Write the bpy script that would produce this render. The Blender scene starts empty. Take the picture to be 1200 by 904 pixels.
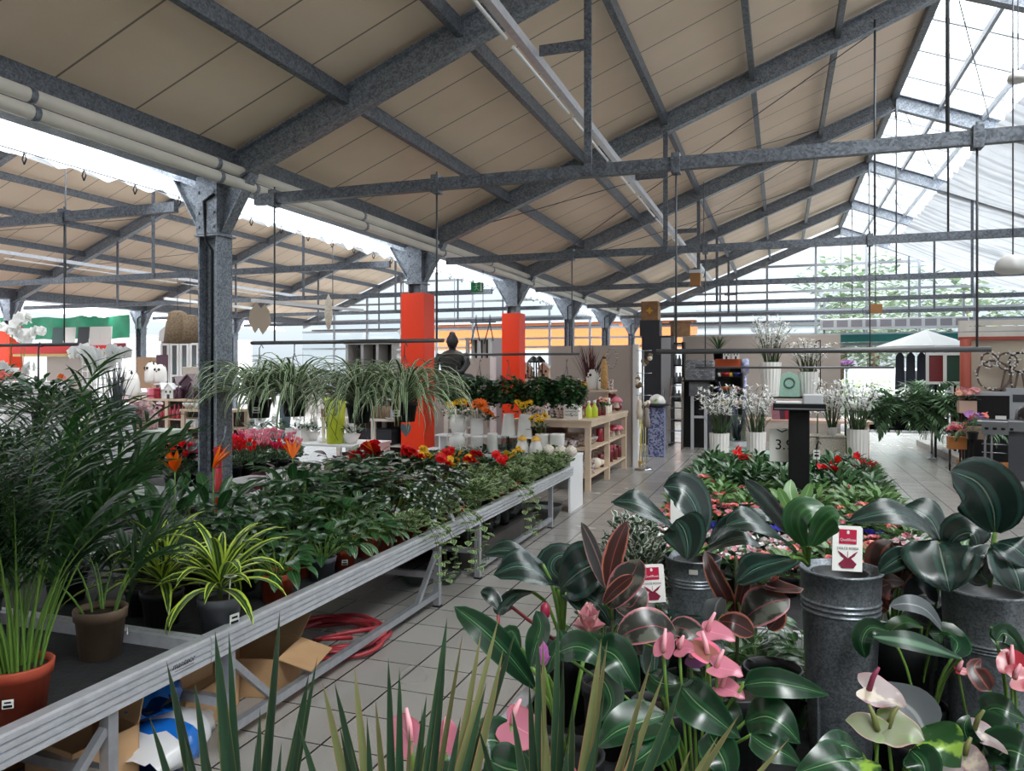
import bpy, math, random, re
from math import sin, cos, pi, radians, sqrt, atan2
from mathutils import Vector, Matrix
random.seed(7)
SC = bpy.context.scene
COL = SC.collection
H = 1.70                                    # eye height of the photographer
FPX = 900.0
CA, SA = 900 / sqrt(900**2 + 315**2), 315 / sqrt(900**2 + 315**2)
YAW = atan2(315, 900)

def W(px, py, d):
    u = (px - 600) / FPX * d
    return Vector((u * CA - d * SA, u * SA + d * CA, H - (py - 432) / FPX * d))
def F(px, py, z):
    return W(px, py, FPX * (H - z) / (py - 432))
def XatY(px, Y):
    """x of the point that lies on depth line Y and shows at px"""
    k = (px - 915) / (FPX / CA)
    d = Y * CA / (1 + k * SA)
    return k * d
def DofXY(x, y): return -x * SA + y * CA
def R(a, b): return random.uniform(a, b)

# ---------------------------------------------------------------- mesh builder
class MB:
    def __init__(s):
        s.v = []; s.f = []; s.uv = []; s.mi = []; s.sm = []
    def face(s, idx, uv=None, m=0, smooth=False):
        s.f.append(idx); s.uv.append(uv or [(0.5, 0.5)] * len(idx)); s.mi.append(m); s.sm.append(smooth)
    def add(s, pts):
        n = len(s.v); s.v.extend([tuple(p) for p in pts]); return n
    def box(s, x0, x1, y0, y1, z0, z1, m=0, M=None):
        p = [Vector(q) for q in ((x0,y0,z0),(x1,y0,z0),(x1,y1,z0),(x0,y1,z0),(x0,y0,z1),(x1,y0,z1),(x1,y1,z1),(x0,y1,z1))]
        if M: p = [M @ q for q in p]
        n = s.add(p)
        for q in ((0,3,2,1),(4,5,6,7),(0,1,5,4),(1,2,6,5),(2,3,7,6),(3,0,4,7)):
            s.face([n+i for i in q], [(0,0),(1,0),(1,1),(0,1)], m)
        return s
    def cbox(s, c, sx, sy, sz, m=0, rz=0, rx=0, ry=0):
        M = Matrix.Translation(c) @ Matrix.Rotation(rz,4,'Z') @ Matrix.Rotation(ry,4,'Y') @ Matrix.Rotation(rx,4,'X')
        return s.box(-sx/2,sx/2,-sy/2,sy/2,-sz/2,sz/2,m,M)
    def bbox(s, x0,x1,y0,y1,z0,z1,b=.004,m=0,M=None):
        """box with chamfered vertical and top edges"""
        out=[(x0+b,y0),(x1-b,y0),(x1,y0+b),(x1,y1-b),(x1-b,y1),(x0+b,y1),(x0,y1-b),(x0,y0+b)]
        cx,cy=(x0+x1)/2,(y0+y1)/2
        def sh(q): return (q[0]+(b if q[0]<cx else -b), q[1]+(b if q[1]<cy else -b))
        rings=[[(x,y,z0) for x,y in out],[(x,y,z1-b) for x,y in out],[(*sh(q),z1) for q in out]]
        rings=[[M@Vector(p) if M else Vector(p) for p in r] for r in rings]
        ns=[s.add(r) for r in rings]
        for a,bb in zip(ns,ns[1:]):
            for i in range(8):
                j=(i+1)%8; s.face([a+i,a+j,bb+j,bb+i],None,m)
        s.face([ns[-1]+i for i in range(8)],None,m); s.face([ns[0]+i for i in range(7,-1,-1)],None,m)
        return s
    def beam(s, p, q, w, h, m=0, up=(0,0,1)):
        p, q = Vector(p), Vector(q); t = (q-p); L = t.length; t.normalize()
        u = Vector(up); x = t.cross(u)
        if x.length < 1e-4: x = t.cross(Vector((0,1,0)))
        x.normalize(); z = x.cross(t)
        M = Matrix((( x.x,t.x,z.x,p.x),(x.y,t.y,z.y,p.y),(x.z,t.z,z.z,p.z),(0,0,0,1)))
        return s.box(-w/2,w/2,0,L,-h/2,h/2,m,M)
    def ibeam(s, p, q, w, h, tf=.012, tw=.01, m=0):
        p, q = Vector(p), Vector(q); t=(q-p).normalized(); x=t.cross(Vector((0,0,1))).normalized(); z=x.cross(t)
        o=z*(h/2-tf/2)
        s.beam(p+o,q+o,w,tf,m); s.beam(p-o,q-o,w,tf,m); s.beam(p,q,tw,h-2*tf,m); return s
    def tube(s, pts, r, n=8, m=0, caps=True, smooth=True):
        pts=[Vector(p) for p in pts]; k=len(pts)
        rs = r if isinstance(r,(list,tuple)) else [r]*k
        rings=[]; prev=None
        for i,p in enumerate(pts):
            t=(pts[min(i+1,k-1)]-pts[max(i-1,0)])
            t = t.normalized() if t.length>1e-9 else Vector((0,0,1))
            if prev is None:
                a=Vector((0,0,1)) if abs(t.z)<.9 else Vector((1,0,0))
                x=t.cross(a).normalized()
            else:
                x=(prev - t*prev.dot(t))
                x = x.normalized() if x.length>1e-6 else t.orthogonal().normalized()
            prev=x; y=t.cross(x)
            rings.append(s.add([p+(x*cos(2*pi*j/n)+y*sin(2*pi*j/n))*rs[i] for j in range(n)]))
        for i in range(k-1):
            a,b=rings[i],rings[i+1]
            for j in range(n):
                jj=(j+1)%n
                s.face([a+j,a+jj,b+jj,b+j],[(j/n,i/(k-1)),((j+1)/n,i/(k-1)),((j+1)/n,(i+1)/(k-1)),(j/n,(i+1)/(k-1))],m,smooth)
        if caps:
            s.face([rings[0]+j for j in range(n-1,-1,-1)],None,m); s.face([rings[-1]+j for j in range(n)],None,m)
        return s
    def lathe(s, prof, n=16, c=(0,0,0), m=0, smooth=True, caps=False, sq=(1,1)):
        c=Vector(c); rings=[]
        for r,z in prof:
            rings.append(s.add([c+Vector((max(r,1e-4)*cos(2*pi*j/n)*sq[0],max(r,1e-4)*sin(2*pi*j/n)*sq[1],z)) for j in range(n)]))
        K=max(1,len(prof)-1)
        for i in range(len(prof)-1):
            a,b=rings[i],rings[i+1]
            for j in range(n):
                jj=(j+1)%n
                s.face([a+j,a+jj,b+jj,b+j],[(j/n,i/K),((j+1)/n,i/K),((j+1)/n,(i+1)/K),(j/n,(i+1)/K)],m,smooth)
        if caps:
            s.face([rings[0]+j for j in range(n-1,-1,-1)],None,m); s.face([rings[-1]+j for j in range(n)],None,m)
        return s
    def ball(s, c, r, n=10, k=6, m=0, sz=1.0, sxy=(1,1)):
        return s.lathe([(r*sin(pi*i/k), -r*sz*cos(pi*i/k)) for i in range(k+1)], n, c, m, sq=sxy)
    def prism(s, outline, origin, ux, uy, th, m=0):
        """flat outline [(a,b)] in the plane origin+a*ux+b*uy, thickened by th along ux x uy"""
        o=Vector(origin); ux=Vector(ux); uy=Vector(uy); nn=ux.cross(uy).normalized()*th
        A=s.add([o+ux*a+uy*b for a,b in outline]); B=s.add([o+ux*a+uy*b+nn for a,b in outline]); k=len(outline)
        s.face([A+i for i in range(k-1,-1,-1)],None,m); s.face([B+i for i in range(k)],None,m)
        for i in range(k):
            j=(i+1)%k; s.face([A+i,A+j,B+j,B+i],None,m)
        return s
    def leaf(s, base, az, el, L, Wd, bend=1.2, seg=5, shape='lance', cup=.15, roll=0.0, m=0, wav=0.0, cols=2, tipc=0.0, sway=0.0):
        """one blade: grows from base at azimuth az, elevation el and bends down by `bend` rad along its length"""
        p=Vector(base); e=el; a=az; rows=[]
        st=L/seg
        for i in range(seg+1):
            t=i/seg
            if shape=='lance': w=sin(pi*min(1,t*.92+.08))**.8*(1-.25*t)
            elif shape=='strap': w=min(1,.55+t*2)*(1-t**4)
            elif shape=='heart': w=(sin(pi*(t**.55)))**.8 if t<1 else 0
            elif shape=='oval': w=sin(pi*t)**.62
            elif shape=='blade': w=(1-t)**.7
            else: w=1-t
            if t>=1: w=0.0
            elif i==0 and shape in('heart','oval'): w=.12
            d=Vector((cos(e)*cos(a),cos(e)*sin(a),sin(e)))
            side=Vector((-sin(a),cos(a),0)); up=side.cross(d)*-1
            if roll:
                sd=side*cos(roll)+up*sin(roll); up=up*cos(roll)-side*sin(roll); side=sd
            w*=Wd/2
            row=[]
            for j in range(-cols//2 if cols>1 else 0,cols//2+1):
                x=j/(cols/2)
                q=p+side*(x*w)+up*(cup*abs(x)**1.5*w*2*0.5)
                if wav and abs(x)==1: q+=up*(wav*Wd*sin(i*2.1+x))
                row.append(q)
            rows.append(s.add(row)); 
            p=p+d*st; e-=bend/seg*(0.5+t+tipc*t*t); a+=sway/seg
        nc=cols+1
        for i in range(seg):
            for j in range(cols):
                a0=rows[i]+j; b0=rows[i+1]+j
                u0,u1=j/cols,(j+1)/cols
                s.face([a0,b0,b0+1,a0+1],[(u0,i/seg),(u0,(i+1)/seg),(u1,(i+1)/seg),(u1,i/seg)],m,True)
        return p
    def build(s, name, mats, parent=None, loc=(0,0,0), rz=0):
        me=bpy.data.meshes.new(name); me.from_pydata(s.v,[],s.f)
        ul=me.uv_layers.new(name='UVMap')
        flat=[c for u in s.uv for q in u for c in q]
        ul.data.foreach_set('uv',flat)
        if not isinstance(mats,(list,tuple)): mats=[mats]
        for mt in mats: me.materials.append(mt)
        me.polygons.foreach_set('material_index',s.mi); me.polygons.foreach_set('use_smooth',s.sm)
        me.update()
        o=bpy.data.objects.new(name,me); COL.objects.link(o)
        o.location=loc; o.rotation_euler=(0,0,rz)
        if parent: o.parent=parent
        return o

CHILD={}
def tag(o,label,cat,group=None,kind=None):
    if label: o['label']=label
    if cat: o['category']=cat
    if group: o['group']=group
    if kind: o['kind']=kind
    return o
def thing(name,label,cat,loc=(0,0,0),rz=0,group=None,scale=1):
    o=bpy.data.objects.new(name,None); COL.objects.link(o); o.empty_display_size=.1
    o.location=loc; o.rotation_euler=(0,0,rz); o.scale=(scale,)*3
    return tag(o,label,cat,group)
def solo(name,mb,mats,label,cat,group=None,loc=(0,0,0),rz=0):
    return tag(mb.build(name,mats,None,loc,rz),label,cat,group)
def struct(name,mb,mats):
    o=mb.build(name,mats); o['kind']='structure'; return o
def part(name,mb,mats,parent,label=None,loc=(0,0,0),rz=0):
    o=mb.build(name,mats,parent,loc,rz)
    if label: o['label']=label
    return o
def kids(o): return [c for c in COL.objects if c.parent==o]
def dup(root,loc,rz=0,label=None,group=None,scale=None,ch=None):
    r=root.copy(); COL.objects.link(r); r.location=loc; r.rotation_euler=(0,0,rz)
    if scale is not None: r.scale=(scale,)*3 if not isinstance(scale,tuple) else scale
    if label: r['label']=label
    if group: r['group']=group
    for c,gs in (ch if ch is not None else tree(root)):
        d=c.copy(); COL.objects.link(d); d.parent=r
        for g in gs:
            e=g.copy(); COL.objects.link(e); e.parent=d
    return r
def tree(root):
    return [(c,list(c.children)) for c in root.children]
POTS=[]                                     # feet of the pots already standing on the benches
def free(p,gap=.15):
    """the spot next to p that keeps clear of the pots already there"""
    p=Vector(p)
    for k in range(160):
        r=.012*k; q=p+Vector((cos(k*2.4)*r,sin(k*2.4)*r,0))
        if all((q.x-o[0])**2+(q.y-o[1])**2>=(gap/2+o[2])**2 for o in POTS) and (p.x>-1.5 or -3.95<q.x<-2.4) and (p.x<-1.5 or -.78<q.x<.8): break
    POTS.append((q.x,q.y,gap/2)); return q
class Proto:
    """builds one of a kind; the first place() uses it, every later one copies it with its parts"""
    def __init__(s,root): s.root=root; s.used=False; s.ch=None
    def place(s,loc,label,rz=0,scale=1,group=None,cat=None):
        sc=(scale,)*3 if not isinstance(scale,tuple) else scale
        if not s.used:
            s.used=True; r=s.root; s.ch=tree(r)
            r.location=loc; r.rotation_euler=(0,0,rz); r.scale=sc
            r['label']=label
            if group: r['group']=group
            elif 'group' in r: del r['group']
        else:
            r=dup(s.root,loc,rz,label,group,sc,s.ch)
            if not group and 'group' in r: del r['group']
        return r
ORD='first second third fourth fifth sixth seventh eighth ninth tenth eleventh twelfth thirteenth fourteenth fifteenth sixteenth seventeenth eighteenth nineteenth twentieth'.split()
ORD+=['twenty-'+o for o in ORD[:9]]+['thirtieth']+['thirty-'+o for o in ORD[:9]]

# ---------------------------------------------------------------- materials
def srgb(*c):
    if len(c)==1: c=c[0]
    return tuple(((x/255)/12.92 if x/255<=.04045 else ((x/255+.055)/1.055)**2.4) for x in c)
MATS={}
def newmat(name):
    m=bpy.data.materials.new(name); m.use_nodes=True; nt=m.node_tree
    b=nt.nodes['Principled BSDF']; return m,nt,b
def mth(nt,op,a,b=None,c=None):
    n=nt.nodes.new('ShaderNodeMath'); n.operation=op
    for i,x in enumerate((a,b,c)):
        if x is None: continue
        if isinstance(x,(int,float)): n.inputs[i].default_value=x
        else: nt.links.new(x,n.inputs[i])
    return n.outputs[0]
def mixc(nt,fac,a,b,mode='MIX'):
    n=nt.nodes.new('ShaderNodeMix'); n.data_type='RGBA'; n.blend_type=mode
    for i,x in ((0,fac),(6,a),(7,b)):
        if isinstance(x,(int,float)): n.inputs[i].default_value=x
        elif isinstance(x,tuple): n.inputs[i].default_value=(*x[:3],1)
        else: nt.links.new(x,n.inputs[i])
    return n.outputs[2]
def coord(nt,kind='Object'):
    n=nt.nodes.new('ShaderNodeTexCoord'); return n.outputs[kind]
def noise(nt,scale,vec=None,detail=3,rough=.55):
    n=nt.nodes.new('ShaderNodeTexNoise'); n.inputs['Scale'].default_value=scale; n.inputs['Detail'].default_value=detail; n.inputs['Roughness'].default_value=rough
    nt.links.new(vec if vec is not None else coord(nt),n.inputs['Vector']); return n.outputs['Fac']
def ramp(nt,fac,stops):
    n=nt.nodes.new('ShaderNodeValToRGB'); e=n.color_ramp.elements
    while len(e)<len(stops): e.new(.5)
    for el,(p,col) in zip(e,stops): el.position=p; el.color=(*col[:3],1) if isinstance(col,tuple) else (col,col,col,1)
    nt.links.new(fac,n.inputs[0]); return n.outputs[0]
def sepxyz(nt,v):
    n=nt.nodes.new('ShaderNodeSeparateXYZ'); nt.links.new(v,n.inputs[0]); return n.outputs
def bump(nt,b,h,strength=.3,dist=.01):
    n=nt.nodes.new('ShaderNodeBump'); n.inputs['Strength'].default_value=strength; n.inputs['Distance'].default_value=dist
    nt.links.new(h,n.inputs['Height']); nt.links.new(n.outputs[0],b.inputs['Normal'])
def M(name,col,rough=.5,metal=0.0,var=0.0,scale=8.0,col2=None,bmp=0.0,trans=0.0,spec=.5,coat=0.0,rand=0.0):
    """plain material with optional mottling between col and col2; cached by name"""
    if name in MATS: return MATS[name]
    m,nt,b=newmat(name); base=srgb(col)
    b.inputs['Roughness'].default_value=rough; b.inputs['Metallic'].default_value=metal
    b.inputs['Specular IOR Level'].default_value=spec; b.inputs['Coat Weight'].default_value=coat
    b.inputs['Base Color'].default_value=(*base,1)
    src=None
    if var or col2:
        f=noise(nt,scale)
        c2=srgb(col2) if col2 else tuple(max(0,x*(1-var)) for x in base)
        c1=base if col2 else tuple(min(1,x*(1+var)) for x in base)
        src=ramp(nt,f,[(.35,c1),(.65,c2)])
    if rand:
        oi=nt.nodes.new('ShaderNodeObjectInfo'); hs=nt.nodes.new('ShaderNodeHueSaturation')
        nt.links.new(mth(nt,'MULTIPLY_ADD',oi.outputs['Random'],rand,1-rand/2),hs.inputs['Value'])
        if src is not None: nt.links.new(src,hs.inputs['Color'])
        else: hs.inputs['Color'].default_value=(*base,1)
        src=hs.outputs[0]
    if src is not None: nt.links.new(src,b.inputs['Base Color'])
    if bmp: bump(nt,b,noise(nt,scale*3),bmp)
    MATS[name]=m; return m
def tone(c,k=.6,d=.12):
    l=.3*c[0]+.59*c[1]+.11*c[2]; return tuple((x*(1-d)+l*d)*k for x in c)
def leafmat(name,col,edge=None,mid=None,vein=None,rough=.38,edgew=.3,midw=.08,dots=None,trans=.18,var=.35,stripes=0,splash=None,back=None,coat=0.0,k=.6):
    """leaf: uv.x across the blade, uv.y along it. edge = margin colour, mid = midrib colour, vein = fine stripes, dots = spots, splash = blotches"""
    if name in MATS: return MATS[name]
    m,nt,b=newmat(name); base=tone(srgb(col),k,.12 if k<1 else 0)
    uv=coord(nt,'UV'); xyz=sepxyz(nt,uv)
    ax=mth(nt,'ABSOLUTE',mth(nt,'MULTIPLY_ADD',xyz[0],2.0,-1.0))
    geo=nt.nodes.new('ShaderNodeNewGeometry')
    rp=geo.outputs['Random Per Island']
    c=mixc(nt,rp,tuple(x*(1-var) for x in base),tuple(min(1,x*(1+var)) for x in base))
    if splash:
        f=noise(nt,18.0); c=mixc(nt,ramp(nt,f,[(.52,0.0),(.6,1.0)]),c,srgb(splash))
    if vein:
        w=mth(nt,'SINE',mth(nt,'MULTIPLY',ax,stripes or 18.0)); c=mixc(nt,ramp(nt,w,[(.55,0.0),(.95,.8)]),c,srgb(vein))
    if edge:
        jag=mth(nt,'MULTIPLY_ADD',noise(nt,25.0),.3,-.15)
        c=mixc(nt,ramp(nt,mth(nt,'ADD',ax,jag),[(1-edgew-.06,0.0),(1-edgew+.06,1.0)]),c,srgb(edge))
    if mid: c=mixc(nt,ramp(nt,ax,[(midw*.6,1.0),(midw*1.4,0.0)]),c,srgb(mid))
    if dots:
        vo=nt.nodes.new('ShaderNodeTexVoronoi'); vo.inputs['Scale'].default_value=27.0; nt.links.new(coord(nt),vo.inputs['Vector'])
        c=mixc(nt,ramp(nt,vo.outputs['Distance'],[(.34,1.0),(.42,0.0)]),c,srgb(dots))
    if back: c=mixc(nt,geo.outputs['Backfacing'],c,srgb(back))
    nt.links.new(c,b.inputs['Base Color'])
    b.inputs['Roughness'].default_value=rough; b.inputs['Coat Weight'].default_value=coat; b.inputs['Coat Roughness'].default_value=.25
    if trans:
        tr=nt.nodes.new('ShaderNodeBsdfTranslucent'); nt.links.new(c,tr.inputs['Color'])
        mx=nt.nodes.new('ShaderNodeMixShader'); mx.inputs[0].default_value=trans
        nt.links.new(b.outputs[0],mx.inputs[1]); nt.links.new(tr.outputs[0],mx.inputs[2])
        nt.links.new(mx.outputs[0],nt.nodes['Material Output'].inputs['Surface'])
    MATS[name]=m; return m
def glassmat(name,tint=(250,252,252),fac=.12,rough=.02):
    if name in MATS: return MATS[name]
    m,nt,b=newmat(name); nt.nodes.remove(b)
    t=nt.nodes.new('ShaderNodeBsdfTransparent'); t.inputs[0].default_value=(*srgb(tint),1)
    g=nt.nodes.new('ShaderNodeBsdfGlossy'); g.inputs['Roughness'].default_value=rough
    fr=nt.nodes.new('ShaderNodeFresnel'); fr.inputs[0].default_value=1.45
    mx=nt.nodes.new('ShaderNodeMixShader'); nt.links.new(mth(nt,'MULTIPLY',mth(nt,'MINIMUM',fr.outputs[0],.45),.55),mx.inputs[0])
    nt.links.new(t.outputs[0],mx.inputs[1]); nt.links.new(g.outputs[0],mx.inputs[2])
    nt.links.new(mx.outputs[0],nt.nodes['Material Output'].inputs['Surface']); MATS[name]=m; return m

def galv(name,a,b,rough=.42,metal=.55,scale=28.0):
    if name in MATS: return MATS[name]
    m,nt,bs=newmat(name)
    vo=nt.nodes.new('ShaderNodeTexVoronoi'); vo.inputs['Scale'].default_value=scale*1.6; nt.links.new(coord(nt),vo.inputs['Vector'])
    f=mth(nt,'MULTIPLY_ADD',sepxyz(nt,vo.outputs['Color'])[0],.45,mth(nt,'MULTIPLY',noise(nt,scale*.35,detail=5),.6))
    nt.links.new(ramp(nt,f,[(.3,srgb(a)),(.75,srgb(b))]),bs.inputs['Base Color'])
    bs.inputs['Roughness'].default_value=rough; bs.inputs['Metallic'].default_value=metal
    MATS[name]=m; return m
STEEL=galv('galvanised_steel',(106,112,121),(158,165,175),.42,.25,44.0)
DSTEEL=galv('dark_galvanised_steel',(80,85,93),(122,128,137),.45,.25,44.0)
ZINC=galv('zinc_bucket',(98,104,110),(138,144,150),rough=.36,metal=.55,scale=120.0)
ALU=M('aluminium',(208,210,216),.32,.45,var=.08,scale=20)
ALUD=M('aluminium_leg',(170,172,178),.4,.6,var=.08,scale=20)
WHITE=M('white_lacquer',(225,225,226),.4)
CERAM=M('white_ceramic',(222,220,216),.22,coat=.4)
BLACK=M('black_plastic',(13,13,15),.5,spec=.3)
IRON=M('dark_iron',(38,38,42),.45,.4)
CHROME=M('chrome',(200,203,208),.15,1.0)
GLASS=glassmat('window_glass')
# ================================================================ SETTING
XC=-4.70; XR=1.73; SP=4.0; Y0=5.52; BAY=12.86
ZE=3.35; ZR=5.926; K=(ZR-ZE)/(XR-XC)
FR=[Y0+SP*k for k in range(-5,6)]           # frame lines along the hall
YB,YF=-14.5,25.52
FRV=FR[3:]
def zl(x): return ZE+K*(x-XC)               # left slope of the main hall
def zr(x): return ZR-K*(x-XR)               # right slope
# ---- floor
def floor_mat():
    m,nt,b=newmat('floor_tiles'); xyz=sepxyz(nt,coord(nt))
    T=.325
    def line(v,off,w):
        f=mth(nt,'FRACT',mth(nt,'MULTIPLY',mth(nt,'ADD',v,off+80*T),1/T))
        return mth(nt,'LESS_THAN',mth(nt,'ABSOLUTE',mth(nt,'SUBTRACT',f,.5)),w/T/2)
    g=mth(nt,'MAXIMUM',line(xyz[0],T*.5-1.94,.011),line(xyz[1],0.1,.008))
    def cell(v,off): return mth(nt,'FLOOR',mth(nt,'MULTIPLY',mth(nt,'ADD',v,off+80*T-T*.5),1/T))
    cv=nt.nodes.new('ShaderNodeCombineXYZ'); nt.links.new(cell(xyz[0],T*.5-1.94),cv.inputs[0]); nt.links.new(cell(xyz[1],.1),cv.inputs[1])
    wn=nt.nodes.new('ShaderNodeTexWhiteNoise'); nt.links.new(cv.outputs[0],wn.inputs['Vector'])
    sp=noise(nt,260.0,detail=2); big=noise(nt,1.3,detail=4)
    c=ramp(nt,sp,[(.38,srgb(128,124,119)),(.5,srgb(166,162,157)),(.66,srgb(190,186,182))])
    c=mixc(nt,mth(nt,'MULTIPLY',wn.outputs[0],.22),c,srgb(110,106,102))
    c=mixc(nt,mth(nt,'MULTIPLY',big,.25),c,srgb(120,114,106))
    c=mixc(nt,g,c,srgb(48,46,46)); nt.links.new(c,b.inputs['Base Color'])
    nt.links.new(mth(nt,'MULTIPLY_ADD',noise(nt,2.2,detail=1),.16,.16),b.inputs['Roughness']); b.inputs['Specular IOR Level'].default_value=.6
    bump(nt,b,mth(nt,'SUBTRACT',1.0,g),.25,.004); return m
struct('floor',MB().box(-34,9.5,YB,30,-.12,0),floor_mat())
GROUND=M('asphalt',(72,74,74),.9,var=.15,scale=3)
struct('ground_outside',MB().box(-60,60,30.0,90,-.16,-.04),GROUND)
# ---- beige insulated roof panels; the seams run up the slope every 0.66 m
def panel_mat():
    m,nt,b=newmat('roof_panel'); xyz=sepxyz(nt,coord(nt))
    f=mth(nt,'ABSOLUTE',mth(nt,'SUBTRACT',mth(nt,'FRACT',mth(nt,'MULTIPLY',mth(nt,'ADD',xyz[1],40.13),1/.66)),.5))
    g=mth(nt,'LESS_THAN',f,.013)
    c=ramp(nt,noise(nt,.9,detail=5),[(.3,srgb(248,228,206)),(.7,srgb(236,215,192))])
    c=mixc(nt,mth(nt,'MULTIPLY',g,.75),c,srgb(84,74,62)); nt.links.new(c,b.inputs['Base Color']); b.inputs['Roughness'].default_value=.6
    bump(nt,b,mth(nt,'SUBTRACT',1.0,g),.6,.01); return m
PANEL=panel_mat()
def slope(x0,z0,x1,z1,y0,y1,th=.06):
    mb=MB(); mb.prism([(0,0),(1,0),(1,1),(0,1)],(x0,y0,z0),(x1-x0,0,z1-z0),(0,y1-y0,0),th); return mb
struct('ceiling_main',slope(XC,ZE+.17,XR-.05,ZR+.17,YB,YF),PANEL)
struct('ceiling_side',slope(XC-BAY,ZE+.17,XR-.05-BAY,ZR+.17,YB,YF),PANEL)
# ---- glass on the other slopes
def glassroof(name,x0,z0,x1,z1):
    struct(name,MB().prism([(0,0),(1,0),(1,1),(0,1)],(x0,YB,z0),(x1-x0,0,z1-z0),(0,YF-YB,0),.006),GLASS)
glassroof('window_1',XR+.05,ZR+.22,XC+BAY,ZE+.22)
glassroof('window_2',XR+.05-BAY,ZR+.22,XC,ZE+.22)
BAR=M('glazing_bar',(160,165,172),.5,.3)
def glazing(xr,x1):
    y=YB+.3
    while y<YF:
        mb=MB(); mb.beam((xr+.05,y,zr(XR+.05)+.19),(x1,y,zr(XR+x1-xr)+.19),.035,.05); struct('glazing_bar',mb,BAR); y+=1.0
glazing(XR,XR+2.3); glazing(XR-BAY,XR-BAY+2.3)
# ---- shade cloth under the glass, pleated and held on wires
def cloth_mat():
    m,nt,b=newmat('shade_cloth'); nt.nodes.remove(b)
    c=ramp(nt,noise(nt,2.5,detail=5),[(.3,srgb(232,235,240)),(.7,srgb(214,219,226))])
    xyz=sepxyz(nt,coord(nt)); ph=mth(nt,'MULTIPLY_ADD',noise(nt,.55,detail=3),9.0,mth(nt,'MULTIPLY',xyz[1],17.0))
    pl=mth(nt,'POWER',mth(nt,'MULTIPLY_ADD',mth(nt,'SINE',ph),.5,.5),3.0); c=mixc(nt,mth(nt,'MULTIPLY',pl,.5),c,srgb(150,155,164))   # fold shade painted into the cloth colour, as darker stripes for doubled pleats
    d=nt.nodes.new('ShaderNodeBsdfDiffuse'); t=nt.nodes.new('ShaderNodeBsdfTranslucent'); mx=nt.nodes.new('ShaderNodeMixShader'); mx.inputs[0].default_value=.15
    nt.links.new(c,d.inputs[0]); nt.links.new(c,t.inputs[0]); nt.links.new(d.outputs[0],mx.inputs[1]); nt.links.new(t.outputs[0],mx.inputs[2])
    nt.links.new(mx.outputs[0],nt.nodes['Material Output'].inputs['Surface']); return m
CLOTH=cloth_mat()
def cloth(name,xa,za,xb,zb,label):
    mb=MB(); nx,ny=14,1000; rnd=random.Random(3)
    ph=[rnd.uniform(-.6,.6) for _ in range(nx+1)]
    for i in range(nx+1):
        t=i/nx; x=xa+(xb-xa)*t; z=za+(zb-za)*t
        for j in range(ny+1):
            y=YB+.2+(YF-YB-.4)*j/ny
            wob=ph[i]*.5*sin(y*.7)+.6*sin(t*6+y*.23)
            fold=.03*abs(sin(pi*y/.24+wob*2))+.02*sin(2*pi*y/.43+3*wob)
            sag=.16*abs(sin(pi*(y-Y0)/SP))**.7*sin(pi*min(1,t*1.05+.02))
            edge=.05*abs(sin(pi*(y-Y0)/.5))*(1 if i in(0,nx) else 0)
            mb.v.append((x+edge*(1 if i==0 else -1)*(1 if xb>xa else -1),y,z+fold-sag))
    for i in range(nx):
        for j in range(ny):
            a=i*(ny+1)+j; mb.face([a,a+1,a+ny+2,a+ny+1],None,0,True)
    return solo(name,mb,CLOTH,label,'shade cloth')
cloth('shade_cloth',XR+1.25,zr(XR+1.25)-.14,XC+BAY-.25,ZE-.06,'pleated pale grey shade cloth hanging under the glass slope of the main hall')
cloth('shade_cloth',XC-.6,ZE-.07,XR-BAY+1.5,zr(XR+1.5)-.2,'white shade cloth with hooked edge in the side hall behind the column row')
SCL=COL.objects['shade_cloth.001']; hk0=None
for i in range(34):
    y=1.6+.52*i; x=XC-.62
    if hk0 is None: hk0=part('hook',MB().tube([(0,0,-.07),(.02,0,-.03),(.0,0,.02),(-.02,0,-.03),(0,0,-.07)],.006,5),M('hook_black',(30,30,32),.5),SCL)
    else: hk0=hk0.copy(); COL.objects.link(hk0)
    hk0.location=(x,y,ZE-.06)
part('wire',MB().tube([(XC-.62,0,ZE-.04),(XC-.62,YF-1,ZE-.04)],.005,5),M('hook_black',(30,30,32)),SCL)
cloth('shade_cloth',XC-BAY-.6,ZE-.2,XC-BAY-6,ZE+1.9,'white shade cloth beyond the far column row above the green netting')
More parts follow.
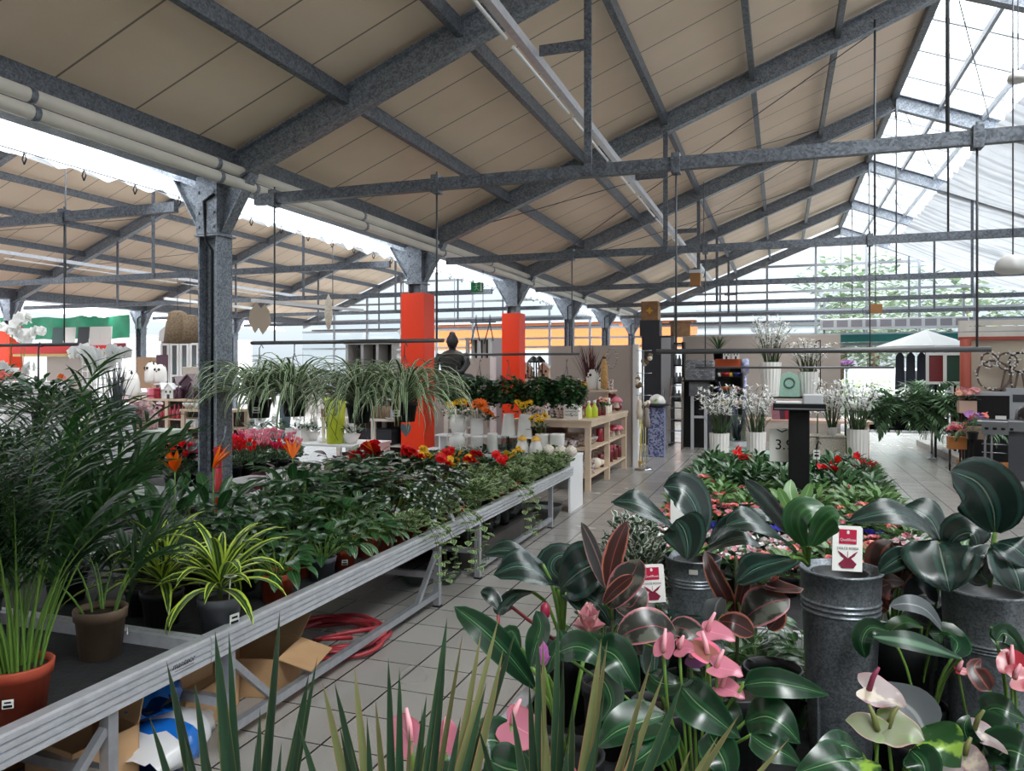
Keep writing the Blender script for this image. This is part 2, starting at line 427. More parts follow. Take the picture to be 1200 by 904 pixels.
# ---- frames: rafters, ties, purlins
def frames():
    for y in FR:
        for dx in (0,-BAY):
            struct('roof_rafter',MB().ibeam((XC+dx,y,ZE),(XR+dx,y,ZR),.13,.23),STEEL)
            struct('roof_rafter',MB().ibeam((XR+dx,y,ZR),(XC+BAY+dx,y,ZE),.13,.23),STEEL)
            struct('ridge_plate',MB().box(XR+dx-.012,XR+dx+.012,y-.08,y+.08,ZR-.22,ZR+.14),STEEL)
            if y>3: struct('tie_beam',MB().box(XC+.43+dx,XC+BAY-.43+dx,y-.03,y+.03,H+1.45-.045,H+1.45+.045),DSTEEL)
    for dx in (0,-BAY):
        for i in range(5):
            x=XC+.3+1.02*i+(.0 if i else 0)
            if i==0: continue
            struct('roof_purlin',MB().beam((x+dx,YB,zl(x)+.06),(x+dx,YF,zl(x)+.06),.06,.13),DSTEEL)
        x=XR-.1-1.02
        struct('roof_purlin',MB().beam((x+dx,YB,zl(x)+.06),(x+dx,YF,zl(x)+.06),.06,.13),DSTEEL)
        struct('ridge_beam',MB().box(XR-.07+dx,XR+.02+dx,YB,YF,ZR+.04,ZR+.2),DSTEEL)
        for x in (XR+.62,XR+1.2):
            struct('roof_purlin',MB().beam((x+dx,YB,zr(x)+.1),(x+dx,YF,zr(x)+.1),.045,.08),BAR)
    for dx in (0,-BAY):
        struct('gutter_beam',MB().box(XC-.16+dx,XC+.16+dx,YB,YF,ZE+.02,ZE+.2).box(XC-.22+dx,XC-.16+dx,YB,YF,ZE+.02,ZE+.3).box(XC+.16+dx,XC+.22+dx,YB,YF,ZE+.02,ZE+.3),DSTEEL)
frames()
ROD=M('thin_steel_rod',(84,86,90),.5,.4)
def rod(p,q,r=.006,name='brace_rod'): struct(name,MB().tube([p,q],r,6),ROD)
for k in range(2,6):                          # crossed wind bracing in the roof plane
    y=FRV[k]
    if k in(3,4):
        rod((XC+.6,y+.1,zl(XC+.6)-.02),(XR-.4,y+SP-.1,zl(XR-.4)-.02)); rod((XC+.6,y+SP-.1,zl(XC+.6)-.02),(XR-.4,y+.1,zl(XR-.4)-.02))
    rod((XR+.1,y+.1,ZR-.05),(XR+1.25,y+SP-.2,zr(XR+1.25)),.007)
    rod((XC+1.9-BAY,y+.1,zl(XC+1.9)-.03),(XR-2.2-BAY,y+SP-.2,zl(XR-2.2)-.03))
# hangers from the rafters down to the ties
for y in FRV[2:]:
    for dx in (0,-BAY):
        x=-1.33
        struct('tie_hanger',MB().box(x-.028+dx,x+.028+dx,y-.05,y-.03,H+1.42,zl(x)-.1),DSTEEL)
        struct('tie_hanger',MB().box(3.6-.025+dx,3.6+.025+dx,y-.05,y-.03,H+1.42,zr(3.6)-.1),DSTEEL)
        struct('ridge_hanger',MB().tube([(XR+dx,y,ZR-.1),(XR+dx,y,H+1.45)],.012,6),ROD)
# ---- far gable: glass in a steel grid, with the entrance below
def gable(x0,x1,xr,n0,xd0=None,xd1=None):
    nm=n0
    xs=[x0]; x=x0
    while x+1.45<x1: x+=1.43; xs.append(x)
    xs.append(x1)
    zr_=lambda x: ZR-K*abs(x-xr)+.0
    for x in xs:
        if x<=x0+.01 or x>=x1-.01: continue
        struct('gable_mullion',MB().box(x-.035,x+.035,YF-.05,YF+.05,0 if not(xd0 and xd0<x<xd1) else 2.45,zr_(x)),BAR)
    for z in (2.45,2.75,3.1,3.5,4.1,4.9):
        hw=min((x1-x0)/2,(ZR-z)/K)
        struct('gable_rail',MB().box(max(x0,xr-hw),min(x1,xr+hw),YF-.04,YF+.04,z-.035,z+.035),BAR)
    o=[(x0,2.45),(x1,2.45),(x1,ZE),(xr,ZR),(x0,ZE)]
    struct('window_%d'%nm,MB().prism(o,(0,YF+.005,0),(1,0,0),(0,0,1),.006),GLASS)
    return xs
gable(XC,XC+BAY,XR,3,.6,4.6)
gable(XC-BAY,XC,XR-BAY,4)
LW=MB().box(XC,.55,YF-.02,YF+.03,.9,2.42); struct('window_5',LW,GLASS)
struct('window_6',MB().box(XC-BAY,XC,YF-.02,YF+.03,.9,2.42),GLASS)
PLINTH=M('pale_plinth',(196,192,186),.7,var=.1)
struct('wall_far',MB().box(XC-BAY,.55,YF-.1,YF+.1,0,.9),PLINTH)
struct('wall_far_side',MB().box(4.7,XC+BAY+.2,YF-.1,YF+.1,0,2.45),PLINTH)
struct('wall_right',MB().box(XC+BAY+.25,XC+BAY+.35,YB,YF,0,ZE+.1),PLINTH)
struct('wall_back',MB().prism([(XC-BAY,0),(XC+BAY+.3,0),(XC+BAY+.3,ZE+.2),(XR,ZR+.2),(XC,ZE+.2),(XR-BAY,ZR+.2),(XC-BAY,ZE+.2)],(0,YB,0),(1,0,0),(0,0,1),.1),PLINTH)
struct('wall_left',MB().box(-25.2,-25,YB,32,0,3.1),M('white_wall',(228,228,228),.7))
struct('door_1',MB().box(.55,.63,YF-.06,YF+.06,0,2.45).box(4.6,4.68,YF-.06,YF+.06,0,2.45).box(.63,4.6,YF-.06,YF+.06,2.38,2.45),BAR)
# ================================================================ COLUMNS, PIPES, LAMPS, HANGING RAILS
RED=M('red_orange_cladding',(252,62,14),.45)
REDL=RED
def column(x,y,clad,label):
    t=thing('steel_column',label,'column',(x,y,0))
    mb=MB(); mb.box(.085,.1,-.1,.1,0,ZE).box(-.1,-.085,-.1,.1,0,ZE).box(-.085,.085,-.006,.006,0,ZE)
    mb.box(-.16,.16,-.14,.14,0,.015)
    part('post',mb,STEEL,t)
    for s in (1,-1):
        b=MB(); b.prism([(0,0),(0,-.42),(.03,-.42),(.30,.06),(.30,.12),(0,.12)] if s>0 else [(0,0),(0,.12),(.30,.12),(.30,.06),(.03,-.42),(0,-.42)],(s*.1,-.006,ZE-.02),(s,0,0),(0,0,1),.012)
        b.beam((s*.115,0,ZE-.46),(s*.41,0,ZE+.03),.12,.012)
        part('haunch_bracket',b,STEEL,t)
    p=MB().box(-.13,.13,-.115,.115,ZE-.5,ZE-.485); p.box(-.11,.11,-.115,-.1,ZE-.48,ZE+.02)
    for bx in (-.08,.08):
        for bz in (-.42,-.3,-.12): p.tube([(bx,-.115,ZE+bz),(bx,-.128,ZE+bz)],.014,6)
    part('top_plate',p,STEEL,t)
    if clad:
        w=.17; c=MB().box(-w,w,-w,-w+.018,.0,2.72).box(-w,w,w-.018,w,0,2.72).box(-w,-w+.018,-w+.018,w-.018,0,2.72).box(w-.018,w,-w+.018,w-.018,0,2.72)
        part('cladding',c,RED,t,'red orange cladding boards')
    else:
        part('conduit',MB().tube([(.03,-.075,.8),(.03,-.075,ZE-.62),(-.01,-.105,ZE-.55),(-.01,-.13,ZE-.2),(.1,-.13,ZE-.15)],.013,6),IRON,t)
    return t
column(XC,Y0,False,'bare galvanised steel column rising behind the plant bench beside the spider plants')
column(XC,Y0+SP,True,'wide red clad column behind the white vases and hanging spider plants')
column(XC,Y0+2*SP,True,'narrower red clad column behind the wooden gift shelf and hanging ivy balls')
column(XC,Y0+3*SP,False,'bare grey column seen just past the narrower red column')
column(XC,Y0+4*SP,False,'bare grey column second beyond the narrower red column')
column(XC,Y0+5*SP,False,'bare grey column farthest along the row at the gable')
column(XC-BAY,Y0+2*SP,True,'red clad column of the far row beside the white orchids and red shelf')
column(XC-BAY,Y0+3*SP,False,'grey column of the far row between green netting and wicker baskets')
column(XC-BAY,Y0+4*SP,False,'grey column of the far row behind the bare galvanised column and cushions')
# fire hose valve on the bare column
t=thing('water_valve','small red water valve at the foot of the bare galvanised column','valve',(XC+.17,Y0-.16,0))
part('pipe',MB().tube([(0,0,.4),(0,0,.92)],.03,8),M('valve_red',(190,32,38),.4),t)
part('handle',MB().cbox((0,0,.98),.05,.05,.1).tube([(0,0,.9),(0,0,1.02)],.02,8).tube([(-.05,0,1.0),(.05,0,1.0)],.012,6),M('valve_red',(190,32,38)),t)
part('chain',MB().tube([(.03,0,1.03),(.05,.02,1.12),(.03,.06,1.2)],.01,6),STEEL,t)
# heating pipes along the gutter
PIPE=M('cream_pipe',(222,217,206),.35,var=.05,scale=3)
for i,(x,zz) in enumerate(((XC+.29,H+1.70),(XC+.32,H+1.585))):
    y0=YB+.2; k=0
    t=thing('heating_pipe',['upper cream heating pipe running along the gutter','lower cream heating pipe running along the gutter'][i],'pipe',(x,0,zz))
    part('pipe',MB().tube([(0,y0,0),(0,24,0)],.046,12),PIPE,t)
    for y in (1.5,3.5,Y0-.35,Y0+.1,Y0+2,Y0+4.1,Y0+6,Y0+8.1,Y0+12.1,Y0+16):
        part('pipe_clamp',MB().tube([(0,y,0),(0,y+.04,0)],.053,12),STEEL,t)
# lamp trunking
LAMPW=M('lamp_housing',(228,228,226),.35,.2)
def trunking(x,z,y0,y1,label):
    t=thing('light_trunking',label,'ceiling light',(x,0,z))
    part('housing',MB().box(-.03,.03,y0,y1,.0,.07),ALU,t)
    part('reflector',MB().prism([(0,0),(.06,.055),(.06,.062),(-.06,.062),(-.06,.055)],(0,y0,.0),(1,0,0),(0,0,-1),-(y1-y0)) ,LAMPW,t)
    y=y0+.1
    while y<y1-1.2:
        part('tube_lamp',MB().tube([(0,y,-.085),(0,y+1.45,-.085)],.014,6),M('lamp_tube_white',(245,245,245),.3),t); y+=1.6
trunking(-1.74,4.0,1.7,21.3,'long white fluorescent lamp trunking under the beige roof of the main hall')
trunking(-1.74-BAY,3.98,3.0,21.5,'long white fluorescent lamp trunking in the side hall')
for y in FRV[2:]:
    struct('lamp_bracket',MB().box(-1.70,-1.36,y-.05,y-.035,4.03,4.11),DSTEEL)
# hanging rails for plants
RAILM=M('rail_pipe',(92,92,94),.45,.4)
def rail(x0,x1,y,z,rods,label,ztop=None,r=.016):
    t=thing('hanging_rail',label,'hanging rail',(0,y,z))
    part('bar',MB().tube([(x0,0,0),(x1,0,0)],r,8),RAILM,t)
    for x in rods: 
        part('hanger_rod',MB().tube([(x,0,0),(x,0,(ztop or H+1.45)-z+.1)],.0075,6),ROD,t)
        part('clamp',MB().cbox((x,0,(ztop or H+1.45)-z),.06,.1,.14),DSTEEL,t)
    return t
rail(-4.32,-2.5,Y0,1.92,(-4.08,-2.56),'dark hanging rail carrying the four spider plants')
rail(-4.4,-2.42,Y0+SP,1.885,(-2.52,),'dark hanging rail carrying the four ivy balls')
rail(-8.9,-6.3,Y0,1.93,(-6.47,),'dark hanging rail over the palms with the orange flowering basket')
rail(-.84,1.24,Y0,1.82,(1.164,-.70),'long grey hanging rail over the black price stand',r=.018)
rail(-.98,1.2,Y0+SP,1.71,(-.86,.95),'thin grey hanging rail behind the black price stand',r=.013)
for y in (Y0,Y0+SP): 
    for x in (1.0,2.9): rod((x,y,H+1.45),(x,y,zl(x) if x<XR else zr(x)),.013,'tie_hanger')
# dome lamps under the ridge
DOME=M('lamp_dome',(214,214,212),.35)
for (px,py,d,r,lab) in ((1187,313,6.2,.13,'round white pendant lamp under the shade cloth on a thin rod'),(1193,92,7.2,.09,'small white pendant lamp up beside the ridge glass')):
    c=W(px,py,d); t=thing('pendant_lamp',lab,'lamp',c)
    part('shade',MB().lathe([(.02,r*.75),(r*.5,r*.7),(r*.9,r*.35),(r,0),(r*.96,-r*.25),(r*.7,-r*.4),(0,-r*.42)],20),DOME,t)
    part('rod',MB().tube([(0,0,r*.7),(0,0,zr(c.x)-c.z-.02)],.006,6),ROD,t)
# boxes on wires
BRN=M('brown_box',(150,104,62),.6)
c=W(1026,362,11); t=thing('hanging_control_box','small brown control box hanging on a wire under the ridge','box',c)
part('housing',MB().cbox((0,0,0),.17,.08,.13),BRN,t); part('wire',MB().tube([(0,0,.06),(0,0,ZR-c.z-.4)],.007,6),ROD,t); part('cable',MB().tube([(-.12,0,.04),(-.17,0,0),(-.16,0,-.08),(-.05,0,-.05)],.006,5),ROD,t)
c=W(815,328,9.5); t=thing('hanging_control_box','brown and white control box under the lamp trunking by the tie beam','box',c)
part('housing',MB().cbox((0,0,0),.12,.1,.16),BRN,t); part('cap',MB().cbox((0,0,.1),.14,.11,.04),WHITE,t); part('wire',MB().tube([(.1,0,.02),(.14,0,.2),(.1,0,.5),(.1,0,1.2)],.006,5),ROD,t)
# exit sign on the side hall rafter
GREEN=M('exit_green',(28,150,84),.4)
c=W(559,337,10.3); t=thing('exit_sign','small green running man exit sign on the rafter by the red column','sign',c,rz=radians(16))
part('plate',MB().cbox((0,0,0),.16,.03,.13),GREEN,t)
e=MB(); e.ball((-.01,-.018,.04),.012,8,5); e.beam((-.01,-.019,.025),(-.005,-.019,-.01),.018,.006); e.beam((-.005,-.019,-.01),(.03,-.019,-.045),.012,.006); e.beam((-.005,-.019,-.01),(-.035,-.019,-.04),.012,.006); e.beam((-.035,-.019,.005),(.025,-.019,.02),.01,.006); e.box(.045,.065,-.02,-.015,-.05,.05)
part('pictogram',e,WHITE,t)
# white fluorescent strips low in the side hall
for i,(p,q,lab) in enumerate((((193,350,15),(300,362,17),'short white strip lamp over the wicker baskets'),((296,352,12),(425,364,15),'slim white strip lamp over the spider plants'))):
    solo('ceiling_strip_lamp',MB().beam(W(*p),W(*q),.06,.05),LAMPW,lab,'ceiling light')
# ================================================================ PLANT KINDS
SOIL=M('potting_soil',(48,38,30),.95,var=.4,scale=40)
STEMG=M('green_stem',(96,132,52),.5,var=.2)
STEMD=M('dark_stem',(62,76,40),.6,var=.2)
TERRA=M('terracotta_plastic',(172,72,48),.5,var=.06)
POTBLK=M('black_pot',(30,31,34),.5)
POTGRY=M('grey_pot',(84,88,94),.5)
POTBRN=M('brown_pot',(112,92,74),.6,var=.1)
TAGW=M('paper_label',(232,232,228),.6)
L_PALM=leafmat('palm_leaf',(37,74,42),mid=(70,110,56),vein=(30,66,32),stripes=20,back=(58,104,52))
L_DRAC=leafmat('dracaena_leaf',(48,98,56),edge=(200,222,84),edgew=.42,mid=(120,150,60),rough=.33)
L_SPID=leafmat('spider_leaf',(80,138,74),edge=(222,230,196),edgew=.38,rough=.4)
L_IVY=leafmat('ivy_leaf',(92,140,76),edge=(196,204,150),edgew=.24,mid=(150,176,120),var=.3)
L_IVYD=leafmat('dark_ivy_leaf',(60,116,58),mid=(74,116,60),var=.45)
L_SYN=leafmat('green_leaf',(48,104,52),mid=(90,130,76),midw=.04,vein=(60,112,58),stripes=16,var=.5,coat=.35,rough=.3)
L_SYNL=leafmat('light_leaf',(112,164,84),mid=(140,176,100),var=.3)
L_CAL=leafmat('striped_leaf',(40,92,54),vein=(150,180,140),stripes=15,mid=(170,196,150),var=.25)
L_PALE=leafmat('pale_leaf',(178,200,132),edge=(70,116,58),edgew=.22,splash=(96,140,76),var=.15)
L_DOT=leafmat('dotted_leaf',(48,80,56),dots=(206,212,206),mid=(80,96,70),back=(56,36,36),rough=.3)
L_BUSH=leafmat('bush_leaf',(52,104,52),mid=(84,126,66),var=.55,coat=.3,rough=.32)
L_RED=leafmat('burgundy_leaf',(98,26,40),mid=(140,60,70),var=.35,rough=.4)
L_FERN=leafmat('fern_leaf',(128,178,124),mid=(96,140,80),var=.4)
L_MED=leafmat('medinilla_leaf',(22,48,42),vein=(40,70,62),stripes=9.5,mid=(96,122,106),midw=.022,rough=.27,var=.15,back=(96,128,92),trans=.1,coat=.3)
L_FIC=leafmat('ficus_leaf',(58,62,56),edge=(190,122,128),edgew=.1,mid=(150,76,84),midw=.03,splash=(92,96,86),rough=.3,var=.2,back=(150,58,60),coat=.3)
L_FICR=leafmat('ficus_young_leaf',(84,46,40),edge=(186,112,94),edgew=.16,mid=(160,70,70),midw=.03,rough=.3,var=.25,back=(206,96,70),trans=.35)
L_ANT=leafmat('anthurium_leaf',(26,72,42),mid=(110,150,100),midw=.03,vein=(36,86,52),stripes=8,rough=.25,var=.25,coat=.4,back=(70,120,70))
L_YUC=leafmat('yucca_leaf',(46,88,58),edge=(112,112,62),edgew=.12,var=.35,rough=.4)
L_YUCB=leafmat('yucca_brown_leaf',(138,150,86),edge=(170,120,92),edgew=.16,var=.35,rough=.5)
L_GREY=leafmat('silver_leaf',(118,126,130),mid=(150,156,156),rough=.4,var=.25)
def petal(name,c,c2=None,var=.15,rough=.5): return leafmat(name,c,mid=c2,midw=.25,var=var,rough=rough,trans=.25,k=1.0)
P_RED=petal('red_petal',(232,28,34)); P_CORAL=petal('coral_petal',(240,138,122)); P_PINK=petal('pink_petal',(240,146,168),(248,190,200)); P_LPINK=petal('light_pink_petal',(240,178,190))
P_WHITE=petal('white_petal',(240,240,238),var=.05); P_ORANGE=petal('orange_petal',(246,120,22)); P_YEL=petal('yellow_petal',(244,196,40)); P_BLUE=petal('blue_petal',(72,66,190)); P_LILAC=petal('lilac_petal',(196,140,206)); P_PEACH=petal('peach_petal',(240,192,168)); P_MAG=petal('magenta_petal',(226,52,104))
S_PINK=leafmat('pink_spathe',(228,130,156),mid=(232,150,172),midw=.03,edge=(196,112,116),edgew=.05,rough=.25,var=.12,coat=.5,back=(206,140,130),trans=.2,k=.85)
S_PALE=leafmat('pale_spathe',(190,166,164),edge=(176,126,136),edgew=.08,splash=(200,186,166),rough=.3,var=.08,coat=.4,trans=.2)
S_GREEN=leafmat('green_white_spathe',(172,182,140),splash=(118,150,80),edge=(206,170,160),edgew=.06,rough=.3,var=.1,coat=.4)
S_RED=leafmat('red_spathe',(234,44,74),mid=(240,110,120),rough=.25,var=.1,coat=.5)

def pot(r=.06,h=.11,t=.8,n=18):
    mb=MB(); rb=r*t
    mb.lathe([(0,0),(rb,0),(rb+(r-rb)*.78,h*.78),(r*1.02,h*.78),(r*1.06,h*.98),(r*1.04,h),(r*.96,h),(r*.93,h*.88)],n); return mb
def soil(r,h,n=14): return MB().lathe([(r*.94,h*.86),(r*.5,h*.9),(0,h*.91)],n)
def label_tag(t,r,h,az=-1.2,w=.035,hh=.03):
    a=az; M4=Matrix.Translation((cos(a)*r*.985,sin(a)*r*.985,h*.45))@Matrix.Rotation(a+pi/2,4,'Z')
    part('price_label',MB().box(-w/2,w/2,-.004,.0,-hh/2,hh/2,0,M4).box(-w*.4,w*.4,-.0055,-.004,-hh*.38,-hh*.1,1,M4).box(-w*.3,w*.3,-.0055,-.004,hh*.12,hh*.3,1,M4),[TAGW,BLACK],t)
def potted(name,cat,potm,r=.06,h=.11,tagged=False,tp=.8):
    t=thing(name,None,cat)
    part('pot',pot(r,h,tp),potm,t); part('soil',soil(r,h),SOIL,t)
    if tagged: label_tag(t,r,h)
    return t
def stalk_leaf(mb,st,p,az,el,pet,L,Wd,shape,bend=1.0,seg=4,cols=2,roll=0,cup=.15,wav=0.0,r=.0022,droop=.5):
    """petiole of length pet followed by a blade"""
    p=Vector(p); d=Vector((cos(el)*cos(az),cos(el)*sin(az),sin(el))); e2=el-droop*.4
    q=p+d*pet*.5; d2=Vector((cos(e2)*cos(az),cos(e2)*sin(az),sin(e2))); q2=q+d2*pet*.5
    if st is not None: st.tube([p,q,q2],[r*1.2,r,r*.8],4,caps=False)
    mb.leaf(q2,az,e2-droop,L,Wd,bend,seg,shape,cup,roll,0,wav,cols)
    return q2
def bush(mb,st,n,r,h,z0,L,Wd,shape='lance',bend=.9,seg=3,rnd=None,low=.1,cols=2,fl=None):
    rnd=rnd or random
    for i in range(n):
        az=rnd.uniform(0,2*pi); rr=r*sqrt(rnd.random()); zz=z0+h*(1-.75*(rr/r)**2)*rnd.uniform(.45,1)
        s=rnd.uniform(.7,1.2)
        if st is not None and i%4==0: st.tube([(0,0,z0*.9),(cos(az)*rr*.6,sin(az)*rr*.6,z0+(zz-z0)*.6),(cos(az)*rr,sin(az)*rr,zz)],.0025,4,caps=False)
        mb.leaf((cos(az)*rr,sin(az)*rr,zz),az+rnd.uniform(-.7,.7),rnd.uniform(low,.9),L*s,Wd*s,bend*rnd.uniform(.5,1.4),seg,shape,.2,rnd.uniform(-.4,.4),0,0,cols)
def flower5(mb,c,r,n=5,up=.3,m=0,wd=.8,tilt=None,shape='oval',nrm=None):
    """one open bloom of n petals; it looks along nrm (by default roughly up and towards the aisle)"""
    c=Vector(c); z=Vector(nrm).normalized() if nrm is not None else Vector((R(-.8,.8),R(-1.1,.4),R(.35,1))).normalized()
    x=z.orthogonal().normalized(); y=z.cross(x); t=MB(); a0=R(0,6.28)
    for k in range(n): t.leaf((0,0,0),a0+2*pi*k/n,up,r,r*wd,.7,3,shape,.25,0,m)
    k0=len(mb.v); mb.v.extend([tuple(c+x*p[0]+y*p[1]+z*p[2]) for p in t.v])
    for f,u,s_ in zip(t.f,t.uv,t.sm): mb.face([i+k0 for i in f],u,m,s_)
def k_palm(nst=16,H_=1.0,rr=.11,potm=TERRA,ph=.2,nl=13,lw=.026,name='areca_palm',spread=1.0,ll=.27,el=(1.15,1.5)):
    t=potted(name,'potted palm',potm,rr,ph,True); mb=MB(); st=MB()
    for i in range(nst):
        az=R(0,2*pi); r0=rr*.7*sqrt(random.random()); p=Vector((cos(az)*r0,sin(az)*r0,ph*.85)); a=az+R(-.6,.6)
        e=R(*el); L=H_*R(.6,1.0); pts=[p.copy()]; ns=9
        for j in range(ns):
            d=Vector((cos(e)*cos(a),cos(e)*sin(a),sin(e))); p=p+d*L/ns; pts.append(p.copy()); e-=R(.04,.1)+.12*(j/ns)*spread
        st.tube(pts,[.0055*(1-.75*j/ns) for j in range(ns+1)],5,caps=False)
        for j in range(nl):
            f=.42+.58*(j+.5)/nl; k=min(ns-1,int(f*ns)); q=pts[k].lerp(pts[k+1],f*ns-k); dd=(pts[k+1]-pts[k]).normalized()
            aa=atan2(dd.y,dd.x); ee=math.asin(max(-1,min(1,dd.z)))
            for s in (1,-1):
                sp=R(.55,.85); mb.leaf(q,aa+s*sp/max(.35,cos(ee)),ee*.75+R(-.1,.25),ll*R(.75,1.1)*(1-.35*abs(f-.6)),lw,R(.7,1.5),4,'lance',.3,s*.3)
    part('stems',st,STEMG,t); part('foliage',mb,L_PALM,t); return t
def k_strap(name,cat,mat,potm,n=30,L=.34,wd=.032,r=.075,h=.13,el=(.2,1.35),bend=(1.0,2.0),z=.04,tagged=True,seg=7,shape='lance',cane=False):
    t=potted(name,cat,potm,r,h,tagged); mb=MB()
    if cane: part('cane',MB().tube([(0,0,h*.8),(.004,0,h+z)],.012,8),STEMD,t)
    for i in range(n):
        f=i/n; az=i*2.4+R(-.2,.2); e=el[1]+(el[0]-el[1])*f+R(-.1,.1)
        mb.leaf((cos(az)*.012,sin(az)*.012,h*.9+z*(1-f*.6)),az,e,L*R(.7,1.1)*(.75+.25*f),wd*R(.85,1.1),R(*bend),seg,shape,.35,R(-.15,.15),0,0,2,.6)
    part('foliage',mb,mat,t); return t
def k_spider():
    t=thing('spider_plant',None,'hanging plant'); r,h=.105,.16
    part('pot',pot(r,h,.78),POTBLK,t); label_tag(t,r,h,-1.35,.06,.05)
    hk=MB()
    for k in range(3):
        a=2*pi*k/3+.4; hk.tube([(cos(a)*r,sin(a)*r,h*.95),(cos(a)*r*.5,sin(a)*r*.5,h+.22),(0,0,h+.38)],.003,5)
    hk.tube([(0,0,h+.38),(.0,.0,h+.44),(.02,0,h+.47),(.035,0,h+.44)],.004,6); part('hanger',hk,ROD,t)
    mb=MB()
    for i in range(150):
        az=R(0,2*pi); e=R(.45,1.5)
        mb.leaf((cos(az)*r*.5*random.random(),sin(az)*r*.5*random.random(),h*.9),az,e,R(.5,.86),R(.019,.028),R(2.5,3.5)*(.7+.35*e/1.4),9,'strap',.5,0,0,0,2,.1)
    part('foliage',mb,L_SPID,t)
    rn=MB()
    for k in range(3):
        a=R(-2.4,-.4); pts=[Vector((0,0,h))]; e=.9; p=pts[0]
        for j in range(8): p=p+Vector((cos(e)*cos(a),cos(e)*sin(a),sin(e)))*.085; e-=.36; pts.append(p)
        rn.tube(pts,.0022,4)
    part('runner',rn,M('runner_stem',(196,190,130),.5),t); return t
def k_ivy(name,mat,potm,n=90,strands=6,sl=.3,r=.055,h=.1,dome=.14,leaf=.052,tagged=False,azr=(0,6.283)):
    t=potted(name,'potted ivy',potm,r,h,tagged); mb=MB(); st=MB()
    bush(mb,st,n,dome,.13,h*.95,leaf,leaf*.95,'heart',.5,3)
    for k in range(strands):
        a=R(*azr); p=Vector((cos(a)*r,sin(a)*r,h)); e=.5; pts=[p.copy()]
        for j in range(9):
            p=p+Vector((cos(e)*cos(a),cos(e)*sin(a),sin(e)))*sl/9; e=max(-1.5,e-.38); pts.append(p.copy()); a+=R(-.2,.2)
            if j>0: mb.leaf(p,R(0,6.28),R(-.6,.4),leaf*R(.9,1.35),leaf*1.1,.5,3,'heart',.1)
        st.tube(pts,.0018,4,caps=False)
    part('stem',st,STEMD,t); part('foliage',mb,mat,t); return t
def k_foliage(name,mat,potm,n=26,hh=.3,L=.13,Wd=.075,r=.07,h=.12,shape='oval',droop=.5,tagged=False,wav=.0,cat='potted plant',cols=2):
    t=potted(name,cat,potm,r,h,tagged); mb=MB(); st=MB()
    for i in range(n):
        az=i*2.4+R(-.3,.3); f=(i+.5)/n; e=1.45-1.0*f+R(-.12,.12)
        stalk_leaf(mb,st,(cos(az)*r*.3,sin(az)*r*.3,h*.88),az,e,hh*R(.6,1)*(1-.25*f),L*R(.75,1.15),Wd*R(.8,1.1),shape,R(.6,1.2),5,cols,R(-.4,.4),.2,wav,.0025,droop)
    part('stem',st,STEMG,t); part('foliage',mb,mat,t); return t
def k_fingered(name,potm,n=11,hh=.3,L=.16):
    """fatsia: hand shaped leaves of seven lobes"""
    t=potted(name,'potted plant',potm,.08,.13); mb=MB(); st=MB()
    for i in range(n):
        az=i*2.4; f=(i+.5)/n; e=1.4-.9*f
        p=Vector((0,0,.11)); d=Vector((cos(e)*cos(az),cos(e)*sin(az),sin(e))); q=p+d*hh*R(.7,1)
        st.tube([p,q],.003,5,caps=False)
        for k in range(7): 
            b=(k-3)*.52; mb.leaf(q,az+b,.15+R(-.1,.1)-.05*abs(k-3),L*(1-.12*abs(k-3)),L*.34,R(.5,.9),4,'lance',.15)
    part('stem',st,STEMG,t); part('foliage',mb,L_SYN,t); return t
def k_flowering(name,cat,leafm,flowers,potm=TERRA,n=70,r=.13,h=.1,L=.06,Wd=.042,dome=.12,nf=10,fr=.03,fz=.03,npet=6,cl=1,shape='oval',up=.5,lshape='oval',rose=False):
    """flowers: list of petal materials"""
    t=potted(name,cat,potm,.06,h); mb=MB(); st=MB(); bush(mb,st,n,r,dome,h*.95,L,Wd,lshape,.8,3)
    part('stem',st,STEMD,t); part('foliage',mb,leafm,t)
    fs=MB()
    for i in range(nf):
        a=R(0,2*pi); rr=r*.9*sqrt(random.random()); z=h+dome*(1.05-.6*(rr/r)**2)+R(0,fz)
        if rose:
            cc=Vector((cos(a)*rr,sin(a)*rr,z+.01)); nn=Vector((R(-.7,.7),R(-1,.2),R(.5,1))); mi=random.randrange(len(flowers))
            for e_,s_ in ((.1,1),(.55,.85),(1.0,.7)): flower5(fs,cc,fr*s_,npet,e_,mi,.95,nrm=nn)
            continue
        for k in range(cl):
            o=Vector((R(-1,1),R(-1,1),R(-.4,.6)))*fr*(1.0 if cl>1 else 0)
            flower5(fs,Vector((cos(a)*rr,sin(a)*rr,z))+o,fr*R(.8,1.15),npet,R(up-.3,up+.3),random.randrange(len(flowers)),.85,shape=shape)
    part('blossom',fs,flowers,t); return t
def k_cyclamen(name,pm):
    t=potted(name,'potted flower',POTBLK,.06,.1); mb=MB(); st=MB(); bush(mb,None,34,.12,.08,.1,.07,.075,'heart',.6,3)
    fs=MB()
    for i in range(15):
        a=R(0,2*pi); rr=.1*sqrt(random.random()); z=.21+R(0,.07); p=Vector((cos(a)*rr,sin(a)*rr,z)); st.tube([(0,0,.1),p],.002,4,caps=False)
        for k in range(5): fs.leaf(p,2*pi*k/5+a,R(.9,1.25),.045,.026,-.4,3,'oval',.2)
    part('stem',st,STEMD,t); part('foliage',mb,L_CAL,t); part('blossom',fs,pm,t); return t
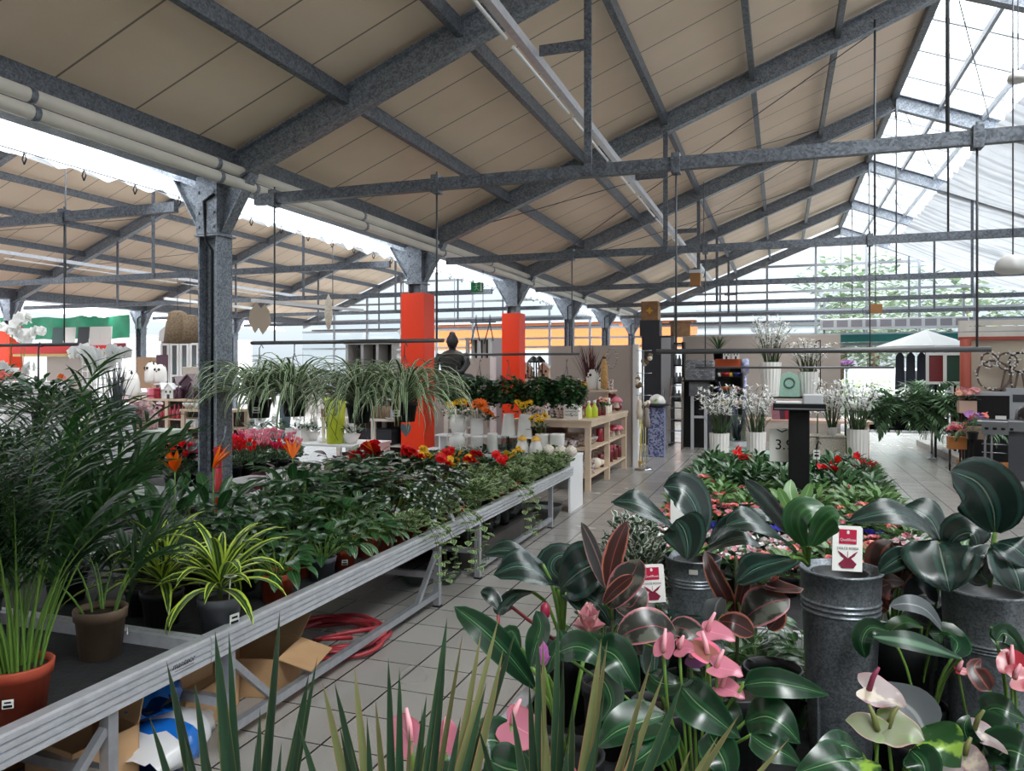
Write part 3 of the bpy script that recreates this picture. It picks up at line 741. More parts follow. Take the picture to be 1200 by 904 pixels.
def k_strelitzia():
    t=potted('bird_of_paradise','potted flower',POTBLK,.08,.14); mb=MB(); st=MB()
    for i in range(8):
        az=i*2.4; stalk_leaf(mb,st,(cos(az)*.02,sin(az)*.02,.12),az,R(1.1,1.45),R(.16,.26),.16,.06,'oval',.6,5,2,R(-.5,.5),.3,0,.004,.2)
    part('stem',st,STEMG,t); part('foliage',mb,L_SYN,t)
    for a in (R(0,6),):
        fl=MB(); p=Vector((.01,0,.50)); st2=MB().tube([(0,0,.12),(.01,0,.3),p],.004,5); part('flower_stem',st2,STEMG,t)
        fl.leaf(p,a,.1,.09,.018,.2,3,'lance',.5,m=1)
        for k in range(7): fl.leaf(p,a+R(-.7,.7),R(.5,1.35),R(.11,.15),.03,R(-.3,.5),3,'lance',.3)
        part('flower',fl,[P_ORANGE,L_SYN],t)
    return t
def k_fern(name,n=22,L=.42,potm=POTBLK,mat=None,nl=13,sz=.055):
    t=potted(name,'potted fern',potm,.1,.16); mb=MB(); st=MB()
    for i in range(n):
        az=i*2.4+R(-.3,.3); e=R(.3,1.35); p=Vector((0,0,.15)); pts=[p.copy()]; l=L*R(.7,1.15)
        for j in range(nl):
            d=Vector((cos(e)*cos(az),cos(e)*sin(az),sin(e))); p=p+d*l/nl; pts.append(p.copy()); e-=.1+.07*j/nl
            if j>1:
                s=sz*sin(pi*min(1,(j+1)/(nl+1)))**.6*1.2
                for sgn in (1,-1): mb.leaf(p,az+sgn*1.25,e+R(0,.3),s,s*.34,.5,2,'lance',.1)
        st.tube(pts,.002,4,caps=False)
    part('stem',st,STEMD,t); part('foliage',mb,mat or L_FERN,t); return t
def k_ball(name='ivy_ball'):
    t=thing(name,None,'hanging plant'); mb=MB(); r=.25
    part('pot',pot(.09,.13,.8,14),POTBLK,t)
    for i in range(1000):
        z=R(-.75,1); a=R(0,2*pi); q=Vector((cos(a)*sqrt(max(0,1-z*z)),sin(a)*sqrt(max(0,1-z*z)),z*.92))*r*R(.6,1.0)
        mb.leaf(Vector((0,0,.14))+q,a+R(-1,1),R(-.7,.5),.07,.052,.5,2,'oval',.2)
    for i in range(5):
        a=R(0,2*pi); p=Vector((cos(a)*r*.8,sin(a)*r*.8,.02))
        for j in range(6): mb.leaf(p,R(0,6.3),R(-.8,.2),.045,.035,.4,2,'oval'); p=p+Vector((R(-.01,.01),R(-.01,.01),-.035))
    part('foliage',mb,L_IVYD,t)
    hk=MB()
    for k in range(3):
        a=2*pi*k/3; hk.tube([(cos(a)*.09,sin(a)*.09,.13),(0,0,.5)],.003,5)
    hk.tube([(0,0,.5),(0,0,.56),(.02,0,.58),(.035,0,.55)],.004,6); part('hanger',hk,ROD,t); return t
def k_whitestems(name,h=.85,r=.125,top=.55,n=13,stem=True):
    """tall ribbed white planter full of stems with starry white blossom"""
    t=thing(name,None,'planter'); mb=MB(); N=36; prof=[(0,0),(r*.72,0),(r*.74,.01),(r,h),(r*.93,h),(r*.9,h-.06),(0,h-.06)]
    m2=MB(); rings=[]
    for rr,z in prof: rings.append(m2.add([(rr*(1+(.035 if j%2 else -.02)*(1 if 0<rr else 0))*cos(2*pi*j/N),rr*(1+(.035 if j%2 else -.02))*sin(2*pi*j/N),z) for j in range(N)]))
    for i in range(len(prof)-1):
        for j in range(N):
            m2.face([rings[i]+j,rings[i]+(j+1)%N,rings[i+1]+(j+1)%N,rings[i+1]+j])
    part('planter',m2,CERAM,t)
    st=MB(); fl=MB(); lf=MB()
    for i in range(n):
        a=i*2.4; rr=r*.6*sqrt((i+.5)/n); p=Vector((cos(a)*rr,sin(a)*rr,h-.06)); sp=R(.05,.34); q=p+Vector((cos(a)*sp*top*.45,sin(a)*sp*top*.45,top*.5)); e=q+Vector((cos(a)*sp*top,sin(a)*sp*top,top*R(.3,.6)))
        st.tube([p,q,e],[.009,.007,.004],5)
        for k in range(10):
            f=k/9; w=q.lerp(e,f)+Vector((R(-.07,.07),R(-.07,.07),R(-.05,.05)))
            for b in range(6): fl.leaf(w,R(0,1.2)+2*pi*b/6,R(-.4,.9),.062,.024,.5,2,'lance',.1)
        lf.leaf(p,a+1,R(.9,1.4),top*.7,.02,.8,4,'lance',.3)
    part('stem',st,STEMD,t); part('foliage',lf,L_SYN,t); part('blossom',fl,P_WHITE,t); return t
def k_orchid(name,potm,n=3,h=.5,bw=.09):
    t=thing(name,None,'orchid'); part('pot',pot(bw,bw*1.4,.75),potm,t)
    lf=MB(); st=MB(); fl=MB()
    for i in range(6): lf.leaf((0,0,bw*1.3),i*1.05,R(.2,.7),.16,.05,.9,4,'oval',.3)
    for i in range(n):
        a=i*2.1+R(-.3,.3); p=Vector((0,0,bw*1.3)); q=p+Vector((cos(a)*.05,sin(a)*.05,h*.7)); e=q+Vector((cos(a)*.16,sin(a)*.16,h*.22)); g=e+Vector((cos(a)*.12,sin(a)*.12,-.05))
        st.tube([p,q,e,g],.003,5)
        for k in range(7):
            w=(q.lerp(e,k/4) if k<4 else e.lerp(g,(k-4)/3))+Vector((R(-.03,.03),R(-.03,.03),R(-.02,.02)))
            flower5(fl,w,.075,5,R(0,.3),0,.95,nrm=(R(-.5,.7),-1,R(-.3,.4)))
    part('stem',st,STEMG,t); part('foliage',lf,L_SYN,t); part('blossom',fl,P_WHITE,t); return t
# ================================================================ PLANT BENCHES
MATB=M('black_bench_mat',(34,34,36),.75,var=.35,scale=14,bmp=.4)
def textmesh(s,size,mat,parent,loc,rot,name='lettering',ext=.0008,shear=0.0):
    cu=bpy.data.curves.new(name,'FONT'); cu.body=s; cu.size=size; cu.extrude=ext; cu.align_x='CENTER'; cu.align_y='CENTER'; cu.shear=shear
    tmp=bpy.data.objects.new('tmp',cu); COL.objects.link(tmp); dg=bpy.context.evaluated_depsgraph_get()
    me=bpy.data.meshes.new_from_object(tmp.evaluated_get(dg)); bpy.data.objects.remove(tmp)
    me.materials.clear(); me.materials.append(mat)
    o=bpy.data.objects.new(name,me); COL.objects.link(o); o.location=loc; o.rotation_euler=rot
    if parent: o.parent=parent
    return o
def rail_profile(y0,y1,x,z0,z1,s):
    """aluminium edge profile, three grooves on its outer face; s=+1 faces +x"""
    o=[(0,z0),(0,z1),(-.045,z1),(-.045,z1-.02),(-.03,z0)]
    n=4; hgt=(z1-z0); face=[]
    for k in range(n):
        a=z0+hgt*k/n; b=z0+hgt*(k+1)/n
        face+=[(.009,a+.003),(.009,b-.007)] + ([(-.004,b-.005),(-.004,b+.001)] if k<n-1 else [])
    out=face+[(0,z1),(-.05,z1),(-.05,z1-.015),(-.012,z1-.015),(-.012,z0)]
    mb=MB(); mb.prism([(a,b) for a,b in out],(x,y0,0),(s,0,0),(0,0,1),(y1-y0)*(-1 if s>0 else 1)) if False else mb.prism(out,(x,y1 if s>0 else y0,0),(s,0,0),(0,0,1),(y1-y0))
    return mb
ZT,ZB,ZS=.561,.452,.50
def bench(label,x0,x1,y0,y1,legs,xr_vis=True):
    t=thing('plant_bench',label,'plant bench',(0,0,0))
    part('edge_rail',rail_profile(y0+.003,y1-.003,x1,ZB,ZT,1),ALU,t)
    part('edge_rail',rail_profile(y0+.003,y1-.003,x0,ZB,ZT,-1),ALU,t)
    for y in (y0+.004,y1-.034): part('cross_rail',MB().box(x0+.012,x1-.012,y,y+.03,ZB+.01,ZT-.012),ALU,t)
    part('tray',MB().box(x0+.012,x1-.012,y0+.034,y1-.034,ZS-.02,ZS-.002),MATB,t)
    for y,br in legs:
        for x in (x1-.03,x0+.03):
            s=1 if x>(x0+x1)/2 else -1
            part('leg',MB().box(x-.022,x+.022,y-.022,y+.022,.012,ZB+.02).box(x-.026,x+.026,y-.026,y+.026,0,.012,1),[ALUD,BLACK],t)
            if br: part('brace',MB().beam((x,y+br*.02,ZB-.06),(x,y+br*.33,.1),.03,.03),ALUD,t)
        part('foot_rail',MB().box(x0+.05,x1-.05,y-.018,y+.018,.2,.24),ALUD,t)
    ys=[l[0] for l in legs]
    if len(ys)>1: 
        for x in (x1-.03,x0+.03): part('stretcher',MB().box(x-.018,x+.018,min(ys),max(ys),.075,.115),ALUD,t)
    return t
BX0,BX1=-4.05,-2.285
b1=bench('aluminium plant bench carrying the tall palms, with maker lettering on its rail',BX0,BX1,-.35,2.65,((-.1,1),(2.16,-1)))
textmesh('manteor',.036,M('print_dark',(64,68,78),.5),b1,(BX1+.0098,2.49,.512),(pi/2,0,pi/2),'lettering',.0006,.25)
part('printed_line',MB().box(BX1+.009,BX1+.0103,2.44,2.545,.490,.492),M('print_dark',(64,68,78)),b1)
bench('aluminium plant bench with green foliage pots above the red hose coil',BX0,BX1,2.65,5.68,((2.80,1),(5.0,-1)))
bench('aluminium plant bench with trailing ivy above the glass jars',BX0,BX1,5.68,8.68,((5.78,0),(7.86,0)))
bench('aluminium display bench of flowering pots around the price stand',-.86,.88,.55,3.55,((.8,1),(3.3,-1)))
bench('aluminium display bench of impatiens before the white planters',-.86,.88,3.56,6.45,((3.8,1),(6.2,-1)))
bench('aluminium display bench end towards the white planters',-.86,.88,6.46,9.35,((6.7,1),(9.1,-1)))
def PX(px,x):
    d=(FPX/CA)*x/(px-915); return Vector((x,(d+x*SA)/CA,ZS))
RND=random.Random(5)
def spread(proto,spots,fmt,sc=(.9,1.1),rz=None):
    for i,s in enumerate(spots):
        k=s[2] if len(s)>2 else RND.uniform(*sc)
        proto.place(free(PX(s[0],s[1]),.16 if proto.root.get('category')!='potted ivy' else .13),fmt.format(o=ORD[i]),RND.uniform(0,6.28) if rz is None else rz,k)
# ---- big palms by the first bench
palms=[Proto(k_palm(44,1.22,.115,TERRA,.19,16,.022,ll=.23,spread=.3,el=(1.27,1.54))),Proto(k_palm(30,1.35,.1,POTBLK,.18,16,.026,ll=.28,spread=.6,el=(1.2,1.52)))]
palms[0].place(free(F(20,838,ZS),.24),'tall areca palm in a red plastic pot at the near bench edge',rz=.3,scale=.95)
palms[1].place(free((-3.02,2.0,ZS),.2),'tall areca palm in a black pot behind the red potted palm',1.2,.8)
palms[1].place(free((-3.55,2.6,ZS),.2),'areca palm in a black pot, deep on the bench before the side hall',2.9,.78)
palms[1].place((-3.75,1.65,ZS),'areca palm in a black pot beside the orange flowering basket',5.5,.9)
PALMS=palms
Proto(k_palm(7,.5,.1,POTBRN,.2,8,.026,'young_palm',1.6,.2)).place(free(F(118,768,ZS),.22),'young palm with few stems in a brown pot on the empty tray',2.0)
kent=Proto(k_strap('kentia_palm','potted palm',L_PALM,POTBLK,44,.62,.03,.1,.17,(.15,1.3),(.7,1.5),.12,False,8,'lance'))
for i,(x,y,s,r) in enumerate(((-3.2,3.25,1.0,0),(-2.95,2.95,.8,1.2),(-3.5,3.0,1.05,2.2))):
    kent.place(free((x,y,ZS),.2),'arching narrow leaved plant in a black pot, %s from the brown potted palm'%ORD[i],r,s)
# ---- lime dracaena
dr=k_strap('lime_dracaena','potted plant',L_DRAC,POTGRY,34,.46,.052,.095,.17,(.1,1.4),(1.0,2.1),.10,False,8,'lance',True)
label_tag(dr,.095,.17,-.6,.05,.05)
part('plant_stick',MB().tube([(.05,-.04,.14),(.06,-.05,.26)],.003,5).lathe([(0,0),(.03,0),(.03,.003),(0,.003)],12,(.06,-.05,.27)),TAGW,dr,'white round plant stick')
Proto(dr).place(free(F(258,742,ZS),.2),'lime edged dracaena in a dark grey pot at the bench edge',.4,1.0)
Proto(k_strap('lime_dracaena','potted plant',L_DRAC,POTBLK,28,.42,.048,.09,.15,(.2,1.4),(.9,1.8),.1,False,8)).place(free(PX(190,-2.75),.19),'second lime edged dracaena half hidden behind the first, black pot',2,1.05)
# ---- front row of small pots
syn=[Proto(k_foliage('arrowhead_plant',L_SYN,TERRA,34,.2,.11,.07,.085,.14,'heart',.7)),Proto(k_foliage('arrowhead_plant',L_SYN,POTGRY,28,.19,.11,.065,.075,.13,'heart',.6)),
     Proto(k_foliage('calathea',L_CAL,TERRA,28,.18,.12,.06,.075,.12,'oval',.7,True))]
spread(syn[0],((325,-2.46,1.05),(430,-2.5,.95),(352,-2.62,.9)),'dark green arrowhead plant in a terracotta pot, {o} along the edge past the dracaena')
spread(syn[1],((378,-2.46,1.0),(345,-2.8,1.15),(398,-2.72,1.1)),'dark green arrowhead plant in a grey pot, {o} from the lime dracaena')
spread(syn[2],((404,-2.47,1.0),(450,-2.47,.8),(418,-2.78,1.15)),'white striped calathea in a terracotta pot, {o} from the lime dracaena')
fats=Proto(k_fingered('fatsia',POTBLK,13,.32,.17))
spread(fats,((300,-3.0,1.0),(352,-3.05,1.1),(415,-3.1,1.15),(448,-2.95,1.05),(385,-3.35,1.1),(262,-3.05,.95),(330,-3.45,1.1),(240,-3.4,1.0)),'fatsia with hand shaped leaves, {o} of those between palms and dotted begonias')
strel=Proto(k_strelitzia())
for i,(px,x,s,w_) in enumerate(((203,-3.3,1.12,'beside the foot of the bare column'),(257,-3.15,1.12,'directly before the bare column'),(345,-3.2,1.06,'between bare column and red coleus'),(437,-3.3,.9,'beyond the fatsia near red begonias'))):
    strel.place(free(PX(px,x),.16),'orange bird of paradise flower in a black pot %s'%w_,i*1.7,s*1.08)
agl=Proto(k_foliage('pale_aglaonema',L_PALE,POTBLK,22,.2,.17,.075,.08,.13,'lance',.4))
spread(agl,((300,-3.55,1.05),(378,-3.6,1.2),(405,-3.7,1.3),(430,-3.75,1.2)),'pale splashed aglaonema, {o} along the rear of the bench past the column')
col_=Proto(k_foliage('burgundy_coleus',L_RED,POTBLK,30,.22,.11,.06,.07,.12,'lance',.7))
spread(col_,((332,-3.8,1.3),(395,-3.85,1.35),(436,-3.85,1.1)),'dark red leaved plant, {o} along the rear of the bench past the column')
# ---- flowering begonias along the rear of the ivy bench
beg=[Proto(k_flowering('red_begonia','potted flower',L_BUSH,[P_RED],TERRA,90,.14,.12,.07,.05,.15,4,.06,.03,7,4,rose=True)),Proto(k_flowering('yellow_begonia','potted flower',L_BUSH,[P_YEL],TERRA,80,.13,.12,.07,.05,.14,5,.042,.03,7,3,rose=True))]
spots=[(441,-3.55,1.6),(474,-3.4,1.35),(510,-3.15,1.1),(520,-3.35,1.1),(550,-3.0,.9),(558,-3.15,.9),(576,-2.9,.95),(584,-2.75,.9)]
spread(beg[0],spots,'red flowering begonia, {o} of the red ones along the rear of the bench')
spread(beg[1],((494,-3.4,1.3),(536,-3.2,1.05),(545,-3.0,.95),(595,-2.85,.9),(606,-2.95,.85),(504,-3.3,1.15)),'yellow flowering begonia, {o} of the yellow ones along the rear of the bench')
dot=Proto(k_foliage('dotted_begonia',L_DOT,TERRA,32,.34,.19,.075,.08,.13,'lance',.9))
spread(dot,((462,-2.74,1.05),(478,-2.66,1.0),(492,-2.85,1.05),(508,-2.72,.95),(522,-2.85,.9),(470,-3.0,1.1)),'dark begonia with white dotted leaves, {o} from the fatsia towards the ivy')
rub=Proto(k_foliage('glossy_green_plant',L_BUSH,POTBLK,46,.24,.09,.05,.08,.13,'oval',.5))
spread(rub,((285,-2.75,1.0),(318,-3.2,1.1),(370,-3.0,1.1),(430,-3.4,1.2),(225,-3.0,1.0),(405,-3.0,1.0)),'bushy dark green plant in a black pot, {o} inside the bench from the lime dracaena')
# ---- ivies
ivs=[Proto(k_ivy('variegated_ivy',L_IVY,TERRA,110,7,.22)),Proto(k_ivy('variegated_ivy',L_IVY,TERRA,120,7,.62,dome=.14,azr=(-.5,.5))),Proto(k_ivy('variegated_ivy',L_IVY,POTBLK,130,3,.14,dome=.15))]
spread(ivs[0],((468,-2.45,.9),(497,-2.47,1.05),(537,-2.45,1.0),(572,-2.45,1.0),(602,-2.45,1.0)),'cream edged ivy in a terracotta pot, {o} along the bench edge past the calathea')
spread(ivs[1],((482,-2.44,.9),(516,-2.43,1.0),(585,-2.42,1.0)),'long trailing cream edged ivy over the rail, {o} from the calathea',rz=0)
fill=[(px,x) for x in (-2.42,-2.66,-2.92) for px in (545,556,566,578,590,598,608,616,624,632,640,648,656) if not (x==-2.42 and px in(590,598))]
rows=['at the bench edge','second row in','third row in']
for i,(px,x) in enumerate(fill):
    j=[-2.42,-2.66,-2.92].index(x); n=i-sum(1 for q in fill if q[1]>x)
    if x==-2.92 and px>600: continue
    ivs[2].place(free(PX(px,x),.12),'dense cream edged ivy in a black pot, %s, %s from the jars'%(rows[j],ORD[n]),RND.uniform(0,6),RND.uniform(.85,1.1))
Proto(k_ivy('clipped_box_ball',L_IVYD,TERRA,260,0,.1,.05,.1,.1,.022)).place(PX(660,-2.5),'small dark clipped ball plant at the far bench end by the white counter',0,1.15)
grs=Proto(k_strap('spiky_grass','potted plant',L_SPID,POTBLK,44,.26,.012,.06,.1,(.3,1.45),(.6,1.4),.02,False,6,'lance'))
spread(grs,((470,-3.6,1.3),(590,-3.05,.9),(617,-2.75,.95),(600,-3.2,1.0),(540,-3.6,1.1)),'tuft of narrow striped leaves in a black pot, {o} among the begonias')
bush2=Proto(k_flowering('dark_green_ivy','potted plant',L_IVYD,[P_WHITE],POTBLK,150,.16,.11,.05,.042,.16,0))
spread(bush2,((488,-3.7,1.2),(507,-3.6,1.2),(527,-3.6,1.1),(548,-3.5,1.0),(566,-3.5,1.0),(585,-3.4,.9),(602,-3.4,.9),(618,-3.2,.85),(535,-3.15,1.0),(560,-3.0,1.0)),'bushy dark green plant among the begonias, {o} from the red column foot')
# ---- goods under the benches
CARD=M('cardboard',(186,148,108),.75,var=.07,scale=6); CARDD=M('cardboard_inside',(150,116,82),.8)
def carton(loc,sx,sy,sz,rz,label,flaps=()):
    t=thing('cardboard_box',label,'box',loc,rz)
    mb=MB(); th=.006; op=bool(flaps)
    mb.box(-sx/2,sx/2,-sy/2,-sy/2+th,0,sz).box(-sx/2,sx/2,sy/2-th,sy/2,0,sz).box(-sx/2,-sx/2+th,-sy/2,sy/2,0,sz).box(sx/2-th,sx/2,-sy/2,sy/2,0,sz).box(-sx/2,sx/2,-sy/2,sy/2,0,th)
    if not op: mb.box(-sx/2,sx/2,-sy/2,sy/2,sz-th,sz)
    part('carton',mb,CARD,t)
    if not op: part('tape',MB().box(-.025,.025,-sy/2-.001,sy/2+.001,sz-.05,sz+.001),M('packing_tape',(196,164,120),.3),t)
    for f,a in flaps:
        d={'x':(sx/2,0,0),'-x':(-sx/2,0,pi),'y':(0,sy/2,pi/2),'-y':(0,-sy/2,-pi/2)}[f]; wd=sy if 'x' in f else sx
        M4=Matrix.Translation((d[0],d[1],sz))@Matrix.Rotation(d[2],4,'Z')@Matrix.Rotation(-a,4,'Y')
        part('flap',MB().box(0,min(sx,sy)*.55,-wd/2+.005,wd/2-.005,-.003,.003,0,M4),CARD,t)
    return t
carton((-2.73,2.98,0),.34,.42,.2,.1,'closed cardboard box lowest in the pile under the foliage bench')
carton((-2.78,2.9,.201),.3,.34,.22,-.05,'upright cardboard box on top of the pile under the bench')
carton((-2.66,3.45,0),.36,.34,.2,.25,'open cardboard box with folded flap beside the red hose',(('x',-.3),('y',.4)))
carton((-2.62,2.32,0),.3,.28,.26,-.15,'tall open cardboard box with raised flap beside the compost bag',(('y',1.35),('-x',.6)))
carton((-2.75,1.75,0),.4,.5,.22,.1,'brown cardboard box in the dark under the palm bench')
carton((-3.3,2.45,0),.5,.5,.3,.0,'brown cardboard box behind the compost bag under the bench')
def bag(loc,rz,label,mats,L=.42,Wd=.3,Hh=.16,crin=.02):
    t=thing('compost_bag',label,'plastic bag',loc,rz); mb=MB(); n,mm=16,14; rn=random.Random(int(loc[1]*100))
    for j in range(mm+1):
        v=j/mm
        for i in range(n):
            a=2*pi*i/n; rx=Wd/2*(1-.35*abs(2*v-1)**3); rz_=Hh/2*(sin(pi*min(.97,max(.03,v))))**.5
            mb.v.append((cos(a)*rx+rn.uniform(-crin,crin)*.6,(v-.5)*L+rn.uniform(-crin,crin)*.5,Hh/2+sin(a)*rz_+rn.uniform(-crin,crin)*.6))
    for j in range(mm):
        for i in range(n): mb.face([j*n+i,j*n+(i+1)%n,(j+1)*n+(i+1)%n,(j+1)*n+i],None,1 if (4<=j<=6) else (0 if j>1 else 2),True)
    part('sack',mb,mats,t); return t
BLUEB=M('blue_film',(24,104,190),.2,coat=.5); WHB=M('white_film',(214,214,216),.25,coat=.5); CLRB=M('clear_film',(150,160,160),.12,coat=.6)
bag((-2.5,2.62,.0),.3,'white and blue compost bag on the floor under the bench joint',[WHB,BLUEB,WHB],.5,.34,.2)
bag((-2.62,2.62,.2),1.1,'blue crumpled plastic bag lying on the white compost bag',[BLUEB,CLRB,BLUEB],.36,.28,.18,.03)
h=MB(); HOSE=M('red_hose',(150,42,50),.4); pts=[]
for i in range(150):
    a=i/150*2*pi*4.6; r=.30+.05*sin(a*.37)+.02*sin(i*.9); pts.append((cos(a)*r+.03*sin(a*.21),sin(a)*r*.9,.03+.013*int(a/(2*pi))+.012*sin(a*2.3)))
h.tube(pts,.014,8); h.tube([(.2,-.1,.09),(.1,-.25,.12),(.0,-.2,.08),(.15,-.05,.1),(.3,.1,.1)],.014,8)
solo('garden_hose',h,HOSE,'coiled dark red garden hose on the tiles under the foliage bench','hose',None,(-2.62,4.12,0))
def gjar(name,prof,loc,label): 
    t=thing(name,label,'glass vase',loc); part('body',MB().lathe(prof,20),GLASSJ,t); return t
GLASSJ=glassmat('clear_glass',(226,234,232),.35,.03)
solo('low_pallet',MB().box(-3.2,-2.45,5.95,7.75,.16,.18).box(-3.2,-3.1,5.95,7.75,0,.16).box(-2.55,-2.45,5.95,7.75,0,.16),M('dark_board',(58,54,52),.6,var=.2),'dark low board holding glass vases under the ivy bench','board')
gl=[('glass_cylinder',[(0,.004),(.075,.004),(.075,.25),(.071,.25),(.071,.012),(0,.012)]),('glass_globe',[(0,.004),(.05,.004),(.1,.07),(.105,.13),(.07,.2),(.055,.21),(.05,.205),(.066,.198),(.1,.13),(.095,.07),(.045,.012),(0,.012)]),('glass_cube_vase',[(0,.004),(.1,.004),(.1,.2),(.095,.2),(.095,.012),(0,.012)])]
for i,(k,x,y,s) in enumerate(((0,-2.56,6.05,1.0),(2,-2.62,6.3,1.05),(0,-2.55,6.55,1.0),(1,-2.6,6.8,1.0),(0,-2.56,7.02,.9),(1,-2.6,7.28,1.1),(2,-2.62,7.58,.8),(0,-2.85,6.15,1.05),(1,-2.9,6.5,1.2),(0,-2.9,6.9,1.1))):
    g=gjar(gl[k][0],[(r*s,z*s*.98) for r,z in gl[k][1]],(x,y,.18),'clear %s under the ivy bench, %s from the foot frame'%(gl[k][0].replace('_',' '),ORD[i]))
for i,(x,y) in enumerate(((-2.5,5.55),(-2.7,5.42))): gjar('glass_bowl',[(0,.004),(.06,.004),(.13,.08),(.14,.13),(.134,.13),(.12,.08),(.05,.014),(0,.014)],(x,y,0),['clear glass bowl on the tiles before the jars','clear glass bowl on the tiles behind its twin'][i])
t=thing('dark_bowl','wide dark bowl on the floor by the white counter panel','bowl',(-2.5,8.28,0)); part('bowl',MB().lathe([(0,0),(.1,0),(.17,.1),(.2,.17),(.185,.17),(.15,.1),(0,.03)],20),M('dark_ceramic',(56,58,56),.4),t)
# ---- display bench flowers
imp=[Proto(k_flowering('dark_impatiens','potted flower',L_BUSH,[P_RED],POTBLK,80,.16,.1,.12,.042,.16,0,.03,.02,5,2,'heart',lshape='lance')),
     Proto(k_flowering('green_impatiens','potted flower',L_SYNL,[P_RED],POTBLK,80,.15,.1,.1,.042,.14,0,.03,.02,5,1,'heart',lshape='lance')),
     Proto(k_flowering('coral_kalanchoe','potted flower',L_BUSH,[P_CORAL,P_PINK],POTBLK,46,.14,.1,.07,.06,.08,9,.02,.02,5,10)),
     Proto(k_flowering('blue_primula','potted flower',L_BUSH,[P_BLUE],POTBLK,40,.13,.09,.06,.04,.06,16,.024,.01,5,2)),
     Proto(k_flowering('pale_pink_primula','potted flower',L_BUSH,[P_LPINK,P_WHITE],POTBLK,40,.13,.09,.06,.04,.06,20,.022,.01,5,2)),
     Proto(k_flowering('red_impatiens','potted flower',L_BUSH,[P_RED],POTBLK,80,.16,.1,.12,.042,.16,3,.05,.03,5,4,'heart',lshape='lance')),
     Proto(k_flowering('coral_leaf_plant','potted flower',L_SYNL,[P_CORAL,P_PINK],POTBLK,60,.15,.1,.09,.042,.13,5,.02,.02,5,5,lshape='lance'))]
NM=['dark leaved impatiens','light green impatiens','coral kalanchoe','blue primula','pale pink primula','red flowering impatiens','green plant with coral flowers']
ACR=['at the aisle edge','second across','third across','middle of the row','fifth across','sixth across','at the entrance aisle edge']
ysr=[4.3+.265*i for i in range(19)]
for j,y in enumerate(ysr):
    for i in range(7):
        x=-.7+.238*i
        if abs(x-.14)<.14 and abs(y-6.72)<.16: continue
        if y<4.5: k=6 if (i+j)%2 else 2
        elif y<4.75: k=4 if i<4 else 6
        elif y<5.3: k=4 if i<4 or i>5 else 2
        elif y<5.5: k=3 if i not in(0,6) else 6
        elif y<6.0: k=2 if i not in(5,6) else 6
        elif y<7.2: k=1 if (i*3+j)%5 else 6
        else: k=0
        if (i,j) in((1,16),(5,14),(6,15)): k=5
        imp[k].place((x+RND.uniform(-.03,.03),y+RND.uniform(-.03,.03),ZS),'%s, %s, %s row from the white planters'%(NM[k],ACR[i],ORD[18-j]),RND.uniform(0,6.28),RND.uniform(.9,1.1))
# ---- black price stand with its sign
t=thing('price_stand','black pedestal price stand rising from the display bench with grey dispenser','stand',(.14,6.72,ZS))
part('post',MB().bbox(-.08,.08,-.06,.06,0,.86),BLACK,t); part('foot_plate',MB().bbox(-.12,.12,-.1,.1,0,.02),BLACK,t)
part('shelf_top',MB().bbox(-.20,.20,-.14,.14,.86,.915).box(-.19,.19,-.146,-.14,.87,.88,1),[BLACK,M('grey_trim',(110,112,116),.5)],t)
c=Vector((.14,6.72,ZS)); solo('tape_dispenser',MB().bbox(.03,.18,-.1,.08,.916,.99,.008),M('pale_grey_plastic',(186,188,192),.4),'pale grey block lying on top of the black price stand','desk item',None,c)
solo('notebook',MB().bbox(-.18,.02,-.1,.1,.916,.93),M('white_card',(214,214,214),.5),'thin white pad lying on the black price stand','paper',None,c)
t=thing('price_sign','white price card with black numerals hung behind the stand post','sign',c+Vector((-.13,.08,.56)))
part('card',MB().box(-.1,.1,-.004,.004,-.14,.14),TAGW,t); part('clip',MB().tube([(-.04,-.006,.13),(0,-.006,.11),(.04,-.006,.13)],.005,5),BLACK,t)
textmesh('3.99',.12,BLACK,t,(.045,-.006,0),(pi/2,0,0),'price_lettering')
for i,(px,py) in enumerate(((918,532),(957,533))):
    q=W(px,py,7.4); t=thing('price_tag','small white price tag on a hooked stick, %s the black post'%['aisle side of','entrance side of'][i],'price tag',(q.x,q.y,ZS))
    hz=q.z-ZS; part('stick',MB().tube([(0,0,.1),(0,0,hz+.09),(.02,0,hz+.13),(.04,0,hz+.1)],.005,5),BLACK,t); part('card',MB().box(-.03,.03,-.003,.003,hz-.045,hz+.045).box(-.02,.02,-.004,-.003,hz-.02,hz+.0,1).box(-.02,.02,-.004,-.003,hz+.015,hz+.025,1),[TAGW,BLACK],t)
# ---- hanging plants
sp=Proto(k_spider())
for i,(px,zz) in enumerate(((304,.0),(345,.02),(421,-.02),(474,.0))):
    x=XatY(px,Y0); sp.place((x,Y0,1.275+zz),'hanging spider plant in a black pot, '+['next to the bare column','second from the bare column','third from the bare column','in front of the red column'][i],i*1.9+.2)
ba=Proto(k_ball())
for i,px in enumerate((535,562,596,632,664)):
    x=XatY(px,Y0+SP); ba.place((x,Y0+SP,1.24),'hanging dark green ivy ball, '+['first beside the wide red column','second from the wide red column','before the narrow red column','fourth from the wide red column','last above the gift shelf'][i],i*1.3,1.0)
ob=k_flowering('hanging_basket','hanging plant',L_BUSH,[P_ORANGE,P_CORAL],POTBLK,230,.48,.2,.12,.06,.34,5,.05,.06,5,2,lshape='lance')
part('hanger',MB().tube([(.0,0,.5),(0,0,.8),(.02,0,.86),(.04,0,.82)],.008,6),ROD,ob)
Proto(ob).place(W(45,490,7.35)-Vector((0,0,.14)),'hanging basket with dark leaves and orange blossoms above the palms',0,1.0)
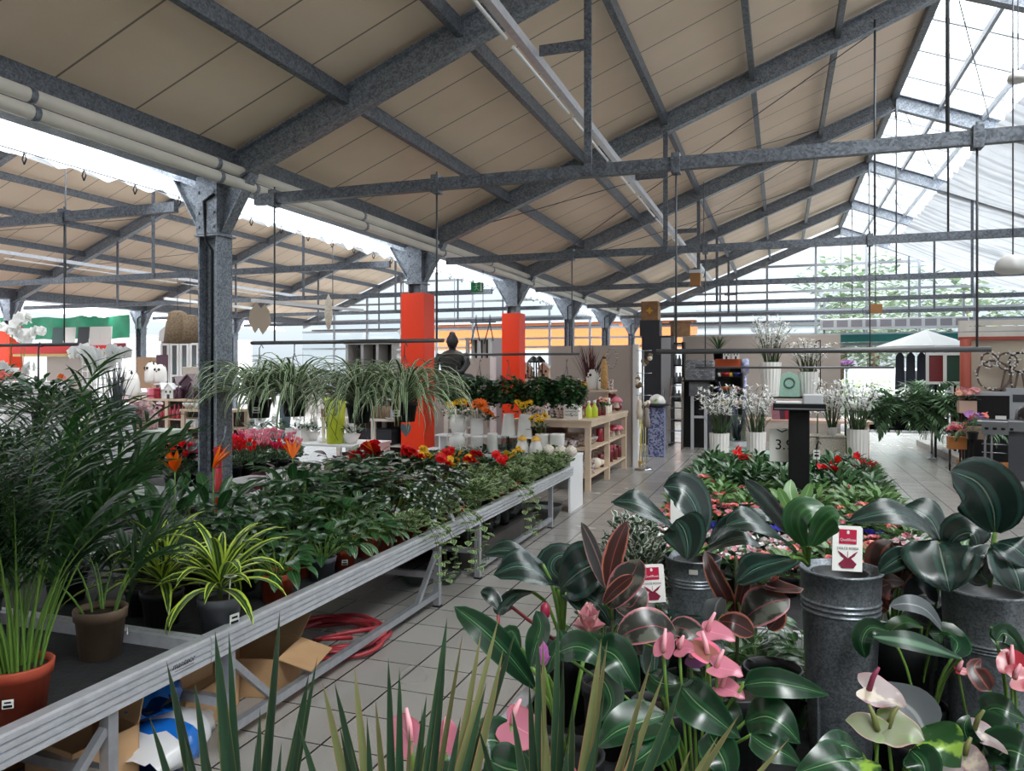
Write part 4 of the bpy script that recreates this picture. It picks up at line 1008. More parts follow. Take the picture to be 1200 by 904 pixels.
Proto(k_flowering('hanging_basket','hanging plant',L_BUSH,[P_ORANGE],POTBLK,200,.45,.2,.12,.06,.3,0,lshape='lance')).place(W(-20,480,7.6)-Vector((0,0,.1)),'hanging basket of plain green leaves at the rail end',1,1.0)
Proto(k_flowering('hanging_basket','hanging plant',L_BUSH,[P_ORANGE],POTBLK,180,.36,.2,.1,.05,.28,0,lshape='lance')).place(W(82,492,7.8)-Vector((0,0,.14)),'hanging basket of plain green leaves, beside the flowering one',2,1.0)
# ================================================================ SHOP FITTINGS AND GOODS BEHIND THE BENCHES
TAUPE=M('taupe_panel',(176,164,156),.6); WOODP=M('pale_wood',(206,184,160),.55,var=.08,scale=5); WOODW=M('whitewashed_wood',(214,206,196),.55,var=.06,scale=5)
ANTH=M('anthracite',(48,51,58),.5); LGREY=M('light_grey_panel',(170,172,176),.5); ORANGEW=M('orange_wood',(196,128,66),.55)
PINKISH=M('pink_wood',(206,176,158),.55); TEAL=M('teal_paint',(20,112,108),.5); MINT=M('mint_ceramic',(150,184,168),.35,var=.1,scale=60); ROPE=M('rope_texture',(186,180,168),.8,var=.3,scale=70,bmp=.5)
CRIM=M('crimson_glaze',(150,28,48),.3,coat=.4); DRED=M('dark_red_glaze',(110,24,34),.3,coat=.4); PLUM=M('plum_glaze',(70,34,52),.35); LIMEG=M('lime_glaze',(188,204,40),.3,coat=.3); YELL=M('yellow_ochre',(212,160,50),.45); PINKG=M('pink_glaze',(222,120,140),.35)
BROWN=M('brown_wicker',(128,108,86),.8,var=.35,scale=40,bmp=.6); CREAM=M('cream_glaze',(226,216,198),.35); SPECK=M('speckled_white',(226,222,218),.35,col2=(170,96,80),scale=26); DGREEN=M('dark_green_net',(10,120,84),.6,var=.2,scale=3)
def glaze(n,c,r=.35): return M(n,c,r,coat=.3)
def T(name,label,cat,loc,rz=0,group=None): return thing(name,label,cat,loc,rz,group)
def panel(label,x0,x1,y,z1,mat=TAUPE,post=None,th=.05,z0=0,name='partition_panel'):
    t=T(name,label,'partition',(0,0,0)); part('board',MB().box(x0,x1,y,y+th,z0,z1),mat,t)
    if post is not None: part('end_post',MB().box(x1,x1+.09,y-.04,y+th+.02,0,z1+.02),WHITE,t)
    else: part('top_edge',MB().box(x0,x1,y-.005,y+th+.005,z1,z1+.015),WOODW,t)
    return t
def xy(px,d): q=W(px,432,d); return q.x,q.y
# --- white counter with the vases
CY0,CY1=8.74,9.36
t=T('white_counter','long white counter with end panel behind the ivy bench, holding white vases','counter',(0,0,0))
part('top',MB().bbox(-4.4,-2.33,CY0,CY1,.62,.65),WHITE,t); part('end_panel',MB().box(-2.36,-2.335,CY0+.01,CY1-.01,0,.62),WHITE,t); part('end_panel',MB().box(-4.38,-4.355,CY0+.01,CY1-.01,0,.62),WHITE,t); part('rear_panel',MB().box(-4.35,-2.36,CY1-.05,CY1-.03,.2,.62),WHITE,t)
t=T('white_riser','low white riser standing on the white counter under the upper vases','riser',(0,0,.65)); part('board',MB().bbox(-4.25,-2.85,CY1-.26,CY1-.02,.17,.19),WHITE,t)
for x in (-4.2,-2.9): part('side',MB().box(x,x+.02,CY1-.25,CY1-.03,0,.17),WHITE,t)
def vz(name,prof,px,y,z,label,mat=CERAM,s=1,extra=None,cat='vase',n=20,rz=0):
    x=XatY(px,y); t=T(name,label,cat,(x,y,z),rz); part('body',MB().lathe([(r*s,h*s) for r,h in prof],n),mat,t)
    if extra: extra(t,s)
    return t
TAPER=[(0,0),(.062,0),(.08,.02),(.066,.24),(.072,.26),(.062,.26),(.058,.03),(0,.03)]
TALL=[(0,0),(.095,0),(.096,.01),(.068,.27),(.072,.285),(.062,.285),(.06,.05),(0,.05)]
CYL=[(0,0),(.075,0),(.085,.02),(.085,.2),(.09,.22),(.078,.22),(.074,.03),(0,.03)]
URN=[(0,0),(.06,0),(.075,.03),(.105,.11),(.1,.17),(.07,.2),(.085,.225),(.07,.22),(.06,.19),(0,.18)]
JARP=[(0,0),(.06,0),(.085,.02),(.082,.1),(.055,.17),(.058,.18),(.05,.18),(0,.17)]
GLOBE=[(0,0),(.045,0),(.085,.045),(.09,.085),(.07,.135),(.035,.155),(.038,.165),(.03,.165),(0,.15)]
def handles(t,s):
    for k in (1,-1): part('handle',MB().tube([(k*.09*s,0,.15*s),(k*.13*s,0,.17*s),(k*.13*s,0,.2*s),(k*.08*s,0,.215*s)],.009*s,6),CERAM,t)
def lid(m): return lambda t,s: part('lid',MB().lathe([(.062*s,.178*s),(.06*s,.2*s),(.04*s,.22*s),(.012*s,.228*s),(.014*s,.245*s),(0,.25*s)],16),m,t)
yb,yf=CY1-.14,CY0+.16; zr_u,zr_l=.84,.65
vz('white_urn',URN,537,yb,zr_u,'white two handled urn on the riser beside the red column',extra=handles,s=1.15)
vz('white_urn',URN,536,yf,zr_l,'white two handled urn on the counter beside the red column',extra=handles,s=1.05)
vz('white_vase',CYL,559,yb,zr_u,'straight white vase with sunflowers on the riser')
vz('white_vase',CYL,559,yf,zr_l,'straight white vase on the counter under the sunflower vase',s=.95)
vz('white_vase',TAPER,577,yf,zr_l,'slim ribbed white vase on the counter, third from the red column',s=.95)
vz('white_vase',TALL,596,yb,zr_u,'tall tapering white vase on the riser before the narrow red column')
vz('white_vase',TALL,615,yb,zr_u,'tall tapering white vase on the riser past the narrow red column',s=1.0)
vz('glass_vase',TALL,592,yf,zr_l,'clear glass vase on the counter below the narrow red column',GLASSJ,.75)
vz('glass_vase',CYL,601,yf+.05,zr_l,'clear wide glass vase on the counter by the lidded jars',GLASSJ,.9)
vz('lidded_jar',JARP,612,yf-.02,zr_l,'white jar with ochre lid, first of the two before the globes',extra=lid(YELL),s=.98)
vz('lidded_jar',JARP,628,yf-.02,zr_l,'white jar with ochre lid, next to the patterned globes',extra=lid(YELL),s=.98)
vz('white_vase',CYL,636,yb-.02,zr_l,'white cylinder vase behind the ochre lidded jars',s=1.05)
vz('white_vase',CYL,653,yb-.02,zr_l,'white cylinder vase behind the patterned globes',s=1.08)
for i,px in enumerate((643,657,669)): vz('patterned_globe',GLOBE,px,yf-.08,zr_l,'stone patterned globe vase, %s of three on the counter end'%ORD[i],M('stone_pattern',(208,198,186),.5,var=.25,scale=60),s=.82)
def bouquet(loc,label,pm,n=5,h=.18,r=.1,fr=.05,leaf=L_BUSH,name='flower_bouquet',npet=12,nl=26,cat='bouquet'):
    t=T(name,label,cat,loc); st=MB(); lf=MB(); fl=MB(); bush(lf,None,nl,r,h*.6,.0,.09,.04,'lance',.8,3)
    for i in range(n):
        a=i*2.4; rr=r*.8*sqrt((i+.5)/n); p=Vector((cos(a)*rr,sin(a)*rr,h*R(.65,1))); st.tube([(0,0,-.08),p],.003,4)
        flower5(fl,p,fr,npet,.35,0,.42,shape='lance'); flower5(fl,p+Vector((0,-.004,.004)),fr*.7,npet,.9,0,.4,shape='lance'); fl.ball(p,fr*.3,6,4,1,.5)
    part('stem',st,STEMG,t); part('foliage',lf,leaf,t); part('blossom',fl,[pm,SOIL],t); return t
def bq(px,py,d,*a,**k): return bouquet(W(px,py,d),*a,**k)
bouquet((XatY(559,yb),yb,1.06),'orange sunflowers in the straight white vase on the riser',P_ORANGE,6,.2,.16,.095)
bouquet((XatY(537,yb),yb,1.09),'yellow flowers spilling from the white urn on the riser',P_YEL,7,.18,.17,.07)
bouquet((XatY(572,yb),yb,1.02),'orange sunflower bouquet leaning between the sunflower vase and tall vase',P_ORANGE,3,.12,.08,.1)
bouquet((XatY(615,yb),yb,1.12),'yellow orange roses in the tall tapering vase below the ivy balls',P_YEL,6,.14,.12,.075)
bouquet((XatY(632,yb),yb,.90),'yellow flowers in the cylinder vase behind the jars',P_YEL,5,.2,.12,.06)
# --- pale wooden gift shelf
GX0,GX1,GY0,GY1=-3.6,-2.45,10.3,13.0
t=T('gift_shelf','pale wooden gift shelf with two lower boards at the aisle','shelf unit',(0,0,0))
part('top_board',MB().bbox(GX0,GX1,GY0,GY1,.95,.985),WOODP,t)
for z in (.56,.18): part('shelf_board',MB().bbox(GX0+.03,GX1-.03,GY0+.03,GY1-.03,z,z+.025),WOODP,t)
for x in (GX0+.03,GX1-.1):
    for y in (GY0+.02,GY0+1.25,GY1-.1): part('post',MB().box(x,x+.075,y,y+.075,0,.95),WOODP,t)
part('apron',MB().box(GX1-.03,GX1-.01,GY0+.02,GY1-.02,.89,.95),WOODP,t); part('apron',MB().box(GX0+.05,GX1-.02,GY0+.01,GY0+.03,.88,.95),WOODP,t)
part('back_panel',MB().box(GX0+.02,GX0+.035,GY0+.05,GY1-.05,.18,.95),M('shelf_shadow_wood',(112,70,56),.7),t)  # back panel in a darker brown than the shelf boards
t=T('display_riser','small wooden riser at the rear of the gift shelf under the owl figures','riser',(0,0,.985)); part('board',MB().bbox(-3.5,-2.62,12.25,12.9,.33,.355),WOODP,t)
for x in (-3.45,-2.75): part('leg',MB().box(x,x+.05,12.5,12.56,0,.33),WOODP,t)
# small goods
def g_owl(name,m,beak):
    t=T(name,None,'figurine',(0,0,0)); part('body',MB().lathe([(0,0),(.08,0),(.095,.05),(.09,.16),(.075,.23),(.05,.27),(0,.28)],14),m,t)
    e=MB()
    for s in (1,-1): e.ball((s*.032,-.075,.2),.02,8,5); e.lathe([(.02,.24),(.0,.3)],6,(s*.05,0,0))
    part('eyes',e,SOIL,t); part('beak',MB().lathe([(.015,.0),(0,-.035)],6,(0,-.085,.185)),beak,t); return t
def g_bottle(m,capm=None,s=1):
    t=T('bottle',None,'bottle',(0,0,0)); part('body',MB().lathe([(0,0),(.045,0),(.048,.02),(.048,.13),(.018,.18),(.018,.22),(0,.22)],12),m,t); part('cap',MB().lathe([(.022,.215),(.022,.245),(0,.25)],10),capm or m,t); return t
def g_mug(m):
    t=T('mug',None,'mug',(0,0,0)); part('cup',MB().lathe([(0,0),(.04,0),(.047,.01),(.047,.1),(.042,.1),(.04,.015),(0,.015)],14),m,t); part('handle',MB().tube([(.045,0,.08),(.075,0,.07),(.075,0,.04),(.045,0,.03)],.007,6),m,t); return t
def g_bowl(m):
    t=T('bowl',None,'bowl',(0,0,0)); part('body',MB().lathe([(0,0),(.05,0),(.11,.07),(.12,.1),(.112,.1),(.095,.06),(0,.02)],16),m,t); return t
def g_box(m,sx,sy,sz,name='gift_tin',rib=False):
    t=T(name,None,'tin',(0,0,0)); part('body',MB().bbox(-sx/2,sx/2,-sy/2,sy/2,0,sz*.82),m,t); part('lid',MB().bbox(-sx/2-.004,sx/2+.004,-sy/2-.004,sy/2+.004,sz*.82,sz),m,t); return t
def g_mush(m):
    t=T('mushroom_figure',None,'figurine',(0,0,0)); part('stalk',MB().lathe([(0,0),(.045,0),(.03,.06),(.028,.1)],12),CREAM,t); part('cap',MB().lathe([(0,.16),(.05,.15),(.085,.11),(.09,.085),(.05,.09),(0,.09)],14),m,t); return t
def g_candle(m,h=.14,r=.04):
    t=T('pillar_candle',None,'candle',(0,0,0)); part('wax',MB().lathe([(0,0),(r,0),(r,h),(r*.9,h+.004),(0,h-.004)],14),m,t); part('wick',MB().tube([(0,0,h-.005),(0,0,h+.015)],.002,4),SOIL,t); return t
def g_bauble(m,r=.06):
    t=T('glazed_ball',None,'ornament',(0,0,0)); part('ball',MB().ball((0,0,r),r,12,8),m,t); part('stalk',MB().tube([(0,0,2*r-.004),(.006,0,2*r+.02)],.004,5),SOIL,t); return t
def g_lantern(m,s=1):
    t=T('lantern',None,'lantern',(0,0,0)); w=.07; mb=MB(); mb.box(-w,w,-w,w,0,.02).box(-w,w,-w,w,.24,.26)
    for x in (-w,w-.012):
        for y in (-w,w-.012): mb.box(x,x+.012,y,y+.012,.02,.24)
    part('frame',mb,m,t); part('roof',MB().lathe([(.1,.26),(.03,.33),(.0,.34)],4),m,t); part('ring',MB().tube([(cos(a)*.025,0,.36+sin(a)*.025) for a in [i*pi/5 for i in range(11)]],.004,5),m,t); part('candle',MB().lathe([(0,.02),(.025,.02),(.025,.11),(0,.11)],10),CREAM,t); return t
def g_house(m,s=1,roof=None):
    t=T('house_figure',None,'figurine',(0,0,0)); part('wall',MB().prism([(-.07,0),(.07,0),(.07,.13),(0,.2),(-.07,.13)],(0,.05,0),(1,0,0),(0,0,1),.1),m,t); part('roof',MB().beam((0,0,.21),(.085,0,.125),.12,.012).beam((0,0,.21),(-.085,0,.125),.12,.012),roof or m,t); w=MB(); w.box(-.02,.02,-.054,-.05,0,.06).box(-.045,-.02,-.054,-.05,.08,.11).box(.02,.045,-.054,-.05,.08,.11); part('window',w,ANTH,t); return t
PAT=M('floral_white',(228,224,220),.35,col2=(120,70,66),scale=38)
script_m=M('script_white',(228,226,222),.4)
goods=[
 # proto, list of (x,y,z,label,scale)
 (g_owl('owl_figure',CERAM,CRIM),[(-2.95,12.5,1.34,'white owl jar with dark eyes on the riser, tallest at the rear',1.25),(-2.78,12.42,1.34,'white owl jar on the riser next to the riser end',.8)]),
 (g_owl('owl_figure',PAT,YELL),[(-3.1,10.75,.985,'speckled owl figure on the gift shelf corner',.8),(-2.98,10.62,.985,'speckled owl figure before the script tin',.7)]),
 (g_box(PAT,.17,.15,.16),[(-3.25,12.4,1.34,'flowered white tin on the riser towards the red column',1.2),(-2.75,12.7,1.34,'flowered white tin on the riser end at the rear',1.1),(-2.85,10.7,.205,'flowered white tin on the lowest shelf by the corner',1.1),(-2.62,10.72,.205,'flowered white tin on the lowest shelf at the aisle',1.25),(-3.3,10.6,.985,'flowered tin on the gift shelf before the counter',.9)]),
 (g_bottle(LIMEG,WHITE),[(-2.62,10.85,.985,'lime bottle on the gift shelf by the script tin',1.0),(-2.57,11.0,.985,'lime bottle on the gift shelf, behind the foremost lime one',1.0)]),
 (g_bottle(DRED,CRIM),[(-2.6,11.35,.985,'dark red bottle on the gift shelf, first after the lime ones',1.0),(-2.56,11.5,.985,'dark red bottle on the gift shelf, second after the lime ones',1.0),(-2.72,11.2,.985,'dark red bottle one step in from the shelf edge',1.0)]),
 (g_bottle(CREAM,WHITE),[(-2.56,11.75,.985,'cream bottle on the gift shelf past the dark red bottles',1.0),(-2.56,11.95,.985,'cream bottle on the gift shelf, second past the red bottles',1.0),(-2.6,12.15,.985,'cream bottle on the gift shelf, third past the red bottles',.9)]),
 (g_bauble(DRED,.075),[(-2.66,12.5,.985,'dark red glazed apple at the shelf end, lower one',1),(-2.58,12.75,.985,'dark red glazed apple at the very end of the shelf',1),(-2.7,12.85,.985,'dark red glazed apple behind the end one',1.2),(-2.62,12.62,1.13,'dark red glazed apple lying on top of others',1),(-2.72,12.72,1.14,'second dark red glazed apple lying on top',.95)]),
 (g_mush(CRIM),[(-2.9,11.2,.985,'red capped mushroom figure at mid shelf',1.2),(-3.05,11.35,.985,'red capped mushroom figure behind another at mid shelf',1.25),(-2.8,11.6,.985,'red capped mushroom figure before the riser',1.2),(-2.6,12.4,.585,'red capped mushroom figure on the middle board near its far end',1.2),(-2.6,11.9,.585,'red capped mushroom figure in the middle board centre',1.1)]),
 (g_mush(PINKG),[(-2.52,12.35,1.06,'pink capped mushroom figure above the shelf end',1.1),(-2.56,12.65,.585,'pink capped mushroom figure at the end of the middle board',1.1)]),
 (g_mug(PAT),[(-3.3,10.42,.585,'patterned mug on the middle board, first from the counter',1.1),(-3.16,10.42,.585,'patterned mug on the middle board, second from the counter',1.1),(-3.02,10.42,.585,'patterned mug on the middle board, third from the counter',1.1),(-2.88,10.42,.585,'patterned mug on the middle board, fourth from the counter',1.1),(-2.74,10.42,.585,'patterned mug on the middle board by the corner post',1.1)]),
 (g_bowl(PAT),[(-2.68,10.7,.585,'patterned bowl on the middle board at the aisle',1.3),(-2.66,11.02,.585,'patterned bowl on the middle board behind the first bowl',1.15),(-3.2,10.62,.585,'patterned bowl behind the mugs',1.2),(-3.2,10.6,.205,'patterned bowl on the lowest board',1.3)]),
 (g_candle(CRIM,.2,.05),[(-2.6,11.45,.585,'crimson pillar candle on the middle board, first at the aisle',1),(-2.6,11.6,.585,'crimson pillar candle on the middle board, second at the aisle',1),(-2.62,12.2,.205,'crimson pillar candle on the lowest board',1.3),(-2.62,12.5,.205,'crimson pillar candle on the lowest board, farther one',1.2)]),
 (g_bauble(CREAM,.07),[(-2.6,11.2,.205,'cream round figure on the lowest board, first',1.2),(-2.6,11.45,.205,'cream round figure on the lowest board, second',1.1)]),
 (g_bauble(YELL,.06),[(-3.25,11.0,.585,'ochre gourd on the middle board',1),(-3.1,10.9,.585,'ochre gourd beside another on the middle board',1),(-3.25,12.6,1.34,'ochre gourd on the riser',1.1),(-3.08,12.45,1.34,'ochre gourd on the riser by the owl',1.2)]),
 (g_house(CERAM,1,CRIM),[(-3.3,11.3,.985,'white house figure with red roof on the gift shelf',1.2),(-3.25,11.7,.985,'white house figure with red roof deeper on the gift shelf',1.3)]),
]
PR={}
def lay(lst):
    for root,spots in lst:
        p=Proto(root)
        for i,(x,y,z,lab,s) in enumerate(spots): p.place((x,y,z+.001),lab,(i*.7)%1.2-.6,s)
lay(goods)
mg2,bx2,bt2=Proto(g_mug(SPECK)),Proto(g_box(SPECK,.13,.12,.15)),Proto(g_candle(DRED,.17,.045))
for i in range(7):
    y=10.6+.34*i
    mg2.place((-2.86,y,.586),'speckled mug on the middle board one step in, %s along from the corner'%ORD[i],.4*i,1.2)
    bx2.place((-2.84,y+.1,.206),'speckled tin on the lowest board one step in, %s along from the corner'%ORD[i],.2*i-.5,1.2)
    if i not in(0,1): bt2.place((-2.58,y+.17,.206),'dark red candle on the lowest board at the aisle edge, %s along'%ORD[i-2],0,1.1)
t=T('gift_tin','white cube tin with two lines of dark script on the gift shelf','tin',(-2.78,10.55,.986)); part('body',MB().bbox(-.11,.11,-.1,.1,0,.2),script_m,t)
for k,z in enumerate((.15,.11,.06)): 
    part('script_line',MB().tube([(-.08+.016*j,-.102,z+.008*sin(j*2.3+k)) for j in range(11)],.003,5),ANTH,t)
DG=T('dried_grass','dark red grass bunch standing high behind the owl jars','dried grass',(XatY(692,12.55),12.55,1.342)); gr=MB()
for i in range(70): gr.leaf((R(-.06,.06),R(-.06,.06),0.02),R(0,6.3),R(1.1,1.5),R(.5,.85),.02,R(.1,.7),5,'lance',.3)
part('blade',gr,L_RED,DG); part('pot',pot(.09,.1),DRED,DG)
bq(706,478,11.6,'pink and peach flower bunch between tins on the gift shelf',P_PEACH,6,.14,.1,.05)
t=T('white_wreath','white twig wreath hanging on the taupe partition by the gift shelf','wreath',W(717,420,13.0)); wm=MB()
for k in range(14):
    a=k/14*2*pi; wm.tube([(cos(a)*.09,0,sin(a)*.16),(cos(a+.5)*.1,-.02,sin(a+.5)*.18)],.006,5)
    for b in range(4): wm.leaf((cos(a)*.09,-.02,sin(a)*.16),b*1.6,.3,.045,.03,.5,2,'oval',0,0,1)
part('ring',wm,[M('grey_twig',(140,130,124),.7),P_WHITE],t)
t=T('straw_broom','straw coloured hanging broom beside the owl jars','broom',W(708,428,12.6)); part('bristle',MB().lathe([(0,-.4),(.07,-.38),(.05,0),(.02,.18),(0,.2)],10),M('straw',(190,150,96),.8,var=.2,scale=30),t); part('band',MB().lathe([(.035,.1),(.037,.12),(.03,.14)],10),ANTH,t)
panel('taupe partition with white end post behind the gift shelf',XatY(645,13.25),XatY(742,13.25),13.25,2.1,TAUPE,1)
# hanging ornaments column by the partition end
t=T('ornament_stand','tall stand hung with brown and white ornaments beside the white end post','display stand',(*xy(754,12.9),0)); part('pole',MB().tube([(0,0,.0),(0,0,2.0)],.012,6),CHROME,t); part('foot',MB().lathe([(0,0),(.16,0),(.16,.02),(0,.03)],12),CHROME,t)
for z in (2.0,1.62,1.25): part('arm',MB().tube([(-.12,0,z),(.14,0,z)],.006,5).tube([(0,-.12,z),(0,.12,z)],.006,5),CHROME,t)
orn=Proto(g_bauble(BROWN,.045)); orn2=Proto(g_bauble(CREAM,.04)); sx,sy=xy(754,12.9)
for i in range(16):
    z=[1.83,1.74,1.45,1.36,1.05][i%5]+.02*(i%3); (orn if i%2 else orn2).place((sx+.11*cos(i*1.3),sy+.11*sin(i*1.3),z),'small %s ornament on the hung stand, %s going round'%('brown' if i%2 else 'cream',ORD[i//2]),0,1.0)
for i,z in enumerate((.85,.72)): solo('plush_animal',MB().lathe([(0,0),(.05,.0),(.06,.12),(.035,.2),(.045,.26),(.03,.32),(0,.33)],10),M('grey_plush',(150,140,134),.9) if i else CREAM,['cream long soft toy hanging low on the ornament stand','grey long soft toy hanging low on the ornament stand'][i],'soft toy',None,(sx-.05+.12*i,sy-.08,z))
# yellow rods basket + mosaic pedestal
c=F(748,545,0); t=T('wire_plant_rack','small yellow green wire rack with stakes by the aisle','rack',(c.x,c.y,0)); mb=MB()
for x in (-.11,.11):
    for y in (-.11,.11): mb.tube([(x,y,0),(x,y,.72)],.006,5)
for z in (.02,.36,.7): mb.tube([(-.11,-.11,z),(.11,-.11,z),(.11,.11,z),(-.11,.11,z),(-.11,-.11,z)],.006,5)
part('frame',mb,M('pale_yellow_wire',(214,208,140),.4),t); st=MB()
for i in range(16): st.tube([(R(-.09,.09),R(-.09,.09),.03),(R(-.12,.12),R(-.12,.12),R(.7,1.0))],.008,5)
part('stake',st,M('lime_stake',(188,176,70),.5),t)
Proto(k_strap('small_yellow_pot_plant','potted plant',L_SPID,YELL,20,.16,.014,.07,.1,(.3,1.4),(.6,1.2),.02,False,5)).place((c.x+.02,c.y-.2,0),'small grassy plant in an ochre pot at the foot of the wire rack',0)
def mosaic():
    m,nt,b=newmat('blue_mosaic'); vo=nt.nodes.new('ShaderNodeTexVoronoi'); vo.inputs['Scale'].default_value=38; nt.links.new(coord(nt),vo.inputs['Vector'])
    nt.links.new(ramp(nt,sepxyz(nt,vo.outputs['Color'])[0],[(.3,srgb(64,72,112)),(.6,srgb(150,156,186))]),b.inputs['Base Color']); b.inputs['Roughness'].default_value=.3; return m
c=F(770,535,0); t=T('mosaic_pedestal','blue mosaic pedestal with dark dish top beside the anthracite cabinet','pedestal',(c.x,c.y,0)); part('shaft',MB().bbox(-.15,.15,-.15,.15,0,.95),mosaic(),t); part('dish',MB().lathe([(0,.95),(.1,.95),(.28,1.0),(.28,1.03),(.24,1.02),(0,.98)],20),ANTH,t)
t=T('white_egg','white dome ornament with green leaf on the mosaic pedestal dish','ornament',(c.x,c.y,.985)); part('dome',MB().lathe([(0,0),(.15,0),(.17,.07),(.12,.17),(.05,.21),(0,.22)],16),CERAM,t); part('leaf_mark',MB().prism([(-.03,0),(0,-.03),(.04,.02),(0,.03)],(0,-.175,.1),(1,0,0),(0,.2,1),.01),M('fresh_green',(110,200,60),.4),t)
# anthracite cabinet + ladder + black rack + firebox
Ya=17.1
t=T('anthracite_cabinet','tall anthracite cabinet with pale grey door beside the ladder','cabinet',(0,0,0)); xa,xb,xc2=XatY(752,Ya),XatY(775,Ya),XatY(786,Ya)
part('body',MB().box(xa,xc2,Ya,Ya+.6,0,2.42),ANTH,t); d=part('door',MB().bbox(xb,xc2,Ya-.03,Ya-.001,.05,2.38),LGREY,t); part('handle',MB().tube([(xb+.06,-.035+Ya,1.0),(xb+.06,Ya-.07,1.02),(xb+.06,Ya-.07,1.22),(xb+.06,Ya-.035,1.24)],.012,6),CHROME,d)
c=W(755,370,16.5); t=T('ornate_cube','brown cube lamp with yellow star on the anthracite cabinet','ornament',(c.x,Ya+.3,2.42)); part('box',MB().bbox(-.19,.19,-.19,.19,.36,.78),M('rust_wood',(140,104,70),.6,var=.2,scale=9),t); part('base',MB().bbox(-.22,.22,-.2,.2,0,.36),ANTH,t); part('star',MB().prism([(0,.09),(.03,.03),(.09,0),(.03,-.03),(0,-.09),(-.03,-.03),(-.09,0),(-.03,.03)],(0,-.2,.57),(1,0,0),(0,0,1),-.01),YELL,t)
t=T('wooden_crate','brown wooden crate lying on the anthracite cabinet beside the cube lamp','crate',(xc2-.05,Ya+.25,2.421),.4); part('board',MB().bbox(.05,.42,-.14,.14,0,.3),M('rust_wood',(140,104,70)),t); part('lid',MB().bbox(.03,.44,-.16,.16,.3,.33),BROWN,t)
xl=XatY(792,16.6); t=T('step_ladder','grey folded step ladder leaning by the anthracite cabinet door','ladder',(xl,16.6,0)); 
for s in (-.16,.16): part('rail',MB().beam((s,-.25,.0),(s*.75,.22,1.5),.05,.025),CHROME,t)
for k in range(6): f=(k+.6)/6.3; part('rung',MB().beam((-.16*(1-.25*f),-.25+.47*f,1.5*f),(.16*(1-.25*f),-.25+.47*f,1.5*f),.04,.02),CHROME,t)
xr0,xr1=XatY(787,17.6),XatY(800,17.6); t=T('black_rack','black open rack with small goods behind the ladder','rack',(0,17.6,0))
for x in (xr0,xr1): part('side',MB().box(x-.02,x+.02,0,.4,0,2.3),BLACK,t)
for z in (.5,.95,1.35,1.75,2.25): part('shelf_board',MB().box(xr0,xr1,0,.4,z,z+.03),BLACK,t)
bo=Proto(g_bottle(LGREY,WHITE))
for i,(fx,z) in enumerate(((.3,.98),(.6,.98),(.4,1.38),(.7,1.38),(.35,1.78),(.65,1.78))): bo.place((xr0+(xr1-xr0)*fx,17.72,z+.001),'grey bottle on the black rack, %s counting up from the low board'%ORD[i],0,.9)
def brickmat():
    m,nt,b=newmat('grey_slate_brick'); br=nt.nodes.new('ShaderNodeTexBrick'); br.inputs['Scale'].default_value=7; br.inputs['Color1'].default_value=(*srgb(150,152,156),1); br.inputs['Color2'].default_value=(*srgb(96,98,104),1); br.inputs['Mortar'].default_value=(*srgb(60,62,66),1)
    mp=nt.nodes.new('ShaderNodeMapping'); mp.inputs['Rotation'].default_value=(pi/2,0,0); nt.links.new(coord(nt),mp.inputs[0]); nt.links.new(mp.outputs[0],br.inputs['Vector']); nt.links.new(br.outputs[0],b.inputs['Base Color']); return m
Yk=16.4; x0,x1=XatY(803,Yk),XatY(836,Yk)
t=T('grill_kitchen','black barbecue kitchen with slate patterned lid on tall legs by the ladder','barbecue',(0,Yk,0)); part('hood',MB().bbox(x0,x1,0,.45,1.44,1.88,.02),brickmat(),t); part('firebox',MB().bbox(x0+.08,x1-.1,0,.42,1.12,1.42),M('worn_iron',(100,102,106),.5,.3,var=.2),t); part('rim_shelf',MB().box(x0-.05,x1+.05,-.05,.48,1.42,1.46),BLACK,t)
for x in (x0+.14,x1-.16): part('leg',MB().beam((x,.05,0),(x,.05,1.12),.06,.06),LGREY,t); 
part('cross_bar',MB().box(x0+.14,x1-.16,.03,.06,.66,.71),LGREY,t)
solo('black_backing_board',MB().box(x0-.1,x1+.05,Yk+.5,Yk+.54,0,1.5),BLACK,'black board standing behind the barbecue kitchen','panel')
solo('dark_post',MB().box(XatY(829,15.6),XatY(834,15.6),15.6,15.7,0,1.1),ANTH,'short anthracite post beside the white planters','post')
# taupe back wall
panel('long taupe back wall under the gable glass',XatY(800,18.8),XatY(985,18.8),18.8,2.46,TAUPE,None,.1,0,'taupe_back_wall')
# dark display house with orange roof, colourful goods
Yd=16.9; xc_=XatY(853,Yd); t=T('display_hut','dark display hut with orange roof and small colourful goods','display',(xc_,Yd,0)); part('frame',MB().box(-.3,-.26,0,.35,0,1.75).box(.26,.3,0,.35,0,1.75).box(-.3,.3,.33,.35,0,1.75),BLACK,t)
for z in (.9,1.2,1.5): part('shelf_board',MB().box(-.26,.26,0,.33,z,z+.02),BLACK,t)
part('roof',MB().prism([(-.34,1.72),(.34,1.72),(.27,1.9),(-.27,1.9)],(0,.0,0),(1,0,0),(0,.12,1),-.03).prism([(-.34,1.72),(-.27,1.9),(.27,1.9),(.34,1.72)],(0,.42,0),(1,0,0),(0,-.12,1),-.03),M('rust_orange',(196,88,44),.5),t)
cols_=[(glaze('red_tin',(190,40,40)),'red'),(glaze('yellow_tin',(236,196,60)),'yellow'),(glaze('blue_tin',(60,70,150)),'blue'),(glaze('orange_tin',(230,130,50)),'orange'),(CERAM,'white')]
i=0
